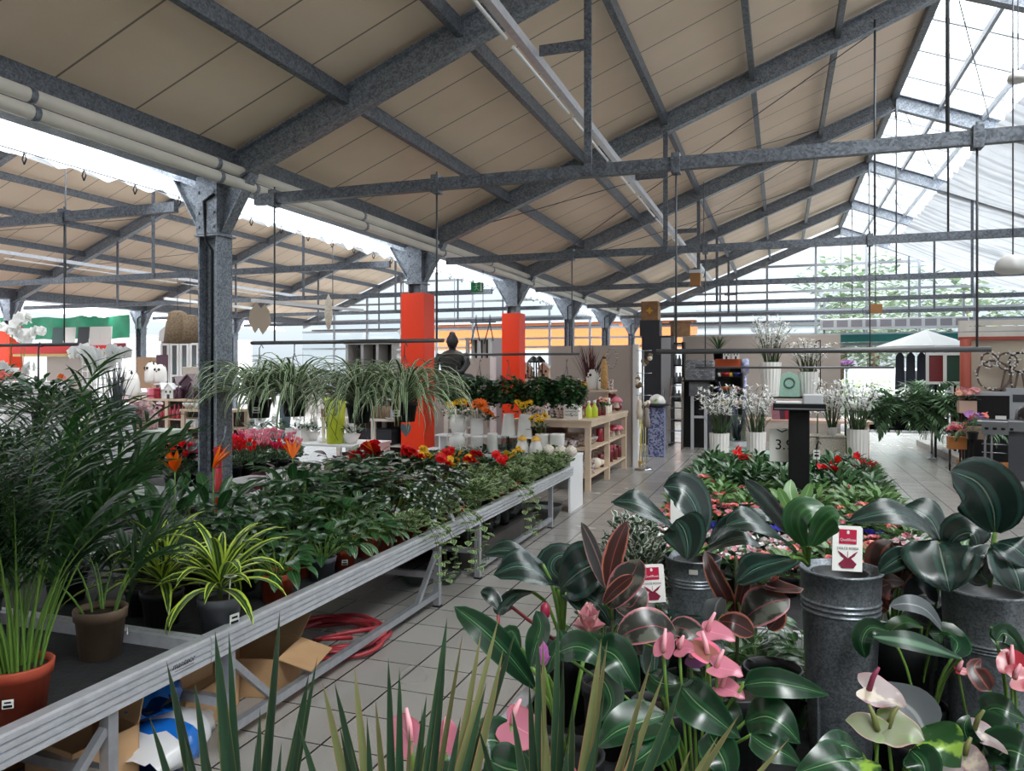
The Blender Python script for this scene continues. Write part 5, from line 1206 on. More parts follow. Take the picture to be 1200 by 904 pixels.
for z,zn in ((.92,'low'),(1.22,'middle'),(1.52,'top')):
    for k in range(4):
        m,cn=cols_[(i*2+k)%5]; tt=g_bowl(m) if k%2 else g_mug(m); tt.location=(xc_-.18+.12*k,Yd+.1,z+.001); tt.scale=(.9,)*3; tt['label']='%s %s on the %s board of the display hut, %s along'%(cn,'bowl' if k%2 else 'mug',zn,ORD[k])
    i+=1
hs=Proto(g_house(CERAM,1,WHITE))
for i,px in enumerate((851,862)): hs.place((XatY(px,Yd),Yd+.12,1.9),'small white house ornament on the hut roof, %s one'%('ladder side' if i==0 else 'planter side'),0,1.0)
solo('blue_white_can',MB().lathe([(0,0),(.08,0),(.08,.3),(0,.3)],16,(XatY(873,16.6),16.6,1.6)).lathe([(0,0),(.03,0),(.03,1.6),(0,1.6)],8,(XatY(873,16.6),16.6,0)),M('blue_white',(200,204,222),.4,col2=(90,100,160),scale=12),'blue and white patterned canister on a thin post beside the hut','canister')
Proto(k_strap('spiky_houseplant','potted plant',L_BUSH,POTBLK,26,.5,.03,.12,.2,(.6,1.45),(.3,.9),.05,False,6)).place((XatY(842,17.4),17.4,1.89),'dark spiky plant high against the taupe back wall',0,1.0)
solo('tall_plinth',MB().bbox(-.25,.25,-.2,.2,0,1.89),ANTH,'dark tall plinth under the spiky plant','plinth',None,(XatY(842,17.4),17.4,0))
# --- white planters with starry blossom
ws=Proto(k_whitestems('white_planter',.86,.125,.62,13))
for px,d,lab,s in ((843,10,'ribbed white planter with starry blossom, first at the aisle',1.0),(886,10.2,'ribbed white planter with starry blossom, second from the aisle',1.0),(1005,10.0,'ribbed white planter with starry blossom at the entrance aisle corner',1.06)):
    ws.place((*xy(px,d),0),lab,d,s)
t=T('wire_display_stand','black wire stand raising two white planters and a mint ornament','stand',(*xy(940,11.2),0),.1)
mb=MB()
for x in (-.55,.62):
    for y in (-.2,.2): mb.tube([(x,y,0),(x,y,1.27)],.012,6)
mb2=MB()
for x in (.22,):
    for y in (-.2,.2): mb2.tube([(x,y,1.27),(x,y,2.1)],.008,6)
part('leg',mb,BLACK,t); part('hoop',mb2.tube([(.22,-.2,2.1),(.22,.2,2.1)],.008,6),BLACK,t); part('top',MB().box(-.58,.65,-.23,.23,1.27,1.29),BLACK,t); part('low_shelf',MB().box(-.55,.62,-.2,.2,.35,.37),BLACK,t)
ws2=Proto(k_whitestems('white_planter',.5,.15,.66,15))
x,y=xy(903,11.2); ws2.place((x,y,1.291),'tall white planter with high white blossom standing on the wire stand',0,1.0)
x,y=xy(947,11.25); ws2.place((x,y,1.291-.0),'white planter with white blossom on the wire stand behind the price stand',1,(.95,.95,.72))
x,y=xy(925,11.2); t=T('mint_ornament','mint green rounded ornament with ring mark between the raised planters','ornament',(x,y,1.291)); part('body',MB().prism([(-.14,0),(.14,0),(.14,.22),(.1,.32),(.0,.37),(-.1,.32),(-.14,.22)],(0,.07,0),(1,0,0),(0,0,1),.14),MINT,t); part('ring_mark',MB().tube([(cos(a)*.07,-.075,.2+sin(a)*.07) for a in [i*pi/8 for i in range(17)]],.012,6),M('dark_mint',(70,100,96),.4),t)
# rope textured pots, mint baskets at the floor
def ropepot(px,d,label,w=.16,h=.55,mat=ROPE,z=0,leafy=False):
    t=T('woven_planter',label,'planter',(*xy(px,d),z)); part('body',MB().bbox(-w,w,-w,w,0,h,.02),mat,t); part('rim',MB().bbox(-w-.01,w+.01,-w-.01,w+.01,h,h+.025,.02),mat,t); return t
t=ropepot(974,10.4,'woven stone coloured planter with leaf emblem beside the corner planter',.17,.78)
part('emblem',MB().prism([(-.09,0),(-.03,.05),(.05,.05),(.1,.0),(.03,-.04),(-.05,-.04)],(0,-.172,.5),(1,0,-.25),(.25,0,1),.012),ANTH,t)
ropepot(950,10.5,'narrow woven stone coloured planter behind the price stand',.1,.78); ropepot(990,9.9,'low woven stone coloured planter between the corner planters',.1,.5)
for i,(px,w_) in enumerate(((865,.15),(901,.12),(918,.12))): 
    t=ropepot(px,10.4,'mint green woven basket by the white planters, %s from the aisle'%ORD[i],w_,.6-.05*i,MINT); part('handle',MB().tube([(-w_*.5,-w_-.01,.5),(-w_*.5,-w_-.06,.42),(w_*.3,-w_-.06,.42),(w_*.3,-w_-.01,.5)],.01,6),BLACK,t)
for i,(px,d) in enumerate(((975,10.4),)):
    st=k_whitestems('white_flower_bundle',.1,.07,.62,13); st['category']='flower bundle'; st['label']='bundle of starry white stems in the woven stone coloured planter'; st.location=(*xy(px,d),.806)
t=T('pink_wood_table','pale pinkish wooden table with square legs behind the planters','table',(*xy(940,12.4),0),.05); part('top',MB().bbox(-1.0,1.0,-.35,.35,.84,.88),PINKISH,t); part('shelf_board',MB().bbox(-.95,.95,-.3,.3,.2,.23),PINKISH,t)
for x in (-.95,.87):
    for y in (-.3,.22): part('leg',MB().box(x,x+.08,y,y+.08,0,.84),PINKISH,t)
cb=M('magazine',(150,96,110),.5)
for i in range(5): 
    x,y=xy(905+6*i,12.35); solo('gift_card',MB().prism([(0,0),(.12,0),(.12,.3),(0,.3)],(x,y,.881),(1,0,0),(0.05*i-.1,.3,1),.006),[cb,PLUM,CRIM,PINKG,TAUPE][i],'upright %s gift card on the pinkish table'%['mauve','plum','crimson','rose','taupe'][i],'card')
t=T('glass_lantern','glass cylinder lantern behind the first white planters','lantern',(*xy(865,11.6),.0)); part('glass',MB().lathe([(0,.6),(.12,.6),(.12,1.0),(.115,1.0),(.115,.61)],16),GLASSJ,t); part('base',MB().lathe([(0,0),(.13,0),(.13,.6),(0,.6)],16),LGREY,t)
tw=MB()
for i in range(26): a=R(0,6.3); tw.tube([(0,0,.62),(cos(a)*.12,sin(a)*.12,1.05),(cos(a)*R(.2,.4),sin(a)*.3,R(1.1,1.5))],.005,4)
solo('silver_twig_bunch',tw,M('blue_grey_twig',(120,128,144),.6),'blue grey twig bunch standing in the glass lantern','dried twigs',None,(*xy(865,11.6),0))
lil=bq(992,432,13.5,'lilac blossoms high behind the corner planter',P_LILAC,9,.12,.12,.06,npet=8); 
st=MB(); lz=lil.location.z; part('stem',MB().tube([(0,0,-.08),(0,0,-lz+.0)],.012,6),STEMG,lil)
t=T('white_rose_tree','white flower spire beside the wire stand','flower spire',(*xy(958,11.9),0)); part('stem',MB().tube([(0,0,0),(0,0,1.4)],.012,6),STEMD,t); fl=MB()
for i in range(60): 
    z=R(.95,1.75); r=.14*(1.8-z)/.6; a=R(0,6.3); flower5(fl,(cos(a)*r*.6,sin(a)*r*.6,z),.035,5,R(-.2,.8))
part('blossom',fl,P_WHITE,t)
# --- entrance: lintel, air curtain
struct('trim_1',MB().box(.55,6.4,YF-.35,YF-.06,2.5,2.72),TEAL)
t=T('air_curtain','long pale louvred air curtain above the entrance','air curtain',(0,24.6,0)); ax0,ax1=XatY(962,24.6),XatY(1136,24.6); part('housing',MB().bbox(ax0,ax1,0,.5,2.86,3.17,.02),M('pale_metal',(196,198,202),.4,.2),t)
n=10
for k in range(n): 
    w_=(ax1-ax0)/n; part('grille',MB().box(ax0+w_*k+.05,ax0+w_*(k+1)-.04,-.01,.005,2.92,3.12),M('grille_grey',(132,130,138),.5),t)
for x in (ax0+.1,ax1-.1): part('bracket',MB().box(x-.03,x+.03,.2,.26,2.5,3.9),BAR,t)
solo('doormat',MB().box(.9,4.4,22.6,25.2,.0,.012),M('grey_mat',(120,122,122),.9,var=.2,scale=30),'long grey doormat inside the entrance','mat')
# --- exterior
SH=M('leafy_crown',(86,132,70),.8)
L_TREE=leafmat('tree_leaf',(128,152,118),var=.4,trans=.35); BARK=M('bark',(96,80,66),.9,var=.3,scale=12)
def tree_(h,r,n=700):
    t=T('tree',None,'tree',(0,0,0)); part('trunk',MB().tube([(0,0,0),(.05,0,h*.4),(0,.05,h*.7)],[.16,.12,.06],8),BARK,t); mb=MB()
    for i in range(n):
        z=R(-1,1); a=R(0,6.3); k=R(.5,1); q=Vector((cos(a)*sqrt(1-z*z)*r*k,sin(a)*sqrt(1-z*z)*r*k,h*.62+z*k*h*.36)); mb.leaf(q,a,R(-.6,.6),.34,.26,.5,2,'oval')
    part('crown',mb,L_TREE,t); return t
tr=Proto(tree_(5.5,2.2)); 
for i,(x,y,s,l) in enumerate(((4.0,39.5,1.0,'green tree outside beyond the entrance door, first'),(4.8,45,1.15,'green tree outside behind the first entrance tree'),(7.2,36,1.0,'green tree outside beyond the far wall'),(3.6,50,1.6,'tall green tree far outside the entrance'),(9.5,47,1.4,'green tree outside beyond the wreath panel'),(-1.0,46,1.2,'green tree outside behind the gable centre'),(6.0,60,1.9,'tallest green tree outside behind the gable'))): tr.place((x,y,-.05),l,i,s)
hedge=MB()
for i in range(900): hedge.leaf((R(.2,6.5),R(31.5,33),R(0,1.2)),R(0,6.3),R(0,1),.2,.14,.5,2,'oval')
o=solo('hedge',hedge,leafmat('hedge_leaf',(136,166,100),var=.4,trans=.3),'low bright hedge outside the entrance','hedge'); 
t=T('parked_van','white van parked outside beyond the entrance','van',(4.5,34.6,-.04),.2); part('body',MB().prism([(-1.9,.35),(1.9,.35),(1.95,1.0),(1.2,1.1),(.8,1.75),(-1.85,1.8)],(0,.85,0),(1,0,0),(0,0,1),1.7),M('white_car_paint',(220,226,234),.25,coat=.6),t); part('window',MB().prism([(.75,1.65),(1.12,1.12),(-.2,1.12),(-.2,1.65)],(0,-.86,0),(1,0,0),(0,0,1),.012),ANTH,t)
for x in (-1.2,1.2): part('wheel',MB().lathe([(0,-.1),(.3,-.1),(.32,0),(.3,.1),(0,.1)],16),BLACK,t,None,(x,-.8,.32)); 
for o in t.children:
    if o.name.startswith('wheel'): o.rotation_euler=(pi/2,0,0)
GB=M('pale_facade',(150,156,160),.7)
t=T('neighbour_greenhouse','pale grey neighbouring building with ribbed front seen through the gable','building',(0,0,0)); part('wall',MB().box(-3.4,1.4,34,40,0,4.6),GB,t); rb=MB()
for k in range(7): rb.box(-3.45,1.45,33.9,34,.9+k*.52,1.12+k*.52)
part('cladding',rb,M('facade_shadow',(120,127,132),.7),t); part('roof',MB().prism([(-3.6,4.6),(1.6,4.6),(-1,5.6)],(0,40,0),(1,0,0),(0,0,1),6),M('facade_roof',(180,186,190),.6),t)  # cladding bars darker than the wall behind them
t=T('orange_building','orange fronted building outside behind the side hall gable','building',(0,0,0)); part('wall',MB().box(-22,-5.0,47,54,0,4.6),M('orange_facade',(206,112,58),.7),t); part('roof',MB().box(-22.2,-4.8,46.8,54,4.6,4.8),GB,t); part('base',MB().box(-22,-5,46.9,47,0,2.9),M('facade_white',(150,152,154),.7),t)
# --- right: ferns, flower boxes, black board, wreath panel, grill
t=T('fern_table','low dark metal table carrying the ferns at the entrance aisle','table',(*xy(1060,15.0),0)); part('top',MB().bbox(-.95,.95,-.4,.4,.52,.56),BLACK,t)
for x in (-.9,.86):
    for y in (-.36,.32): part('leg',MB().box(x,x+.04,y,y+.04,0,.52),BLACK,t)
fn=Proto(k_fern('fern',30,.62,POTBLK,None,14,.13)); fd=Proto(k_foliage('leafy_houseplant',L_BUSH,POTBLK,60,.5,.24,.11,.12,.2,'lance',.7))
for i,(px,d,s,p) in enumerate(((1034,15.0,1.0,fd),(1052,15.2,1.2,fd),(1076,14.7,1.7,fn),(1096,14.9,1.7,fn),(1056,14.6,1.4,fn),(1022,15.2,.9,fd),(1092,15.4,1.1,fd))):
    p.place((*xy(px,d),.561),('broad leaved dark green plant, %s on the fern table' if p is fd else 'arching fern, %s on the fern table')%ORD[[0,1,0,1,2,2,3][i]],i,s)
t=T('white_kerb','long low white kerb along the entrance aisle','kerb',(0,0,0)); p,q=F(1075,522,0),F(1143,553,0); part('block',MB().beam(q+Vector((.1,0,.06)),p+Vector((.1,0,.06)),.25,.12),PLINTH,t)
for i,(px,py) in enumerate(((1092,538),(1113,549))):
    c=F(px,py,0); t=T('chrome_post','chrome barrier post, %s'%['farther one beside the kerb','nearer one before the pink flower box'][i],'barrier post',(c.x,c.y,0)); part('pole',MB().tube([(0,0,0),(0,0,.88)],.022,10),CHROME,t); part('foot',MB().lathe([(0,0),(.07,0),(.07,.015),(0,.02)],14),CHROME,t); part('finial',MB().ball((0,0,.9),.03,10,6),CHROME,t)
def fbox(px,py,d,label,pms,z=None):
    c=W(px,py,d); t=T('flower_box',label,'flower box',c); part('box',MB().bbox(-.13,.13,-.1,.1,-.2,0),ORANGEW if 'wood' in label else PINKISH,t)
    lf=MB(); bush(lf,None,30,.16,.1,.0,.09,.05,'oval',.7,3); fl=MB()
    for i in range(22): 
        a=R(0,6.3); rr=.17*sqrt(random.random()); flower5(fl,(cos(a)*rr,sin(a)*rr,.10+R(0,.1)),.07,8,R(.2,.9),random.randrange(len(pms)),.8)
    part('foliage',lf,L_BUSH,t); part('blossom',fl,pms,t)
    part('leg',MB().tube([(-.1,0,-.2),(-.1,0,-c.z)],.014,6).tube([(.1,0,-.2),(.1,0,-c.z)],.014,6),BLACK,t); return t
fbox(1121,512,12.7,'wooden box of bright pink flowers behind the chrome post',[P_PINK,P_CORAL]); fbox(1144,500,12.4,'small box of lilac and rose flowers before the black board',[P_LILAC,P_CORAL]); fbox(1133,470,12.9,'box of peach roses above the pink flower box',[P_PEACH,P_LPINK])
fr=Proto(k_fern('trailing_fern',9,.7,POTBLK,None,15,.12)); fr.place(W(1140,512,12.2)-Vector((0,0,.05)),'single fern frond drooping before the black board',0,.8); tr_=COL.objects['trailing_fern']; part('support',MB().tube([(0,0,0),(0,0,-tr_.location.z/.8)],.014,6),BLACK,tr_)
c=F(1152,549,0); t=T('black_display_board','tall black display board on a wooden base before the wreath panel','display board',(c.x+.05,c.y+.05,0)); part('board',MB().bbox(-.33,.33,-.1,.15,.12,1.24),BLACK,t); part('base',MB().bbox(-.40,.36,-.2,.2,0,.115),ORANGEW,t); part('top_trim',MB().box(-.34,.34,-.11,.16,1.24,1.30),LGREY,t); part('notice',MB().box(.12,.28,-.106,-.1,.82,.9),TAGW,t)
t=T('grey_slab_display','pale grey slab display with small panel beside the black board','display',(c.x+.72,c.y+.45,0)); part('slab',MB().bbox(-.3,.3,-.1,.1,0,1.36),LGREY,t); part('screen',MB().box(-.2,.05,-.106,-.1,1.12,1.25),ANTH,t)
Yw=15.6; wx0,wx1=XatY(1130,Yw),XatY(1215,Yw); t=T('wreath_wall_panel','beige display wall with terracotta posts and white slats holding wreaths','display wall',(0,Yw,0)); part('board',MB().box(wx0,wx1,0,.06,0,2.2),M('beige_wall',(206,192,172),.7),t); part('slat',MB().box(wx0-.1,wx1,-.1,.0,2.26,2.34).box(wx0-.1,wx1,-.1,0,2.36,2.44).box(wx0-.1,wx1,-.1,0,2.46,2.55),WOODW,t)
part('post',MB().tube([(wx0,-.1,0),(wx0,-.1,2.22)],.09,10),M('terracotta_paint',(158,72,54),.6),t); part('beam',MB().box(wx0-.1,wx1,-.1,.02,2.2,2.26),M('terracotta_paint',(196,96,72)),t)
for i,(px,py,r) in enumerate(((1162,440,.26),(1178,424,.15),(1193,425,.17),(1157,422,.12))):
    c=W(px,py,DofXY(XatY(px,Yw),Yw)); t=T('twig_wreath',['large grey twig wreath with white berries on the beige wall','small round wreath upper middle of the beige wall','dark ring wreath at the far side of the beige wall','small white berry cluster above the large wreath'][i],'wreath',(c.x,Yw-.13,c.z)); mb=MB()
    for k in range(3): mb.tube([(cos(a)*r*(1+.05*sin(3*a+k)),-.01*k,sin(a)*r*(1+.05*cos(2*a+k))) for a in [j*pi/12 for j in range(25)]],.014,5)
    part('ring',mb,[M('twig_brown',(110,92,84),.8),M('twig_brown',(110,92,84)),BLACK,M('twig_brown',(110,92,84))][i],t); b0=None
    for k in range(22):
        a=R(0,6.3)
        if b0 is None: b0=part('berry',MB().ball((0,0,0),.018,6,4),CERAM,t)
        else: b0=b0.copy(); COL.objects.link(b0)
        b0.location=(cos(a)*r+R(-.05,.05),-.04,sin(a)*r+R(-.05,.05))
    if i in(1,2): part('tail',MB().tube([(-.03,0,-r),(-.14,0,-r-.6)],.02,6).tube([(.03,0,-r),(.12,0,-r-.6)],.02,6),M('twig_brown',(110,92,84)),t)
for i,(px,w_) in enumerate(((1097,.34),(1120,.4))):
    c=W(px,433,14.6); t=T('standing_frame','white framed %s propped on the far side of the ferns'%['red picture','dark green picture'][i],'picture frame',(c.x,c.y,0)); z0,z1=1.4,2.0; w2=w_/2
    part('frame',MB().box(-w2,-w2+.05,0,.04,z0,z1).box(w2-.05,w2,0,.04,z0,z1).box(-w2+.05,w2-.05,0,.04,z1-.05,z1).box(-w2+.05,w2-.05,0,.04,z0,z0+.05),WHITE,t); part('picture',MB().box(-w2+.05,w2-.05,.02,.03,z0+.05,z1-.05),[DRED,M('bottle_green',(30,66,56),.5)][i],t); part('leg',MB().box(-.02,.02,.04,.08,0,z0+.2),BLACK,t)
# market umbrella with dark clothes near the door
c=F(1085,505,0); t=T('market_parasol','grey white parasol with dark garments hanging beneath near the entrance','parasol',(c.x,c.y,0)); part('pole',MB().tube([(0,0,0),(0,0,2.55)],.03,8),IRON,t)
hzz=2.9; mb=MB()
for k in range(8):
    a,b=2*pi*k/8,2*pi*(k+1)/8; i0=mb.add([(0,0,2.75),(cos(a)*1.25,sin(a)*1.25,2.3),(cos(b)*1.25,sin(b)*1.25,2.3),(cos(b)*1.25,sin(b)*1.25,2.16),(cos(a)*1.25,sin(a)*1.25,2.16)]); mb.face([i0,i0+1,i0+2]); mb.face([i0+1,i0+4,i0+3,i0+2])
part('canopy',mb,M('pale_canvas',(206,208,208),.8),t); gx,gy=c.x,c.y
for k,x in enumerate((-.7,-.44,-.18,.12,.38)): solo('hanging_garment',MB().prism([(-.12,0),(.12,0),(.1,.9),(.03,1.0),(-.03,1.0),(-.1,.9)],(gx+x,gy-.44,1.13),(1,0,0),(0,0,1),.06),M('navy_cloth',(34,40,52),.8),'dark navy garment hanging under the pale parasol, %s from the planters'%ORD[k],'garment')
part('garment_bar',MB().tube([(-.8,-.47,2.14),(.5,-.47,2.14)],.012,6),IRON,t)
# gas grill
c=F(1186,574,0); t=T('gas_grill','stainless gas grill cart with four knobs at the entrance aisle','barbecue',(c.x+.12,c.y+.25,0),-.25); SS=M('stainless',(150,153,158),.3,.8)
part('cabinet',MB().bbox(-.1,.55,-.25,.25,.12,.82),M('dark_steel',(86,88,94),.4,.5),t); part('control_panel',MB().prism([(-.25,0),(.25,0),(.25,.14),(-.25,.22)],(-.42,0,.76),(0,1,0),(0,0,1),.5),SS,t); part('side_shelf',MB().bbox(-.48,-.1,-.27,.27,.9,.95),SS,t); part('lid',MB().lathe([(.28,0),(.26,.14),(.15,.24),(0,.26)],18,(.25,0,.96)),M('black_enamel',(26,26,30),.25,coat=.5),t); part('body',MB().bbox(-.1,.6,-.28,.28,.82,.96),SS,t)
for k in range(4): part('knob',MB().lathe([(0,-.03),(.024,-.03),(.026,0),(0,0)],10,(-.36+.1*k,-.27,.86)),BLACK,t)
for kx in (-.38,-.3): part('leg',MB().tube([(kx,-.2,.06),(kx,-.2,.9)],.018,6),SS,t)
for o in t.children:
    if o.name.startswith('knob'): pass
part('rack',MB().tube([(-.42,-.22,.25),(-.1,-.22,.25)],.008,5).tube([(-.42,-.22,.5),(-.1,-.22,.5)],.008,5).tube([(-.42,-.22,.62),(-.1,-.22,.62)],.008,5),CHROME,t)
for kx in (-.34,.45): 
    w_=part('wheel',MB().lathe([(0,-.025),(.07,-.025),(.08,0),(.07,.025),(0,.025)],16),BLACK,t,None,(kx,-.26,.08)); w_.rotation_euler=(pi/2,0,0); part('hub',MB().lathe([(0,-.03),(.03,-.03),(.03,.03),(0,.03)],10),SS,w_)
# ================================================================ SIDE HALL GOODS
# white flower table
t=T('white_flower_table','white table with bowls of white flowers under the spider plants','table',(0,0,0)); lx0,lx1=-7.7,-5.2
part('top',MB().bbox(lx0,lx1,8.9,9.7,.65,.68),WHITE,t); part('side_panel',MB().box(lx1-.04,lx1-.015,8.92,9.68,0,.65),WHITE,t); part('side_panel',MB().box(lx0+.02,lx0+.04,8.92,9.68,0,.65),WHITE,t); part('shelf_board',MB().box(lx0+.04,lx1-.04,8.95,9.65,.3,.32),WHITE,t)
yt=9.15
def onT(px,root,label,z=.681,y=yt,s=1,rz=0):
    root.location=(XatY(px,y),y,z); root['label']=label; root.scale=(s,)*3; root.rotation_euler=(0,0,rz); return root
def bowlflower(mat,pm,boxy=False,leaf=L_SYN,n=12):
    t=T('flower_bowl',None,'potted flower',(0,0,0)); part('bowl',MB().bbox(-.12,.12,-.1,.1,0,.17,.006) if boxy else MB().lathe([(0,0),(.07,0),(.13,.12),(.125,.12),(.07,.02),(0,.1)],18),mat,t)
    lf=MB(); bush(lf,None,36,.12,.12,.12,.1,.035,'lance',.7,3); fl=MB()
    for i in range(n):
        a=R(0,6.3); rr=.1*sqrt(random.random()); h0=R(.2,.33)
        for k in range(6): flower5(fl,(cos(a)*rr,sin(a)*rr,h0-.03*k*.6),.03,5,R(0,.8))
    part('foliage',lf,leaf,t); part('blossom',fl,pm,t); return t
onT(305,bowlflower(CERAM,P_WHITE,n=14),'white bowl of white hyacinths, first past the bare column',s=1.25)
onT(324,bowlflower(M('grey_bowl',(150,152,152),.5),P_WHITE,n=3,leaf=L_SYNL),'grey bowl with small green bush beside the hyacinths',s=1.05,y=9.3)
onT(349,bowlflower(CERAM,P_WHITE,True,L_BUSH,3),'square white planter with dark moss plant',s=1.1)
onT(365,bowlflower(CERAM,P_WHITE,n=10),'white bowl of white blossoms between square planter and candlestick',s=1.0,y=9.3)
onT(411,bowlflower(CERAM,P_WHITE,n=8,leaf=L_BUSH),'white bowl of white blossoms at the table end past the lime vase',s=1.05)
cs=T('candlestick',None,'candlestick',(0,0,0)); part('stem',MB().lathe([(0,0),(.06,0),(.05,.03),(.02,.06),(.028,.16),(.018,.26),(.05,.33),(.05,.35),(0,.35)],14),CREAM,cs); part('candle',MB().lathe([(0,.35),(.03,.35),(.03,.46),(0,.46)],10),M('brown_candle',(120,70,50),.5),cs); onT(379,cs,'cream turned candlestick with brown candle')
lv=T('lime_vase',None,'vase',(0,0,0)); part('body',MB().lathe([(0,0),(.11,0),(.115,.02),(.125,.3),(.15,.62),(.14,.62),(.1,.05),(0,.05)],20),M('lime_vase',(178,190,50),.4,var=.12,scale=8),lv)
br=MB()
for i in range(6): br.tube([(.10*cos(i),-.09,.05+.1*i*.5),(.12*sin(i*2),-.125,.25+.05*i),(.1*cos(i*3),-.14,.55)],.005,5)
part('branch_mark',br,M('dark_lime',(90,96,30),.5),lv); onT(393,lv,'tall lime green vase with branch marks',y=9.05)
t=T('upright_book','slate blue board standing between hyacinths and square planter','board',(XatY(333,9.45),9.45,.681)); part('board',MB().box(-.08,.08,0,.03,0,.62),M('slate_blue',(86,100,108),.5),t); part('foot',MB().box(-.1,.1,-.05,.08,0,.012),M('slate_blue',(86,100,108)),t)
# cyclamen bench
bt=T('cyclamen_table','low white edged table of cyclamens behind the bare column','plant bench',(0,0,0)); part('top',MB().bbox(-7.6,-5.35,5.9,8.4,.44,.5),MATB,bt); part('edge',MB().box(-5.36,-5.33,5.9,8.4,.42,.56).box(-7.6,-5.33,5.87,5.9,.42,.56),WHITE,bt)
for x in (-7.5,-5.45):
    for y in (6.0,8.3): part('leg',MB().box(x-.03,x+.03,y-.03,y+.03,0,.44),ALUD,bt)
cy=[Proto(k_cyclamen('cyclamen',P_RED)),Proto(k_cyclamen('cyclamen',P_PINK)),Proto(k_cyclamen('cyclamen',P_MAG))]
cn=['red','pink','magenta']; cnt=[0,0,0]
for i,(px,x,k,s) in enumerate(((274,-5.55,0,1.5),(288,-5.5,0,1.4),(303,-5.55,1,1.5),(317,-5.5,2,1.3),(331,-5.5,0,1.2),(343,-5.5,1,1.2),(272,-6.0,2,1.5),(290,-6.0,1,1.5),(306,-6.0,1,1.5),(322,-5.95,1,1.5),(338,-5.9,1,1.3),(184,-5.6,0,1.5),(232,-5.6,2,1.5),(218,-5.9,2,1.4))):
    p=PX(px,x); 
    if p.y>8.3: p.y=8.25
    if p.y<6.0: p.y=6.05
    cy[k].place(p+Vector((0,0,.002)),'%s cyclamen on the white edged table, %s of the %s ones'%(cn[k],ORD[cnt[k]],cn[k]),i,s); cnt[k]+=1
dk=Proto(k_foliage('dark_rubber_plant',leafmat('black_green_leaf',(24,40,30),mid=(70,60,50),rough=.25,coat=.4),POTBLK,22,.3,.2,.1,.09,.15,'oval',.3))
for i,(px,x) in enumerate(((168,-5.6),(200,-5.55),(212,-5.7))): dk.place(PX(px,x)*1.0+Vector((0,0,.002)) if PX(px,x).y>5.95 else Vector((PX(px,x).x,6.0+.25*i,.502)),'blackish green rubber plant on the white edged table, %s from the palms'%ORD[i],i,1.0)
gp=Proto(k_foliage('leafy_houseplant',L_SYNL,POTBLK,40,.36,.16,.07,.09,.15,'lance',.6))
for i,(x,y,s) in enumerate(((-5.0,3.6,1.0),(-5.3,4.3,1.1),(-5.8,4.9,1.0),(-6.4,5.3,1.15),(-4.95,4.6,.9))): gp.place((x,y,.501),'light green houseplant on the low table behind the palms, %s from the aisle'%ORD[i],i,s)
t=T('plant_table','low dark plant table behind the palms','plant bench',(0,0,0)); part('top',MB().bbox(-6.9,-4.8,3.2,5.6,.44,.5),MATB,t)
for x in (-6.8,-4.9):
    for y in (3.3,5.5): part('leg',MB().box(x-.03,x+.03,y-.03,y+.03,0,.44),ALUD,t)
# wood shelves with crimson goods
def shelf(label,px0,px1,y,z,dep=.5,mids=(.55,.2),mat=WOODP,name='wooden_shelf'):
    x0,x1=XatY(px0,y),XatY(px1,y); t=T(name,label,'shelf unit',(0,y,0)); part('top',MB().bbox(x0,x1,0,dep,z-.04,z),mat,t)
    for zz in mids: part('shelf_board',MB().box(x0+.03,x1-.03,.02,dep-.02,zz,zz+.025),mat,t)
    for x in (x0+.03,(x0+x1)/2-.03,x1-.1):
        for yy in (.01,dep-.07): part('post',MB().box(x,x+.07,yy,yy+.06,0,z-.04),mat,t)
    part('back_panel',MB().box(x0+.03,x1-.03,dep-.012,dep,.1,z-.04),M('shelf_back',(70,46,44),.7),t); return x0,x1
ys=11.6
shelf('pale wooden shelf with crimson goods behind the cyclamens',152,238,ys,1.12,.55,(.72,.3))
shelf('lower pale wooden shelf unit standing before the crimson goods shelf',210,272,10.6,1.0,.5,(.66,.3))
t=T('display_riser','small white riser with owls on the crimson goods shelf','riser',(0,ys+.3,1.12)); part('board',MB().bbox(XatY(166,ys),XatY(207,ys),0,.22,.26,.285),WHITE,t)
for px in (170,203): part('leg',MB().box(XatY(px,ys),XatY(px,ys)+.04,.05,.1,0,.26),WHITE,t)
def at(px,y,z): return (XatY(px,y),y,z+.001)
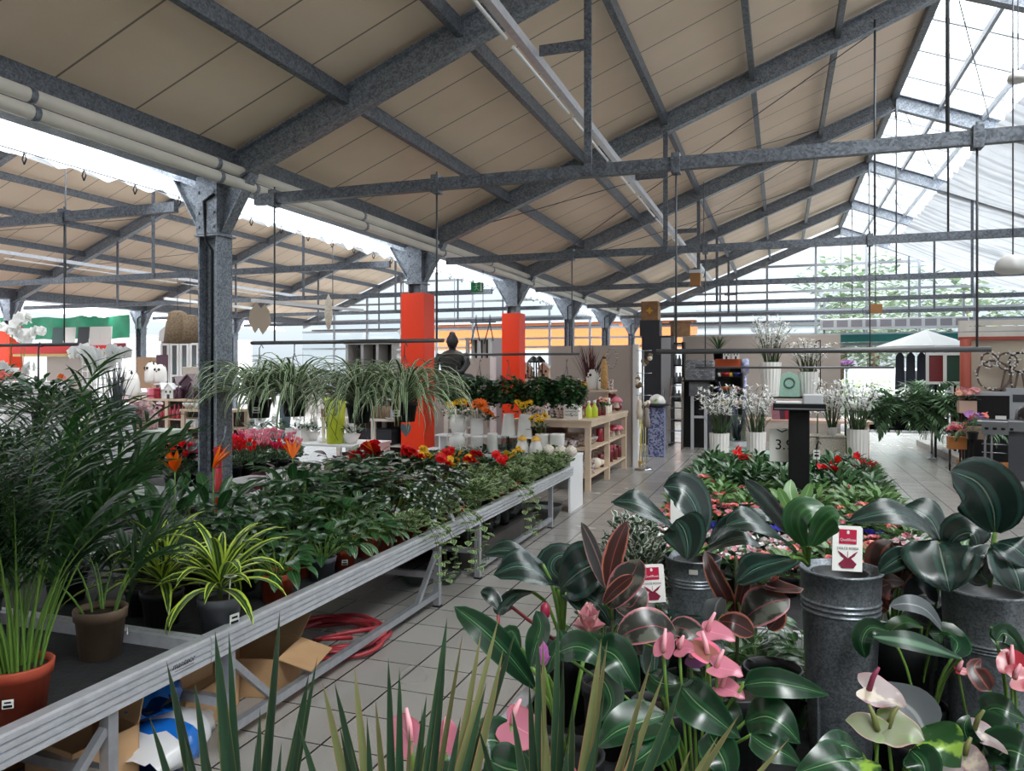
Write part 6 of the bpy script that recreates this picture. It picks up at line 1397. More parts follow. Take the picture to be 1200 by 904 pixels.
g2=[(g_owl('owl_figure',CERAM,CRIM),[(*at(153,ys+.1,1.12),'tall white owl figure on the shelf, aisle end',1.9),(*at(188,ys+.4,1.405),'white owl figure on the white riser, taller one',1.35),(*at(178,ys+.4,1.405),'white owl figure behind on the white riser',1.5)]),
    (g_bauble(CRIM,.09),[(*at(157,ys+.14,1.12),'crimson egg shaped ornament before the tall white owl',1.3)]),
    (g_lantern(CRIM,1),[(*at(175,ys+.38,1.405),'red metal lantern on the white riser',.7)]),
    (g_box(PINKG,.2,.16,.2),[(*at(179,ys+.1,1.12),'pink patterned tin under the white riser',1.0)]),
    (g_box(CRIM,.2,.16,.2,),[(*at(185,ys+.12,1.12),'crimson tin under the white riser',1.0)]),
    (g_house(CERAM,1,WHITE),[(*at(193,ys+.12,1.12),'white house shaped lantern on the crimson goods shelf',1.4),(*at(200,ys+.12,1.12),'white arched lantern next to the house lantern',1.4),(*at(168,ys+.12,1.12),'low white house figure beside the crimson egg',.9)]),
    (g_house(PLUM,1,PLUM),[(*at(212,ys+.35,1.12),'plum coloured birdhouse, nearer the white lanterns',2.0),(*at(224,ys+.35,1.12),'plum coloured birdhouse, beside the bare column',2.2),(*at(229,ys+.12,1.12),'low plum coloured birdhouse before the tall ones',1.6)]),
    (g_bottle(PLUM,WHITE),[(*at(207,ys+.12,1.12),'plum bottle with white cap on the crimson goods shelf',1.0),(*at(211,ys+.12,1.12),'plum bottle with white cap, second beside the birdhouse',1.0)]),
    (g_bottle(CRIM,CRIM),[(*at(190+5*i,ys+.08,.745),'crimson bottle on the middle board behind the column, %s'%ORD[i],1.1) for i in range(6)]),
    (g_bottle(PLUM,PLUM),[(*at(188+5*i,ys+.08,.325),'plum bottle on the lowest board, %s from the trellis'%ORD[i],1.1) for i in range(6)]),
    (g_mug(PLUM),[(*at(164+6*i,ys+.1,.745),'plum mug on the middle board, %s from the trellis'%ORD[i],1.3) for i in range(4)]),
    (g_bowl(CERAM),[(*at(222,10.75,1.0),'white bowl on the lower shelf unit, first',1.0),(*at(232,10.75,1.0),'white bowl on the lower shelf unit, second',1.0)]),
    (g_box(CERAM,.12,.12,.14),[(*at(217+7*i,10.7,.685),'white tin on the lower shelf unit middle board, %s'%ORD[i],1.0) for i in range(3)]),
    (g_bauble(BROWN,.06),[(*at(218+8*i,10.7,.325),'brown ball on the lower shelf unit bottom board, %s'%ORD[i],1.1) for i in range(3)]),
    (g_candle(CERAM,.3,.07),[(*at(142,ys+.12,1.12),'wide white pillar on the shelf beside the tall owl',1.0)])]
lay(g2)
bouquet((XatY(201,ys+.35),ys+.35,1.22),'small green white posy beside the birdhouses',P_WHITE,4,.1,.09,.04)
# grey cylinder, pale green chest with pink blossom cylinders
c=W(138,480,11.2); solo('grey_cylinder_planter',MB().lathe([(0,0),(.22,0),(.24,1.15),(.2,1.15),(.19,1.0),(0,1.0)],20),M('cement_grey',(124,128,132),.5),'tall grey cylinder planter behind the pale green chest','planter',None,(c.x,c.y,0))
sl=MB()
for i in range(40): sl.leaf((R(-.05,.05),R(-.05,.05),0),R(0,6.3),R(1.2,1.55),R(.5,.9),.03,R(.1,.5),4,'lance',.3)
t=T('silver_grass','silver grey leaf bunch in the grey cylinder planter','plant',(c.x,c.y,.99)); part('foliage',sl,L_GREY,t)
Yc=8.9; t=T('pale_green_chest','pale green wooden chest under the blossom cylinders','chest',(0,Yc,0)); cx0,cx1=XatY(146,Yc),XatY(188,Yc); part('body',MB().bbox(cx0,cx1,0,.5,0,.74),M('pale_mint_wood',(196,206,192),.6),t); part('lid',MB().bbox(cx0-.02,cx1+.02,-.02,.52,.74,.78),M('pale_mint_wood',(196,206,192)),t); part('panel',MB().box(cx0+.08,cx1-.08,-.012,0,.1,.64),M('pale_mint_trim',(176,188,174),.6),t)
bl=M('blossom_print',(226,200,200),.5,col2=(166,110,116),scale=30)
for i,(px,s) in enumerate(((149,1.2),(162,1.0),(176,1.0))):
    c=at(px,Yc+.25,.78); t=T('blossom_cylinder','blossom printed cylinder with pink flowers, %s on the pale green chest'%['first and tallest','middle one','last one'][i],'vase',c); part('body',MB().lathe([(0,0),(.11,0),(.11,.3*s),(.1,.3*s),(.1,.05),(0,.05)],16),bl,t); fl=MB()
    for k in range(34): a=R(0,6.3); rr=.18*sqrt(random.random()); flower5(fl,(cos(a)*rr,sin(a)*rr,.3*s+R(0,.12)),.045,5,R(0,.9))
    part('blossom',fl,petal('blush_petal',(232,206,206)),t)
# white trellis with orchids, white orchids on a stand
c=xy(118,11.4); t=T('white_trellis','white lattice stand behind the white blossom sprays','trellis',(*c,0)); mb=MB()
for i in range(8): mb.box(-.35+.1*i-.008,-.35+.1*i+.008,-.01,.01,0,2.0)
for i in range(20): mb.box(-.36,.36,-.012,.012,.1*i+.05,.1*i+.066)
part('lattice',mb,WHITE,t); part('foot',MB().box(-.4,.4,-.15,.15,0,.04),WHITE,t)
orc=Proto(k_orchid('white_orchid',CERAM,4,.75,.1))
for i,(px,d,z,s,l) in enumerate(((12,11.8,1.55,1.15,'white orchid high on the tall stand at the red clad far column, first'),(26,12.2,1.5,1.0,'white orchid high on the tall stand beside the red clad far column, second'),(112,10.6,.95,1.2,'white orchid before the lattice, first'),(124,10.8,.9,1.3,'white orchid before the lattice, second'),(14,9.6,1.0,.9,'white orchid low behind the flowering basket'))):
    x,y=xy(px,d); orc.place((x,y,z),l,i*1.3,s)
for i,(px,d,h_,w_,l) in enumerate(((18,12.0,1.5,.6,'white tall stand carrying the high orchids'),(118,10.7,.9,.35,'white pedestal carrying the lattice orchids'),(14,9.6,1.0,.3,'white pedestal low behind the flowering basket'))):
    x,y=xy(px,d); solo('white_pedestal',MB().bbox(-w_,w_,-w_*.7,w_*.7,0,h_-.002),WHITE,l,'pedestal',None,(x,y,0))
# red shelf with picture cards on the far column row
Yr=13.1; rx0,rx1=XatY(14,Yr),XatY(132,Yr); zt=2.22
t=T('red_shelf_beam','long red shelf beam with cards at the far red clad column','shelf',(0,Yr,0)); part('board',MB().box(rx0,rx1,0,.3,zt-.18,zt),M('signal_red',(222,24,18),.4),t); part('underside',MB().box(rx0,rx1,.02,.3,zt-.24,zt-.181),M('pale_yellow_board',(226,200,130),.6),t)
panel('taupe partition below the red shelf beam',XatY(55,Yr+.1),XatY(105,Yr+.1),Yr+.1,zt-.26,TAUPE)
for i,(px,c1,c2) in enumerate(((24,CERAM,LGREY),(62,M('petrol',(52,84,84),.5),WHITE),(76,CERAM,LGREY),(92,ANTH,CERAM),(106,CERAM,ANTH),(119,CERAM,LGREY))):
    x=XatY(px,Yr); t=T('picture_board','%s leaning on the red shelf beam, %s along'%(['white board','petrol board with white triangle','plain white board','black and white patterned board','white board with dark mark','rounded white board'][i],ORD[i]),'picture',(x,Yr+.12,zt+.001)); part('board',MB().prism([(-.16,0),(.16,0),(.1,.42),(-.22,.42)],(0,0,0),(1,0,0),(0,.2,1),.02),c1,t); part('mark',MB().prism([(-.08,.1),(.08,.1),(0,.26)] if i!=3 else [(-.12,.05),(.0,.1),(.08,.3),(-.04,.34),(-.1,.2)],(0,-.006,.0),(1,0,0),(0,.2,1),.004),c2,t)
t=T('crimson_notice','crimson card with white marks at the end of the red shelf beam','card',(XatY(140,Yr),Yr,zt-.3)); part('card',MB().box(-.17,.17,0,.02,.0,.34),M('crimson_card',(134,22,44),.5),t); part('mark',MB().prism([(-.1,.2),(-.05,.26),(0,.2),(-.05,.14)],(0,-.001,0),(1,0,0),(0,0,1),-.004).prism([(.02,.1),(.08,.16),(.12,.1),(.08,.05)],(0,-.001,0),(1,0,0),(0,0,1),-.004),TAGW,t); part('post',MB().box(-.02,.02,.02,.05,-(zt-.3),.3),WHITE,t)
# window cabinet, wicker baskets, panels
Yq=14.6; t=T('white_window_cabinet','tall white cabinet with glazed narrow doors under the wicker baskets','cabinet',(0,Yq,0)); qx0,qx1=XatY(187,Yq),XatY(233,Yq); w_=(qx1-qx0)/4
part('body',MB().box(qx0,qx1,.05,.4,0,2.35),LGREY,t); part('cornice',MB().prism([(qx0-.05,2.35),(qx1+.05,2.35),(qx1,2.42),(qx0+w_*1.3,2.42),(qx0+w_*.8,2.75),(qx0,2.6)],(0,.0,0),(1,0,0),(0,0,1),-.4),WHITE,t)
for k in range(4):
    f=MB(); a=qx0+w_*k; f.box(a+.02,a+.07,0,.05,.1,2.3).box(a+w_-.07,a+w_-.02,0,.05,.1,2.3)
    for z in (.1,.8,1.5,2.25): f.box(a+.07,a+w_-.07,0,.05,z,z+.05)
    d=part('door',f,WHITE,t); part('pane',MB().box(a+.07,a+w_-.07,.02,.03,.15,2.25),M('dark_glass',(84,96,100),.1,coat=.5),d)
for i,(px,py,s) in enumerate(((208,384,1.0),(223,386,.85))):
    c=W(px,py,13.6); t=T('wicker_basket','wicker basket hanging upside down under the strip lamp, %s one'%['larger','smaller'][i],'basket',c); part('body',MB().lathe([(.06*s,.3*s),(.15*s,.26*s),(.2*s,.0),(.23*s,-.28*s),(.21*s,-.28*s),(.18*s,0),(.1*s,.24*s)],18),BROWN,t); part('cord',MB().tube([(0,0,.28*s),(0,0,3.3-c.z)],.006,5),ROD,t)
panel('taupe partition behind the plum birdhouses',XatY(214,13.0),XatY(240,13.0),13.0,1.72,TAUPE)
solo('tan_boxes_board',MB().box(XatY(160,16),XatY(178,16),16,16.3,0,2.0),M('tan_card',(170,140,110),.6),'tan panel standing before the white wall behind the owls','panel')
solo('plum_panel',MB().box(XatY(183,13.4),XatY(195,13.4),13.4,13.45,0,2.0),PLUM,'narrow plum panel before the white window cabinet','panel')
struct('green_netting_frame',MB().box(-24.9,-18.5,14.4,14.45,2.6,2.66),BAR)
gn=MB(); n=30
for i in range(n+1):
    for j in range(7): gn.v.append((-24.5+7*i/n,17+6*i/n*.0+.05*sin(i*1.3),2.55+.11*j+.03*sin(i*.9+j)))
for i in range(n):
    for j in range(6): a=i*7+j; gn.face([a,a+1,a+8,a+7],None,0,True)
solo('hanging_netting',gn,DGREEN,'dark green shade netting hung beyond the far column row','netting')
# hutch and shelves in the middle distance
Yh=13.4; hx0,hx1=XatY(405,Yh),XatY(462,Yh); t=T('grey_hutch','pale grey wooden hutch with dark open compartments behind the spider plants','cabinet',(0,Yh,0))
part('back_panel',MB().box(hx0,hx1,.38,.4,0,2.2),M('hutch_dark',(74,70,68),.7),t); part('top',MB().bbox(hx0-.04,hx1+.04,-.02,.42,2.18,2.28),M('hutch_grey',(186,184,180),.6),t)
for k in range(4): x=hx0+(hx1-hx0-.06)*k/3; part('upright',MB().box(x,x+.06,0,.38,0,2.18),M('hutch_grey',(186,184,180)),t)
for z in (.1,.75,1.4): part('shelf_board',MB().box(hx0+.06,hx1-.06,.01,.38,z,z+.04),M('hutch_grey',(186,184,180)),t)
b3=Proto(g_bottle(CERAM,LGREY)); 
for i in range(6): b3.place((hx0+.12+(hx1-hx0-.3)*i/5,Yh+.15,1.441),'white bottle on the hutch upper board, %s along'%ORD[i],0,1.0)
solo('white_flower_sprig',(lambda m:[flower5(m,(R(-.14,.14),R(-.1,.1),R(0,.5)),.06,5,R(0,.8)) for _ in range(40)] and m)(MB()),P_WHITE,'white blossom sprig beside the wide red column and hutch','flowers',None,W(477,420,13.2))
solo('hanging_pampas',MB().lathe([(0,0),(.03,.03),(.07,.25),(.05,.5),(0,.62)],10),M('pampas',(226,216,196),.9,var=.15,scale=30),'cream pampas plume hanging over the hutch','dried flower',None,W(385,387,13.0))
for i,px in enumerate((300,309)): solo('hanging_paper_leaf',MB().prism([(0,-.22),(.12,-.05),(.08,.15),(0,.26),(-.1,.12),(-.11,-.05)],W(px,374+2*i,12),(.9,.4,0),(0,0.1,1),.015),M('kraft_paper',(176,160,140),.7),'brown leaf shaped hanging ornament, %s'%['first beside the strip lamp','second, darker turned one'][i],'ornament')
Ym=11.3; mx0,mx1=XatY(392,Ym),XatY(482,Ym)
shelf('whitewashed long shelf with baskets and lettering beside the wide red column',392,482,Ym,.86,.45,(.4,),WOODW,'whitewashed_shelf')
shelf('whitewashed upper shelf behind the lime vase and spider plants',405,480,Ym+.75,1.18,.4,(.8,.4),WOODW,'whitewashed_shelf')
shelf('whitewashed shelf peeking past the wide red column',518,548,Ym+.3,1.02,.45,(.7,.4),WOODW,'whitewashed_shelf')
wl=T('wooden_lettering','white standing wooden letters on the whitewashed shelf','lettering',(XatY(424,Ym+.1),Ym+.1,.862)); textmesh('Wil',.26,WHITE,wl,(0,0,.1),(pi/2,0,0),'letter',.02); part('base',MB().box(-.2,.2,-.03,.03,0,.015),WHITE,wl)
for i,px in enumerate((443,453)): 
    t=T('wire_basket','brown wire basket on the whitewashed shelf, %s'%['nearer the letters','nearer the tray'][i],'basket',(XatY(px,Ym+.2),Ym+.2,.861)); part('body',MB().lathe([(0,0),(.15,0),(.17,.2),(.16,.2),(.14,.02),(0,.02)],14),BROWN,t); part('handle',MB().tube([(-.16,0,.2),(-.1,0,.3),(.1,0,.3),(.16,0,.2)],.008,5),ROD,t)
t=T('tray','round white tray with grey pots beside the red column','tray',(XatY(468,Ym+.15),Ym+.15,.861)); part('plate',MB().lathe([(0,0),(.2,0),(.24,.03),(.23,.03),(.19,.012),(0,.012)],20),WHITE,t)
gpot=Proto(g_mug(LGREY)); 
for i,px in enumerate((462,470)): gpot.place((XatY(px,Ym+.15),Ym+.15,.875),'grey cup on the round tray, %s'%['letter side','column side'][i],0,1.5)
bk=Proto(g_box(ANTH,.3,.28,.26,'black_storage_box'))
for i,px in enumerate((431,447)): bk.place((XatY(px,Ym),Ym+.2,.426),'black storage box on the low board, %s'%['first','second'][i],0,1.0)
h_=T('slate_heart','grey slate heart hanging at the wide red column edge','ornament',W(476,504,9.9)); part('heart',MB().prism([(0,-.09),(.07,0),(.07,.06),(.035,.085),(0,.05),(-.035,.085),(-.07,.06),(-.07,0)],(0,0,0),(1,0,0),(0,0,1),.015),M('slate',(86,100,104),.6),h_); part('cord',MB().tube([(0,0,.05),(0,0,.75)],.003,4),ROD,h_)
# dark seated statue on a plinth
c=xy(530,13.2); DST=M('dark_stone',(34,33,34),.55,var=.3,scale=14)
t=T('seated_statue','dark stone seated meditating statue on a plinth past the wide red column','statue',(*c,1.42)); st=MB()
st.lathe([(0,0),(.36,0),(.38,.06),(.33,.12),(.2,.16),(.0,.18)],20,sq=(1,.8)); st.lathe([(.2,.1),(.2,.25),(.23,.4),(.24,.5),(.15,.57),(.065,.6),(.06,.65),(0,.66)],18,sq=(1,.65)); st.lathe([(0,.62),(.08,.65),(.105,.72),(.1,.8),(.06,.86),(.05,.9),(0,.92)],16,sq=(.92,1))
for s in (1,-1): st.tube([(s*.22,0,.52),(s*.29,-.03,.36),(s*.24,-.14,.22),(s*.05,-.22,.2)],[.07,.06,.05,.04],8); st.tube([(s*.1,-.02,.12),(s*.36,-.08,.1),(s*.1,-.24,.1)],[.1,.09,.06],8); st.lathe([(0,-.04),(.02,0),(0,.04)],6,(s*.1,0,.74)) 
st.lathe([(0,-.02),(.018,.0),(0,.03)],6,(0,-.1,.73))
part('figure',st,DST,t)
solo('statue_plinth',MB().bbox(-.4,.4,-.35,.35,0,1.42),TAUPE,'taupe plinth under the dark seated statue','plinth',None,(*c,0))
solo('dark_bust',MB().lathe([(0,0),(.1,0),(.11,.1),(.05,.16),(.09,.24),(.1,.34),(.05,.42),(0,.43)],14),DST,'small dark head statue beside the seated statue','statue',None,(c[0]-.38,c[1]-.5,1.1)); solo('statue_plinth',MB().bbox(-.15,.15,-.15,.15,0,1.1),TAUPE,'slim taupe plinth under the small dark head','plinth',None,(c[0]-.38,c[1]-.5,0))
panel('taupe partition between the two red columns',XatY(540,13.9),XatY(575,13.9),13.9,1.9,TAUPE,1)
panel('pale grey tall panel beside the narrow red column',XatY(577,14.4),XatY(592,14.4),14.4,2.3,LGREY)
shelf('dark compartment shelf high behind the taupe partition',544,577,15.2,2.36,.4,(1.7,),M('hutch_grey',(186,184,180)),'grey_shelf')
Yn=14.2; shelf('white shelf with lanterns and houses past the narrow red column',614,644,Yn,1.5,.4,(.9,.4),WOODW,'white_shelf')
for i,(px,k) in enumerate(((617,0),(625,1),(632,1),(638,0))):
    r=g_house(WOODP,1,WOODW) if k==0 else g_lantern(BLACK); r.location=at(px,Yn+.2,1.5); r.scale=(1.5,)*3 if k==0 else (1.3,)*3; r['label']=['pale wooden house figure beside the narrow red column','black lantern on the white shelf, first','black lantern on the white shelf, second','pale wooden house figure at the taupe partition'][i]
t=T('hook_rail','dark double hook rail hanging between the red columns','hook rail',W(566,378,12.5)); part('bar',MB().tube([(-.22,0,0),(.22,0,0)],.01,6),ROD,t)
for x in (-.12,.12): part('hook',MB().tube([(x,0,0),(x-.1,0,-.35)],.01,5).tube([(x,0,0),(x+.06,0,-.3)],.01,5).tube([(x,0,0),(x,0,.12)],.008,5),ROD,t)
part('cord',MB().tube([(0,0,0),(0,0,1.2)],.006,5),ROD,t)
# ================================================================ PLANTS ON THE NEAR DISPLAY BENCH
def spline(pts,seg):
    pts=[Vector(p) for p in pts]
    if len(pts)==2: pts=[pts[0],(pts[0]+pts[1])/2,pts[1]]
    P=[2*pts[0]-pts[1]]+pts+[2*pts[-1]-pts[-2]]; n=len(pts)-1; out=[]
    for i in range(seg+1):
        f=i/seg*n; k=min(n-1,int(f)); t=f-k; a,b,c,d=P[k:k+4]
        out.append(.5*((2*b)+(c-a)*t+(2*a-5*b+4*c-d)*t*t+(3*b-a-3*c+d)*t**3))
    return out
def blade(mb,pts,wd,nrm=(0,-.6,1),shape='oval',cup=.18,cols=8,seg=12,wav=0.0,m=0,fold=0.0,heart=0.0,qu=0.0):
    """one hand placed leaf: midrib through pts, wd wide, upper side facing nrm; cup lifts the margins, qu bulges the fields between the ribs"""
    sp_=spline(pts,seg); rows=[]; nrm=Vector(nrm)
    for i,p in enumerate(sp_):
        t=i/seg; tg=(sp_[min(i+1,seg)]-sp_[max(i-1,0)]).normalized(); sd=tg.cross(nrm)
        sd=sd.normalized() if sd.length>1e-4 else Vector((1,0,0)); up=sd.cross(tg).normalized()
        if shape=='oval': w=sin(pi*min(1,t*.97+.015))**.62
        elif shape=='egg': w=sin(pi*t**.62)**.75
        elif shape=='lance': w=sin(pi*min(1,t*.92+.08))**.9
        elif shape=='heart': w=(sin(pi*min(1,(t*.9+.1))**.6))**.8
        else: w=(1-t)**.55*min(1,.6+t*3)
        if i==seg: w=0.004
        w*=wd/2; row=[]
        for j in range(cols+1):
            x=(j/cols)*2-1; q=p+sd*(x*w)+up*(cup*wd*.5*abs(x)**1.6*sin(pi*min(1,t+.1)))
            if qu: q=q+up*(qu*wd*abs(sin(abs(x)*pi*2.0))*sin(pi*t)**.5)
            if wav: q=q+up*(wav*wd*abs(x)**3*sin(t*9+(2 if x>0 else 0)))
            if heart and t<.18: q=q-tg*(heart*wd*sin(min(1,abs(x)*1.15)*pi*.62)*(1-t/.18)**.6)
            row.append(q)
        rows.append(mb.add(row))
    for i in range(seg):
        for j in range(cols):
            a,b=rows[i]+j,rows[i+1]+j; u0,u1=j/cols,(j+1)/cols; v0,v1=i/seg,(i+1)/seg
            mb.face([a,a+1,b+1,b],[(u0,v0),(u1,v0),(u1,v1),(u0,v1)],m,True)
class Local:
    """collects hand placed leaves given in room coordinates and stores them relative to the plant's foot"""
    def __init__(s,loc): s.o=Vector(loc)
    def p(s,px,py,d): return W(px,py,d)-s.o
def zincbucket(name,label,px,pyt,d,r,zb=ZS,sticker=False,tagd=None,ribs=(.80,.825,.85)):
    c=W(px,pyt,d); h_=c.z-zb; t=T(name,label,'bucket plant',(c.x,c.y,zb)); prof=[(0,0),(r*.73,0)]
    rr=lambda f: r*(.73+.27*f)
    prof+=[(rr(.1),h_*.1)]
    for f in ribs:
        for df,dr_ in ((-.014,0),(-.009,.0005),(-.005,.003),(0,.004),(.005,.003),(.009,.0005)): prof.append((rr(f)+dr_,h_*(f+df*.7)))
    prof.append((rr(ribs[-1])+.0004,h_*(ribs[-1]+.012)))
    prof+=[(rr(.985),h_*.985),(r+.004,h_*.99),(r+.004,h_),(r-.004,h_),(r-.006,h_*.93),(0,h_*.93)]
    part('bucket',MB().lathe(prof,36),ZINC,t); part('seam',MB().box(-.004,.004,-.003,.003,0,h_*.9),ZINC,t,None,(-r*.55,-r*.6,0)); part('inner_pot',MB().lathe([(0,h_*.6),(r*.7,h_*.65),(r*.72,h_-.012),(r*.66,h_-.012),(r*.64,h_-.025),(0,h_-.028)],24),POTBLK,t)
    if sticker: part('sticker',MB().bbox(-.016,.016,-.003,0,-.009,.009,.002),M('silver_sticker',(214,210,204),.3,.3),t,None,(r*.12,-r*.985,h_*.93))
    return t,Vector((c.x,c.y,zb)),h_
def plant_tag(px,py,d,w_,h_,parent,tilt=0.05,name='care_tag',rz=YAW,full=True):
    c=W(px,py,d); o=thing('care_tag_plate',None,None) if False else None
    loc=c-parent.location
    tg=part(name,MB().prism([(-w_/2,-h_/2),(w_/2,-h_/2),(w_/2,h_/2-.006),(w_/2-.006,h_/2),(-w_/2+.006,h_/2),(-w_/2,h_/2-.006)],(0,.002,0),(1,0,0),(0,0,1),.003),TAGW,parent,'white plant tag with crimson square',loc,rz)
    tg.rotation_euler=(-.1,tilt,rz)
    tm=M('tag_crimson',(176,14,58),.4); y=-.002
    q=part('red_square',MB().box(-w_*.29,w_*.29,y-.001,y,h_*.10,h_*.42),tm,tg)
    part('tag_emblem',MB().prism([(-.003,0),(.003,0),(.004,.006),(.002,.010),(-.002,.010),(-.004,.006)],(0,y-.0015,h_*.32),(1,0,0),(0,0,1),.0008),WHITE,tg)
    textmesh('QuellRose',h_*.085,WHITE,tg,(0,y-.0016,h_*.19),(pi/2,0,0),'tag_lettering',.0002)
    textmesh('DOLCE ROSSA',h_*.075,M('tag_ink',(60,60,66),.5),tg,(0,y-.0012,.0),(pi/2,0,0),'tag_lettering',.0002)
    fl=MB(); yy=y-.0012
    for s in (1,-1): fl.prism([(0,-.02*1),(s*.2,.14),(s*.34,.22),(s*.22,.05),(s*.06,-.06)] if s>0 else [(0,-.02),(s*.06,-.06),(s*.22,.05),(s*.34,.22),(s*.2,.14)],(0,yy,-h_*.2),(w_,0,0),(0,0,w_),.0006)
    fl.prism([(-.3,-.2),(-.1,-.02),(.1,-.02),(.3,-.2),(.2,-.34),(-.2,-.34)][::-1],(0,yy,-h_*.2),(w_,0,0),(0,0,w_),.0006); fl.box(-.0006,.0006,yy-.0006,yy,-h_*.2,-h_*.06)
    part('flower_print',fl,M('tag_flower',(120,16,50),.5),tg); return tg
UPC=(0.1,-.75,.65)   # leaves turned towards the aisle and the light
CAMN=(.15,-1,.35)
def leaves(t,loc,lst,mat,name='leaf',stem=None,stemr=.006,**kw):
    """every big leaf is a part of its own, its stalk a sub-part"""
    L=Local(loc)
    for i,(pts,wd,n,*o) in enumerate(lst):
        k=dict(kw); 
        if o: k.update(o[0])
        mt=k.pop('mat',mat); sm=k.pop('stalk',True)
        mb=MB(); P=[L.p(*q) for q in pts]; blade(mb,P,wd,n,**k); lf=part(name,mb,mt,t)
        if stem is not None and sm:
            s0=stem if isinstance(stem,Vector) else Vector(stem); mid=(s0+P[0])/2; mid.z=max(s0.z,P[0].z*.7+s0.z*.3); part('stalk',MB().tube(spline([s0,mid,P[0]],6),stemr,6),STEMG,lf)
# --- medinilla in the slim bucket (middle)
t,o,hh=zincbucket('medinilla','medinilla with glossy ribbed leaves in a zinc bucket with silver sticker',812,652,2.9,.102,sticker=True)
st=Vector((0,0,hh))
leaves(t,o,[([(795,630,2.86),(772,606,2.82),(742,590,2.8),(716,588,2.82)],.15,(.0,-.45,1),{'wav':.06}),
 ([(818,632,2.95),(816,598,2.98),(800,574,3.0),(777,570,3.02)],.16,(.8,-.9,.25),{'wav':.05}),
 ([(793,610,2.84),(802,622,2.78),(806,640,2.74),(805,657,2.72)],.165,(-.1,-1,.5),{'shape':'egg'}),
 ([(830,640,2.9),(852,618,2.85),(880,606,2.82),(905,604,2.85)],.14,(.0,-.4,1),{'wav':.06}),
 ([(826,646,2.95),(850,636,2.92),(872,632,2.9),(892,640,2.9)],.12,(0,-.3,1))],L_MED,stem=st,cup=.16,qu=.035)
# --- medinilla in the tall bucket with the care tag
t,o,hh=zincbucket('medinilla','medinilla with care tag in the tallest zinc bucket, young light green shoot on top',985,666,2.3,.115)
st=Vector((-.09,0,hh))
leaves(t,o,[([(930,648,2.26),(905,624,2.2),(878,612,2.16),(850,616,2.15)],.13,(0,-.55,1),{'wav':.05}),
 ([(934,632,2.35),(912,604,2.4),(890,578,2.45),(872,562,2.5)],.06,(-.6,-.8,.3)),
 ([(928,655,2.2),(908,660,2.12),(884,668,2.08),(862,684,2.08)],.13,(0,-.3,1)),
 ([(944,640,2.25),(936,616,2.22),(942,598,2.2),(966,592,2.2)],.085,(-.5,-.9,.2),{'mat':L_SYN,'cup':.5}),
 ([(950,640,2.22),(962,618,2.18),(974,606,2.15),(984,603,2.14)],.08,(.4,-.8,.4),{'mat':L_SYN,'cup':.4}),
 ([(932,618,2.3),(930,596,2.32),(926,576,2.34),(927,562,2.36)],.045,CAMN,{'mat':L_SYNL,'shape':'oval'}),
 ([(932,606,2.3),(940,592,2.3),(946,578,2.3),(950,566,2.3)],.035,CAMN,{'mat':L_SYNL}),
 ([(928,606,2.3),(922,592,2.3),(916,580,2.3),(912,572,2.3)],.03,CAMN,{'mat':L_SYNL}),
 ([(945,650,2.2),(965,655,2.1),(985,658,2.08),(1005,640,2.1)],.0001,UPC,{'stalk':False})][:8],L_MED,stem=st,cup=.16,qu=.03)
plant_tag(993,643,2.2,.086,.128,t,.06)
# --- medinilla between the buckets with the big bright leaf
t,o,hh=zincbucket('medinilla','medinilla with one wide silvery leaf hanging before its bucket near the entrance aisle',1098,700,2.45,.09)
st=Vector((0,0,hh))
leaves(t,o,[([(1100,638,2.28),(1104,656,2.2),(1109,676,2.15),(1113,694,2.14)],.215,(-.1,-.8,.85),{'shape':'egg','heart':.12}),
 ([(1098,636,2.35),(1074,612,2.34),(1042,602,2.32),(992,612,2.32)],.13,(.1,-.5,1),{'wav':.05}),
 ([(1102,634,2.4),(1092,612,2.42),(1076,600,2.45),(1058,594,2.48)],.15,(.7,-.7,.5),{'wav':.06}),
 ([(1110,642,2.3),(1124,628,2.28),(1140,626,2.26),(1146,642,2.25)],.13,(.2,-.8,.6)),
 ([(1086,650,2.3),(1066,650,2.26),(1046,660,2.24),(1030,672,2.24)],.09,(0,-.4,1))],L_MED,stem=st,cup=.14,qu=.045)
# --- medinilla in the wide bucket
t,o,hh=zincbucket('medinilla','medinilla with a tall upright ribbed leaf in the wide zinc bucket at the aisle',1160,688,2.2,.125,ribs=(.72,.735,.75))
st=Vector((0,0,hh))
leaves(t,o,[([(1166,624,2.2),(1163,594,2.18),(1146,566,2.17),(1114,552,2.18)],.175,(-.25,-1,.3),{'cup':.22}),
 ([(1168,636,2.15),(1184,640,2.1),(1198,650,2.08),(1212,664,2.06)],.12,(0,-.6,1)),
 ([(1160,640,2.2),(1152,656,2.15),(1150,672,2.12),(1160,684,2.1)],.1,(-.3,-1,.3)),
 ([(1172,645,2.15),(1184,660,2.08),(1192,676,2.05),(1196,694,2.04)],.14,(.3,-1,.4)),
 ([(1165,628,2.25),(1150,616,2.3),(1142,606,2.34),(1150,598,2.36)],.06,(.3,-.6,.8))],L_MED,stem=st,cup=.16,qu=.04)
# medinilla box tags standing behind
for i,(px,py,d,w_,lab) in enumerate(((798,590,3.3,.09,'white printed plant card behind the glossy leaves of the sticker bucket'),(1122,646,2.75,.14,'grey printed plant card standing behind the wide bucket'))):
    c=W(px,py,d); t=T('plant_card',lab,'plant card',(c.x,c.y,ZS),YAW); hz=c.z-ZS
    part('card',MB().box(-w_/2,w_/2,0,.003,hz-.09,hz+.045),TAGW if i==0 else M('grey_card',(170,168,164),.6),t); part('stick',MB().box(-.006,.006,.003,.006,0,hz),TAGW,t); textmesh('DOLCE ROSSA',.012 if i==0 else .019,M('tag_ink',(60,60,66)),t,(0,-.001,hz+.025),(pi/2,0,0),'lettering',.0002)
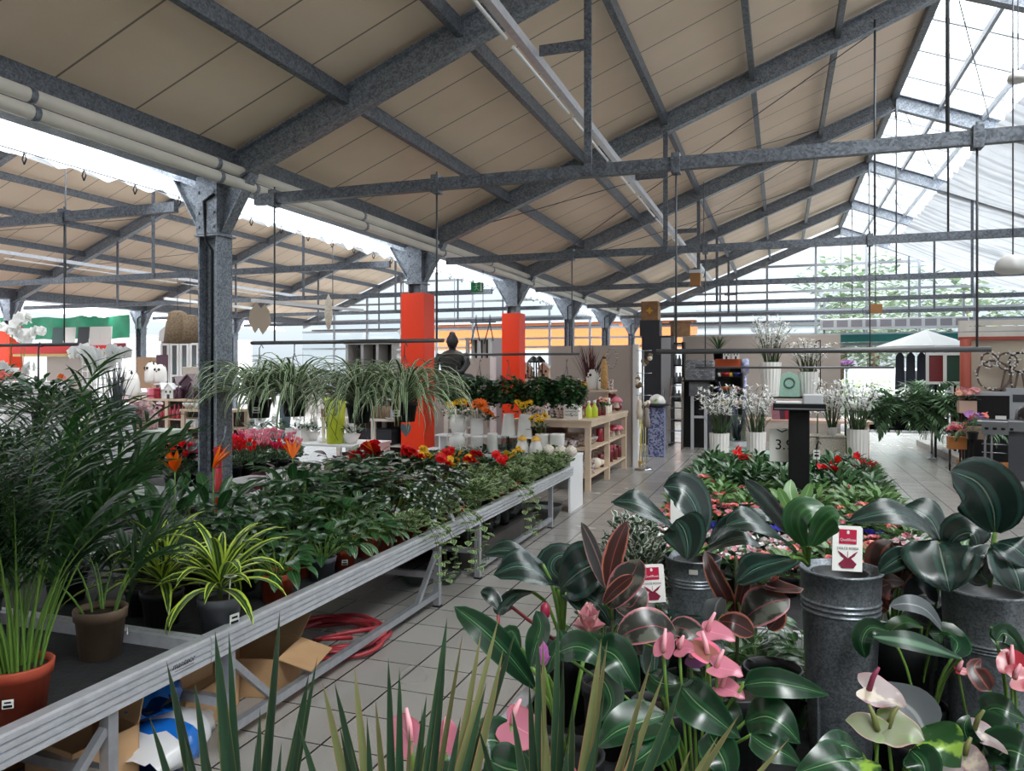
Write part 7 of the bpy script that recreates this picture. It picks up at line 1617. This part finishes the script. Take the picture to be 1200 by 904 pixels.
# dark pot with the second tag
c=F(762,760,ZS); 
t=T('medinilla','shaded medinilla in a black pot with half hidden crimson tag beside the pink ficus',None,W(772,700,2.62)); t['category']='bucket plant'; t.location.z=ZS
part('pot',pot(.1,.3,.85),POTBLK,t); lf=MB(); stm=MB()
for i in range(7): stalk_leaf(lf,stm,(0,0,.28),i*.9+.3,R(.4,1.1),.1,.2,.1,'oval',.8,6,4)
part('stem',stm,STEMG,t); part('foliage',lf,L_MED,t); plant_tag(764,684,2.46,.082,.12,t,-.05)
# --- medinilla at the aisle edge, dark hanging leaves
t=T('medinilla','low dark medinilla in a black pot hanging its leaves over the aisle edge',None,F(668,800,ZS)); t['category']='potted plant'; t.location=W(660,694,2.65); t.location.z=ZS; o=t.location.copy()
part('pot',pot(.1,.24,.85),POTBLK,t); st=Vector((0,0,.24))
leaves(t,o,[([(636,662,2.62),(612,650,2.58),(590,645,2.57),(566,650,2.58)],.1,(0,-.5,1),{'wav':.04}),
 ([(652,690,2.58),(632,672,2.5),(606,664,2.46),(578,674,2.46)],.14,(0,-.7,.9),{'wav':.04}),
 ([(662,684,2.66),(646,668,2.7),(654,652,2.74),(688,650,2.76)],.12,(-.1,-.8,.6)),
 ([(656,692,2.6),(672,676,2.55),(692,664,2.52),(712,664,2.52)],.2,(-.1,-.9,.7)),
 ([(624,694,2.5),(604,698,2.46),(588,712,2.44),(584,722,2.43)],.07,(0,-.3,1)),
 ([(586,716,2.44),(580,704,2.46),(572,696,2.47),(563,694,2.48)],.05,(.5,-.8,.4),{'stalk':False}),
 ([(664,696,2.55),(690,702,2.5),(706,716,2.48),(716,734,2.47)],.13,(.2,-.8,.6))],L_MED,stem=st,cup=.14,qu=.03)
part('shoot',MB().tube([Vector((0,0,.24)),W(600,712,2.48)-o,W(584,722,2.43)-o,W(585,760,2.42)-o],.006,6),M('red_stem',(140,60,60),.5),t)
part('bud',MB().ball(W(639,716,2.45)-o,.017,8,6,0,1.6),M('crimson_bud',(150,36,66),.4),t)
# --- pink variegated ficus
def ficus(label,foot,lst,h0=.26,r=.09):
    t=T('variegated_ficus',label,'potted plant',(foot.x,foot.y,ZS)); o=t.location.copy(); part('pot',pot(r,h0-.04,.85),POTBLK,t); part('soil',soil(r,h0-.04),SOIL,t)
    zs=[q[2] for q in [tuple(W(*p)) for l in lst for p in l[0][:1]]]; top=max(zs)-ZS
    part('trunk',MB().tube([(0,0,h0-.08),(.005,0,top*.6),(0,.01,top)],.006,6),STEMD,t); st=Vector((0,0,max(h0,top*.8)))
    leaves(t,o,lst,L_FIC,stem=st,stemr=.004,cup=.2,cols=6); return t
ficus('variegated ficus with upright pink and orange edged leaves by the tag',W(716,700,2.42),[
 ([(709,688,2.42),(704,664,2.44),(694,638,2.46),(681,612,2.48)],.075,(-.7,-.8,.2),{'cup':.3,'mat':leafmat('ficus_grey_leaf',(112,112,112),edge=(196,150,150),edgew=.1,mid=(190,160,160),back=(130,110,110),rough=.35)}),
 ([(713,690,2.4),(716,664,2.41),(724,636,2.42),(735,611,2.43)],.065,(.2,-1,.1),{'cup':.4,'mat':L_FICR}),
 ([(714,712,2.36),(728,690,2.34),(742,672,2.33),(749,655,2.34)],.105,(-.3,-1,.4)),
 ([(707,708,2.32),(718,694,2.3),(732,682,2.29),(742,675,2.29)],.045,(-.2,-1,.4),{'mat':L_FICR}),
 ([(718,704,2.42),(738,712,2.4),(748,700,2.4),(756,690,2.42)],.08,(.2,-.8,.5))])
ficus('variegated ficus with dark red spikes and a folded red leaf between the zinc buckets',W(862,735,2.35),[
 ([(860,720,2.3),(850,700,2.3),(836,674,2.32),(826,646,2.36)],.055,(.3,-1,.2),{'cup':.3,'mat':L_FICR}),
 ([(864,720,2.3),(868,700,2.29),(874,676,2.3),(881,646,2.33)],.04,(.2,-1,.1),{'cup':.5,'mat':L_FICR}),
 ([(910,676,2.25),(896,684,2.2),(912,690,2.18),(942,690,2.2)],.08,(0,-.4,1),{'mat':L_FICR,'cup':.5}),
 ([(884,668,2.2),(888,682,2.2),(898,676,2.2),(908,660,2.22)],.02,CAMN,{'mat':L_SYNL}),
 ([(870,728,2.2),(884,716,2.16),(904,706,2.15),(926,702,2.16)],.11,(-.1,-1,.8)),
 ([(842,738,2.2),(838,722,2.2),(840,708,2.2),(846,700,2.22)],.07,(-.5,-1,.2),{'mat':L_GREY}),
 ([(842,728,2.12),(858,730,2.1),(872,736,2.1),(884,744,2.1)],.065,(0,-.9,.6),{'mat':L_FICR}),
 ([(905,712,2.2),(912,722,2.18),(906,732,2.18),(900,738,2.18)],.05,CAMN,{'mat':L_FICR})])
ficus('variegated ficus with a flat oval pink rimmed leaf before the black pot',W(776,760,2.25),[
 ([(793,746,2.14),(770,734,2.1),(744,738,2.09),(722,750,2.1)],.105,(-.1,-1,.9)),
 ([(728,756,2.12),(736,752,2.14),(744,756,2.15),(752,768,2.15)],.05,(0,-1,.8)),
 ([(785,740,2.15),(800,736,2.14),(814,748,2.12),(812,770,2.1)],.07,(.3,-1,.5))])
# --- crotons and silver leaves between the right buckets
def cluster(name,label,cat,foot,mats,spec,h0=.2):
    t=T(name,label,cat,(foot.x,foot.y,ZS)); part('pot',pot(.08,h0,.85),POTBLK,t); part('soil',soil(.08,h0),SOIL,t); o=t.location.copy()
    leaves(t,o,spec,mats,stem=Vector((0,0,h0*.9)),stemr=.004,cup=.2,cols=6); return t
L_CRO=leafmat('croton_brown_leaf',(82,42,38),mid=(150,80,60),edge=(120,60,50),var=.35,rough=.35,coat=.3)
cluster('brown_croton','brown red leaved croton between the two big zinc buckets','potted plant',W(1045,700,2.5),L_CRO,[
 ([(1050,690,2.45),(1036,668,2.42),(1034,648,2.42),(1046,634,2.44)],.1,(-.3,-1,.4)),([(1052,688,2.42),(1058,668,2.4),(1054,650,2.4),(1044,636,2.42)],.07,(.2,-1,.4)),
 ([(1056,690,2.4),(1070,672,2.38),(1084,668,2.38),(1100,676,2.4)],.08,(0,-.6,1)),([(1046,700,2.36),(1030,690,2.34),(1040,680,2.34),(1060,682,2.36)],.07,(0,-.8,.8)),
 ([(1040,716,2.3),(1026,704,2.28),(1030,690,2.28),(1044,684,2.3)],.08,(-.2,-1,.3)),([(1060,705,2.35),(1078,698,2.33),(1092,700,2.33),(1102,712,2.34)],.07,(0,-.7,.9),{'mat':L_GREY})])
cluster('silver_leaf_plant','grey silver leaved plant low beside the wide zinc bucket','potted plant',W(1075,745,2.3),L_GREY,[
 ([(1106,740,2.12),(1086,716,2.1),(1064,708,2.1),(1042,710,2.12)],.06,(0,-.8,1)),([(1098,706,2.3),(1086,690,2.3),(1074,688,2.3),(1060,702,2.3)],.06,(0,-.7,.8),{'mat':leafmat('slate_leaf',(62,66,78),rough=.35)}),
 ([(1080,735,2.2),(1062,730,2.18),(1046,738,2.17),(1038,752,2.17)],.05,(0,-.7,1),{'mat':L_BUSH})])
cluster('aglaonema','dark green aglaonema with a light feathered leaf before the dark pots','potted plant',W(1085,815,2.05),L_ANT,[
 ([(1126,772,1.95),(1096,762,1.92),(1060,752,1.92),(1022,746,1.95)],.075,(-.05,-.45,1),{'mat':leafmat('feathered_leaf',(30,72,46),mid=(96,128,104),midw=.3,var=.1,rough=.3)}),
 ([(1118,768,2.0),(1122,754,2.05),(1110,744,2.1),(1088,742,2.12)],.08,(.4,-.8,.5)),([(1040,740,2.1),(1020,736,2.12),(1010,752,2.12),(1014,772,2.12)],.06,(-.4,-.8,.4))])
for i,(px,py,d,r) in enumerate(((1052,762,2.35,.105),(905,800,2.45,.09),(765,790,2.6,.09))):
    c=W(px,py,d); t=T('tall_black_pot','tall black pot with dark soil %s'%['between the two big zinc buckets','behind the flat leaved ficus and tall zinc bucket','under the shaded medinilla tag'][i],'flower pot',(c.x,c.y,ZS)); hz=min(.5,c.z-ZS+.05); part('pot',pot(r,hz,.8),POTBLK,t); part('soil',soil(r,hz),SOIL,t)
lf=k_foliage('leafy_understorey_plant',L_BUSH,POTBLK,46,.3,.13,.06,.08,.14,'lance',.7); un=Proto(lf)
wb=Proto(k_ivy('white_speckled_plant',leafmat('speckled_small_leaf',(70,100,70),edge=(220,224,214),edgew=.3),CERAM,240,0,.1,.06,.12,.13,.03))
for i,(px,py,d) in enumerate(((745,628,3.0),(742,606,3.7))): c=W(px,py,d); wb.place((c.x,c.y,ZS+ (0.0)),'round bush of tiny white speckled leaves, %s'%['behind the pink ficus','near the aisle edge beyond'][i],i,(1.2,1.2,(c.z-ZS)/.22))
# --- curcuma and big aisle leaves
t=T('pink_curcuma','curcuma with a dusty pink layered flower and a lilac bud near the aisle','potted flower',W(662,800,2.0)); t.location.z=ZS; o=t.location.copy(); part('pot',pot(.1,.2,.85),POTBLK,t); st=Vector((0,0,.2))
leaves(t,o,[([(626,806,1.95),(596,768,1.92),(566,738,1.92),(532,711,1.95)],.075,(-.2,-1,.7)),([(622,782,2.0),(628,756,2.0),(634,734,2.02),(628,716,2.04)],.065,(-.2,-1,.2)),([(640,790,1.95),(650,766,1.95),(662,754,1.96),(656,738,1.98)],.05,(.2,-1,.3)),([(610,760,2.05),(600,740,2.1),(590,748,2.1),(580,760,2.1)],.04,(0,-.6,1))],L_ANT,stem=st,cup=.2)
fl=MB(); c=W(690,742,2.05)-o
for ring,(n,el,l) in enumerate(((5,.35,.055),(5,.8,.06),(5,1.2,.065),(3,1.45,.06))):
    for k in range(n): fl.leaf(c+Vector((0,0,.008*ring)),k*2*pi/n+ring*.6,el,l,.05,-.7,5,'oval',.6)
part('flower',fl,petal('dusty_pink_petal',(206,140,148),(232,190,180)),t,'dusty pink layered flower'); part('flower_stem',MB().tube([Vector((0,0,.18)),c*.6+Vector((0,0,.08)),c],.006,6),STEMG,t)
fl=MB(); c2=W(637,782,1.85)-o
for ring,(n,el,l) in enumerate(((5,.9,.035),(5,1.25,.045),(3,1.45,.05))):
    for k in range(n): fl.leaf(c2+Vector((0,0,.006*ring)),k*2*pi/n+ring,el,l,.024,-.3,4,'oval',.5)
part('flower',fl,petal('lilac_curcuma_petal',(206,130,196)),t,'lilac pointed flower'); part('flower_stem',MB().tube([Vector((0,0,.18)),c2],.005,6),STEMG,t)
# --- pink anthurium
def spathe(t,o,px,py,d,w_,l_,mat,az,el,nrm,spad,stem=True,shape='heart',cup=.15,name='flower'):
    c=W(px,py,d)-o; dr=Vector((cos(el)*cos(az),cos(el)*sin(az),sin(el))); mb=MB()
    blade(mb,[c-dr*l_*.3,c,c+dr*l_*.3,c+dr*l_*.55+Vector((0,0,-.006))],w_*.88,nrm,shape,cup,10,16,.03,0,0,.16); f=part(name,mb,mat,t)
    part('spadix',MB().tube([c-dr*l_*.2,c-dr*l_*.12+Vector((0,0,l_*.3)),c+Vector((.0,0,l_*.55))],[.006,.0055,.003],7),spad,f)
    if stem: part('flower_stem',MB().tube(spline([Vector((c.x*.3,c.y*.3,.15)),Vector((c.x*.8,c.y*.8,c.z*.6)),c-dr*l_*.22],6),.0035,6),STEMG,f)
SPP=M('pink_spadix',(240,170,180),.5); SPG=M('green_spadix',(120,124,70),.5); SPD=M('plum_spadix',(130,44,76),.5)
t=T('pink_anthurium','pink anthurium with six glossy spathes before the tall zinc bucket','potted flower',W(815,850,1.75)); t.location.z=ZS; o=t.location.copy(); part('pot',pot(.09,.17,.85),POTBLK,t)
for (px,py,d,w_,l_,az,el,n,m) in ((780,757,1.72,.06,.07,1.2,.9,(-.5,-1,.2),S_PINK),(838,742,1.78,.085,.085,-.2,-.1,(0,-.3,1),S_PINK),(801,760,1.70,.05,.05,-.4,.2,(-.2,-.8,.7),S_PINK),(823,762,1.7,.07,.075,2.6,.3,(.1,-.6,.9),leafmat('faded_spathe',(196,120,104),edge=(236,120,150),rough=.3,back=(170,100,80),coat=.4)),(848,784,1.68,.085,.075,-.05,-.1,(0,-.3,1),S_PINK),(853,808,1.68,.065,.07,-.3,-.15,(0,-.4,1),S_PINK),(816,772,1.74,.05,.06,.3,-.2,(0,-1,.4),leafmat('violet_spathe',(150,70,150),rough=.3,coat=.4))):
    spathe(t,o,px,py,d,w_,l_,m,az,el,n,SPP)
leaves(t,o,[([(872,803,1.66),(902,800,1.63),(938,806,1.62),(972,815,1.63)],.062,(0,-1,.5)),([(872,800,1.7),(862,800,1.75),(856,812,1.78),(862,826,1.8)],.04,(.5,-1,.2)),
 ([(800,806,1.66),(816,824,1.6),(838,842,1.58),(868,866,1.58)],.09,(-.3,-1,.7),{'cup':.4}),([(842,822,1.72),(850,836,1.7),(858,850,1.69),(858,868,1.69)],.07,(.5,-1,.4)),
 ([(874,846,1.66),(898,840,1.62),(920,852,1.6),(938,872,1.6)],.09,(.1,-.8,.9)),([(880,862,1.6),(900,876,1.57),(920,884,1.56),(940,898,1.56)],.06,(.2,-.9,.7)),
 ([(700,760,1.85),(720,768,1.8),(735,790,1.78),(748,812,1.78)],.09,(.2,-1,.6),{'cup':.4}),([(655,764,1.85),(676,758,1.82),(696,766,1.8),(712,786,1.8)],.075,(.1,-.9,.7)),([(700,790,1.8),(712,806,1.78),(716,826,1.77),(704,846,1.78)],.08,(-.2,-1,.5)),
 ([(780,838,1.66),(752,846,1.62),(722,858,1.6),(700,876,1.6)],.1,(-.1,-.8,.9)),([(786,850,1.62),(770,872,1.58),(752,888,1.56),(730,902,1.56)],.085,(-.2,-.9,.7)),([(760,790,1.8),(772,800,1.76),(790,802,1.75),(806,796,1.76)],.06,(0,-.9,.6)),([(830,858,1.62),(842,880,1.58),(850,898,1.56),(852,918,1.56)],.08,(.1,-1,.6))],L_ANT,stem=Vector((0,0,.16)),cup=.22,shape='egg',stemr=.0035)
# pink anthuriums behind the spiky blades at the aisle edge
t=T('pink_anthurium','pink anthurium with three rounded spathes among the spiky blades','potted flower',W(560,905,1.42)); t.location.z=ZS; o=t.location.copy(); part('pot',pot(.09,.2,.85),POTBLK,t)
for (px,py,d,w_,l_,az,el,n) in ((476,860,1.4,.075,.085,2.7,.5,(-.2,-1,.4)),(523,864,1.38,.06,.065,1.4,1.2,(.1,-1,.2)),(610,855,1.4,.085,.1,.6,-.6,(.1,-1,.5)),(655,905,1.42,.06,.07,.6,-.3,(.1,-1,.5))): spathe(t,o,px,py,d,w_,l_,S_PINK,az,el,n,SPP)
leaves(t,o,[([(600,880,1.4),(580,868,1.38),(560,872,1.37),(545,888,1.37)],.08,(0,-1,.7)),([(570,890,1.36),(590,900,1.33),(610,905,1.32),(630,915,1.32)],.08,(0,-1,.7)),([(540,880,1.4),(520,886,1.38),(505,896,1.37),(495,912,1.37)],.07,(0,-1,.6))],L_ANT,stem=Vector((0,0,.18)),cup=.22,shape='egg',stemr=.0035)
# pale anthurium and red one at the aisle side
t=T('pale_anthurium','blush white anthurium with plum spadix before the tall zinc bucket foot','potted flower',W(1045,905,1.6)); t.location.z=ZS; o=t.location.copy(); part('pot',pot(.09,.16,.85),POTBLK,t)
spathe(t,o,1030,813,1.55,.1,.095,S_PALE,-.05,-.22,(.05,-.4,1),SPD); spathe(t,o,1018,852,1.5,.06,.08,S_GREEN,2.9,.2,(0,-.8,.8),SPG); spathe(t,o,1052,856,1.5,.1,.085,S_GREEN,-.1,-.1,(0,-.5,.9),SPG); spathe(t,o,1105,900,1.5,.09,.08,S_PALE,.3,-.2,(0,-.7,.9),SPD); spathe(t,o,1138,890,1.55,.06,.08,S_PALE,.4,-.6,(0,-1,.5),SPG)
leaves(t,o,[([(1084,858,1.6),(1072,836,1.62),(1050,818,1.64),(1026,800,1.66)],.1,(0,-1,.5),{'mat':L_GREY}),([(1085,852,1.55),(1100,866,1.5),(1112,882,1.48),(1126,900,1.48)],.09,(-.1,-1,.8),{'mat':leafmat('marbled_leaf',(40,100,44),splash=(150,190,70),rough=.28,coat=.4)}),
 ([(1010,884,1.5),(990,874,1.47),(970,878,1.46),(950,884,1.46)],.06,(0,-.8,1)),([(1005,895,1.45),(985,892,1.42),(960,898,1.41),(930,908,1.41)],.08,(0,-.7,1)),([(1010,890,1.45),(1012,900,1.42),(1014,912,1.41),(1014,925,1.41)],.06,(0,-1,.5),{'mat':leafmat('marbled_leaf',(40,100,44))}),
 ([(1068,880,1.5),(1080,892,1.47),(1084,906,1.46),(1080,920,1.46)],.07,(0,-1,.5))],L_ANT,stem=Vector((0,0,.15)),cup=.2,shape='egg',stemr=.0035)
t=T('pale_anthurium','white anthurium with drooping flat spathe at the aisle corner','potted flower',W(1165,905,1.75)); t.location.z=ZS; o=t.location.copy(); part('pot',pot(.09,.16,.85),POTBLK,t); spathe(t,o,1153,862,1.7,.07,.1,S_PALE,-.45,-.35,(.05,-.45,1),SPG)
leaves(t,o,[([(1140,868,1.75),(1160,866,1.72),(1184,872,1.7),(1210,884,1.7)],.12,(0,-1,.8)),([(1165,890,1.7),(1180,880,1.67),(1196,884,1.65),(1214,896,1.65)],.1,(0,-1,.7)),([(1150,880,1.7),(1136,870,1.68),(1130,852,1.67),(1136,838,1.68)],.05,(-.3,-1,.3))],L_ANT,stem=Vector((0,0,.15)),cup=.2,shape='egg',stemr=.0035)
t=T('red_anthurium','crimson anthurium at the aisle side before the wide zinc bucket','potted flower',W(1190,850,1.9)); t.location.z=ZS; o=t.location.copy(); part('pot',pot(.09,.16,.85),POTBLK,t)
spathe(t,o,1186,776,1.85,.075,.075,S_RED,1.3,.9,(-.2,-1,.3),SPP); spathe(t,o,1196,795,1.8,.07,.06,S_RED,.1,.1,(0,-.9,.7),SPP); spathe(t,o,1128,787,1.95,.03,.05,S_RED,.2,-.1,(0,-.6,1),SPP)
leaves(t,o,[([(1168,752,1.88),(1176,742,1.88),(1190,752,1.87),(1206,772,1.87)],.05,(.2,-1,.4)),([(1162,735,1.9),(1176,748,1.88),(1190,762,1.87),(1204,780,1.86)],.05,(-.2,-1,.4)),([(1160,810,1.85),(1150,796,1.86),(1142,782,1.88),(1150,772,1.9)],.05,(0,-1,.4),{'mat':L_CRO}),([(1150,836,1.85),(1166,830,1.82),(1184,836,1.8),(1204,846,1.8)],.07,(0,-1,.8))],L_ANT,stem=Vector((0,0,.15)),cup=.2,shape='egg',stemr=.0035)
# --- yucca blades standing closest
def yucca(label,foot,tips,h0=.2,r=.09):
    t=T('spiky_yucca',label,'potted plant',(foot.x,foot.y,ZS)); o=t.location.copy(); part('pot',pot(r,h0,.85),POTBLK,t); part('soil',soil(r,h0),SOIL,t)
    base=Vector((0,0,h0+.16)); part('trunk',MB().tube([(0,0,h0*.8),(0,0,h0+.2)],.022,8),STEMD,t); g=MB(); b=MB()
    for i,(px,py,d,w_,br_) in enumerate(tips):
        tip=W(px,py,d)-o; rt=base+Vector((R(-.02,.02),R(-.02,.02),R(-.06,.05))); mid=rt.lerp(tip,.5)+Vector((tip.x*.06,tip.y*.06,.0)); blade(b if br_ else g,[rt,mid,tip],w_*1.25,(-tip.x*2+R(-.3,.3),-1-tip.y,.3),'spike',.28,4,9)
    part('foliage',g,L_YUC,t); 
    if b.v: part('dry_foliage',b,L_YUCB,t,'browned blades')
    return t
yucca('spiky yucca with two tall green blades at the bench corner by the aisle',W(285,960,1.05),[(252,740,1.05,.03,0),(268,740,1.08,.024,0),(195,775,1.0,.03,0),(328,716,1.1,.026,0),(228,800,1.05,.026,0),(305,830,1.0,.022,0),(362,790,1.08,.026,0),(372,770,1.1,.016,0),(350,840,1.02,.02,0),(215,860,1.0,.018,0),(175,840,.98,.02,0),(300,870,.98,.02,0),(240,870,.96,.022,0),(330,870,1.0,.02,0)])
yucca('spiky yucca with half browned blades, middle of the nearest three',W(470,960,1.05),[(455,770,1.08,.024,0),(468,782,1.1,.018,0),(378,800,1.05,.022,1),(392,800,1.06,.02,0),(415,780,1.06,.02,1),(398,850,1.0,.02,0),(430,840,1.0,.02,0),(440,820,1.04,.018,1),(524,724,1.12,.024,0),(542,744,1.12,.016,1),(522,760,1.1,.018,0),(564,740,1.12,.018,1),(585,722,1.12,.016,1),(500,815,1.04,.02,0),(495,830,1.02,.018,0),(480,850,1.0,.02,1),(350,850,.98,.02,0),(410,870,.98,.022,0),(540,840,1.0,.02,0),(590,760,1.08,.02,1),(604,740,1.12,.026,0),(570,800,1.05,.018,0)])
yucca('spiky yucca leaning over with yellowish blades, towards the pink anthurium',W(650,960,1.08),[(630,740,1.12,.02,0),(636,746,1.12,.014,1),(654,720,1.14,.018,0),(660,770,1.1,.018,0),(705,748,1.12,.022,1),(712,750,1.12,.014,1),(672,820,1.04,.018,0),(708,812,1.06,.014,0),(764,772,1.12,.015,1),(778,790,1.1,.018,1),(800,800,1.1,.024,0),(620,800,1.04,.02,0),(600,830,1.0,.02,0),(640,850,1.0,.02,1),(866,838,1.1,.018,1),(925,866,1.1,.016,1),(842,862,1.05,.018,1),(700,860,1.0,.02,0),(812,872,1.04,.016,1),(665,870,.98,.022,0),(560,850,1.0,.02,0),(750,850,1.02,.018,0)])

bpy.context.view_layer.update()
for o in list(COL.objects):
    if o.parent and o.parent.parent is None and o.name.split('.')[0] in ('pot','bucket') and abs(o.parent.location.z-ZS)<.02 and -1<o.parent.location.x<1 and .5<o.parent.location.y<4.2:
        POTS.append((o.parent.location.x,o.parent.location.y,max(o.dimensions.x*o.parent.scale.x,.1)/2))
for i,(px,py,d,s) in enumerate(((790,650,3.1,.75),(735,640,3.2,.7),(860,660,2.9,.75),(940,660,2.75,.7),(1030,650,2.9,.75),(1075,690,2.7,.7),(705,660,2.9,.65),(895,700,2.55,.65),(1010,720,2.45,.6),(735,700,2.7,.6),(1165,660,2.7,.7),(830,700,2.6,.6),(1140,740,2.4,.55))):
    c=W(px,py,d); un.place(free((c.x,c.y,ZS),.14),'small dark leafy plant among the medinilla buckets, %s counting from the flower rows'%ORD[i],i,s)
# ================================================================ GROUPS OF REPEATS
def where(o):
    x,y,z=o.location
    if x==0 and y==0: return 'in the garden centre'
    if -4.1<x<-2.2 and y<8.7 and z<.7: return 'on the long plant bench' if z>.45 else 'under the long plant bench'
    if -4.5<x<-2.2 and 8.6<y<9.5: return 'on the white counter'
    if -3.7<x<-2.3 and 10.2<y<13.1: return 'on the gift shelf'
    if -1<x<1 and y<9.4 and z>.4: return 'on the display bench'
    if x<-4.8: return 'in the side hall'
    if y>30: return 'outside the gable'
    return 'along the aisle'
sets={}
for o in COL.objects:
    if o.parent is None and o.get('category') and o.get('kind')!='stuff':
        sets.setdefault((re.sub(r'\.\d+$','',o.name),where(o)),[]).append(o)
for (n,wh),os_ in sets.items():
    if len(os_)>1:
        w=n.replace('_',' '); pl=w[:-1]+'ies' if w.endswith('y') and w[-2] not in 'aeiou' else w+'es' if w.endswith(('s','x','ch','sh')) else w[:-1]+'ves' if w.endswith(('lf','af')) else w+'s'
        for o in os_: o['group']='%s %s'%(pl,wh)
# ================================================================ CAMERA, SKY
cam=bpy.data.cameras.new('camera'); cam.lens=27.0; cam.sensor_width=36.0; cam.sensor_fit='HORIZONTAL'; cam.shift_y=-20/1200; cam.clip_start=.02; cam.clip_end=300
co=bpy.data.objects.new('camera',cam); COL.objects.link(co); co.location=(0,0,H); co.rotation_euler=(pi/2,0,YAW); SC.camera=co
w=bpy.data.worlds.new('overcast_sky'); SC.world=w; w.use_nodes=True; nt=w.node_tree; bg=nt.nodes['Background']
z=mth(nt,'MULTIPLY_ADD',sepxyz(nt,coord(nt,'Generated'))[2],.5,.5)
nt.links.new(ramp(nt,z,[(0.0,(.07,.08,.085)),(.5,(.078,.088,.095)),(.56,(.13,.145,.16)),(.66,(.55,.57,.6)),(.8,(.95,.96,.98)),(1.0,(1.0,1.0,1.0))]),bg.inputs['Color'])
bg.inputs['Strength'].default_value=4.6
sun=bpy.data.lights.new('sun','SUN'); sun.energy=2.0; sun.angle=radians(25); so=bpy.data.objects.new('sun',sun); COL.objects.link(so); so.rotation_euler=(radians(38),radians(22),radians(15))
vs=SC.view_settings; vs.view_transform='Standard'; vs.look='None'; vs.gamma=1; vs.use_curve_mapping=False; vs.exposure=0.95
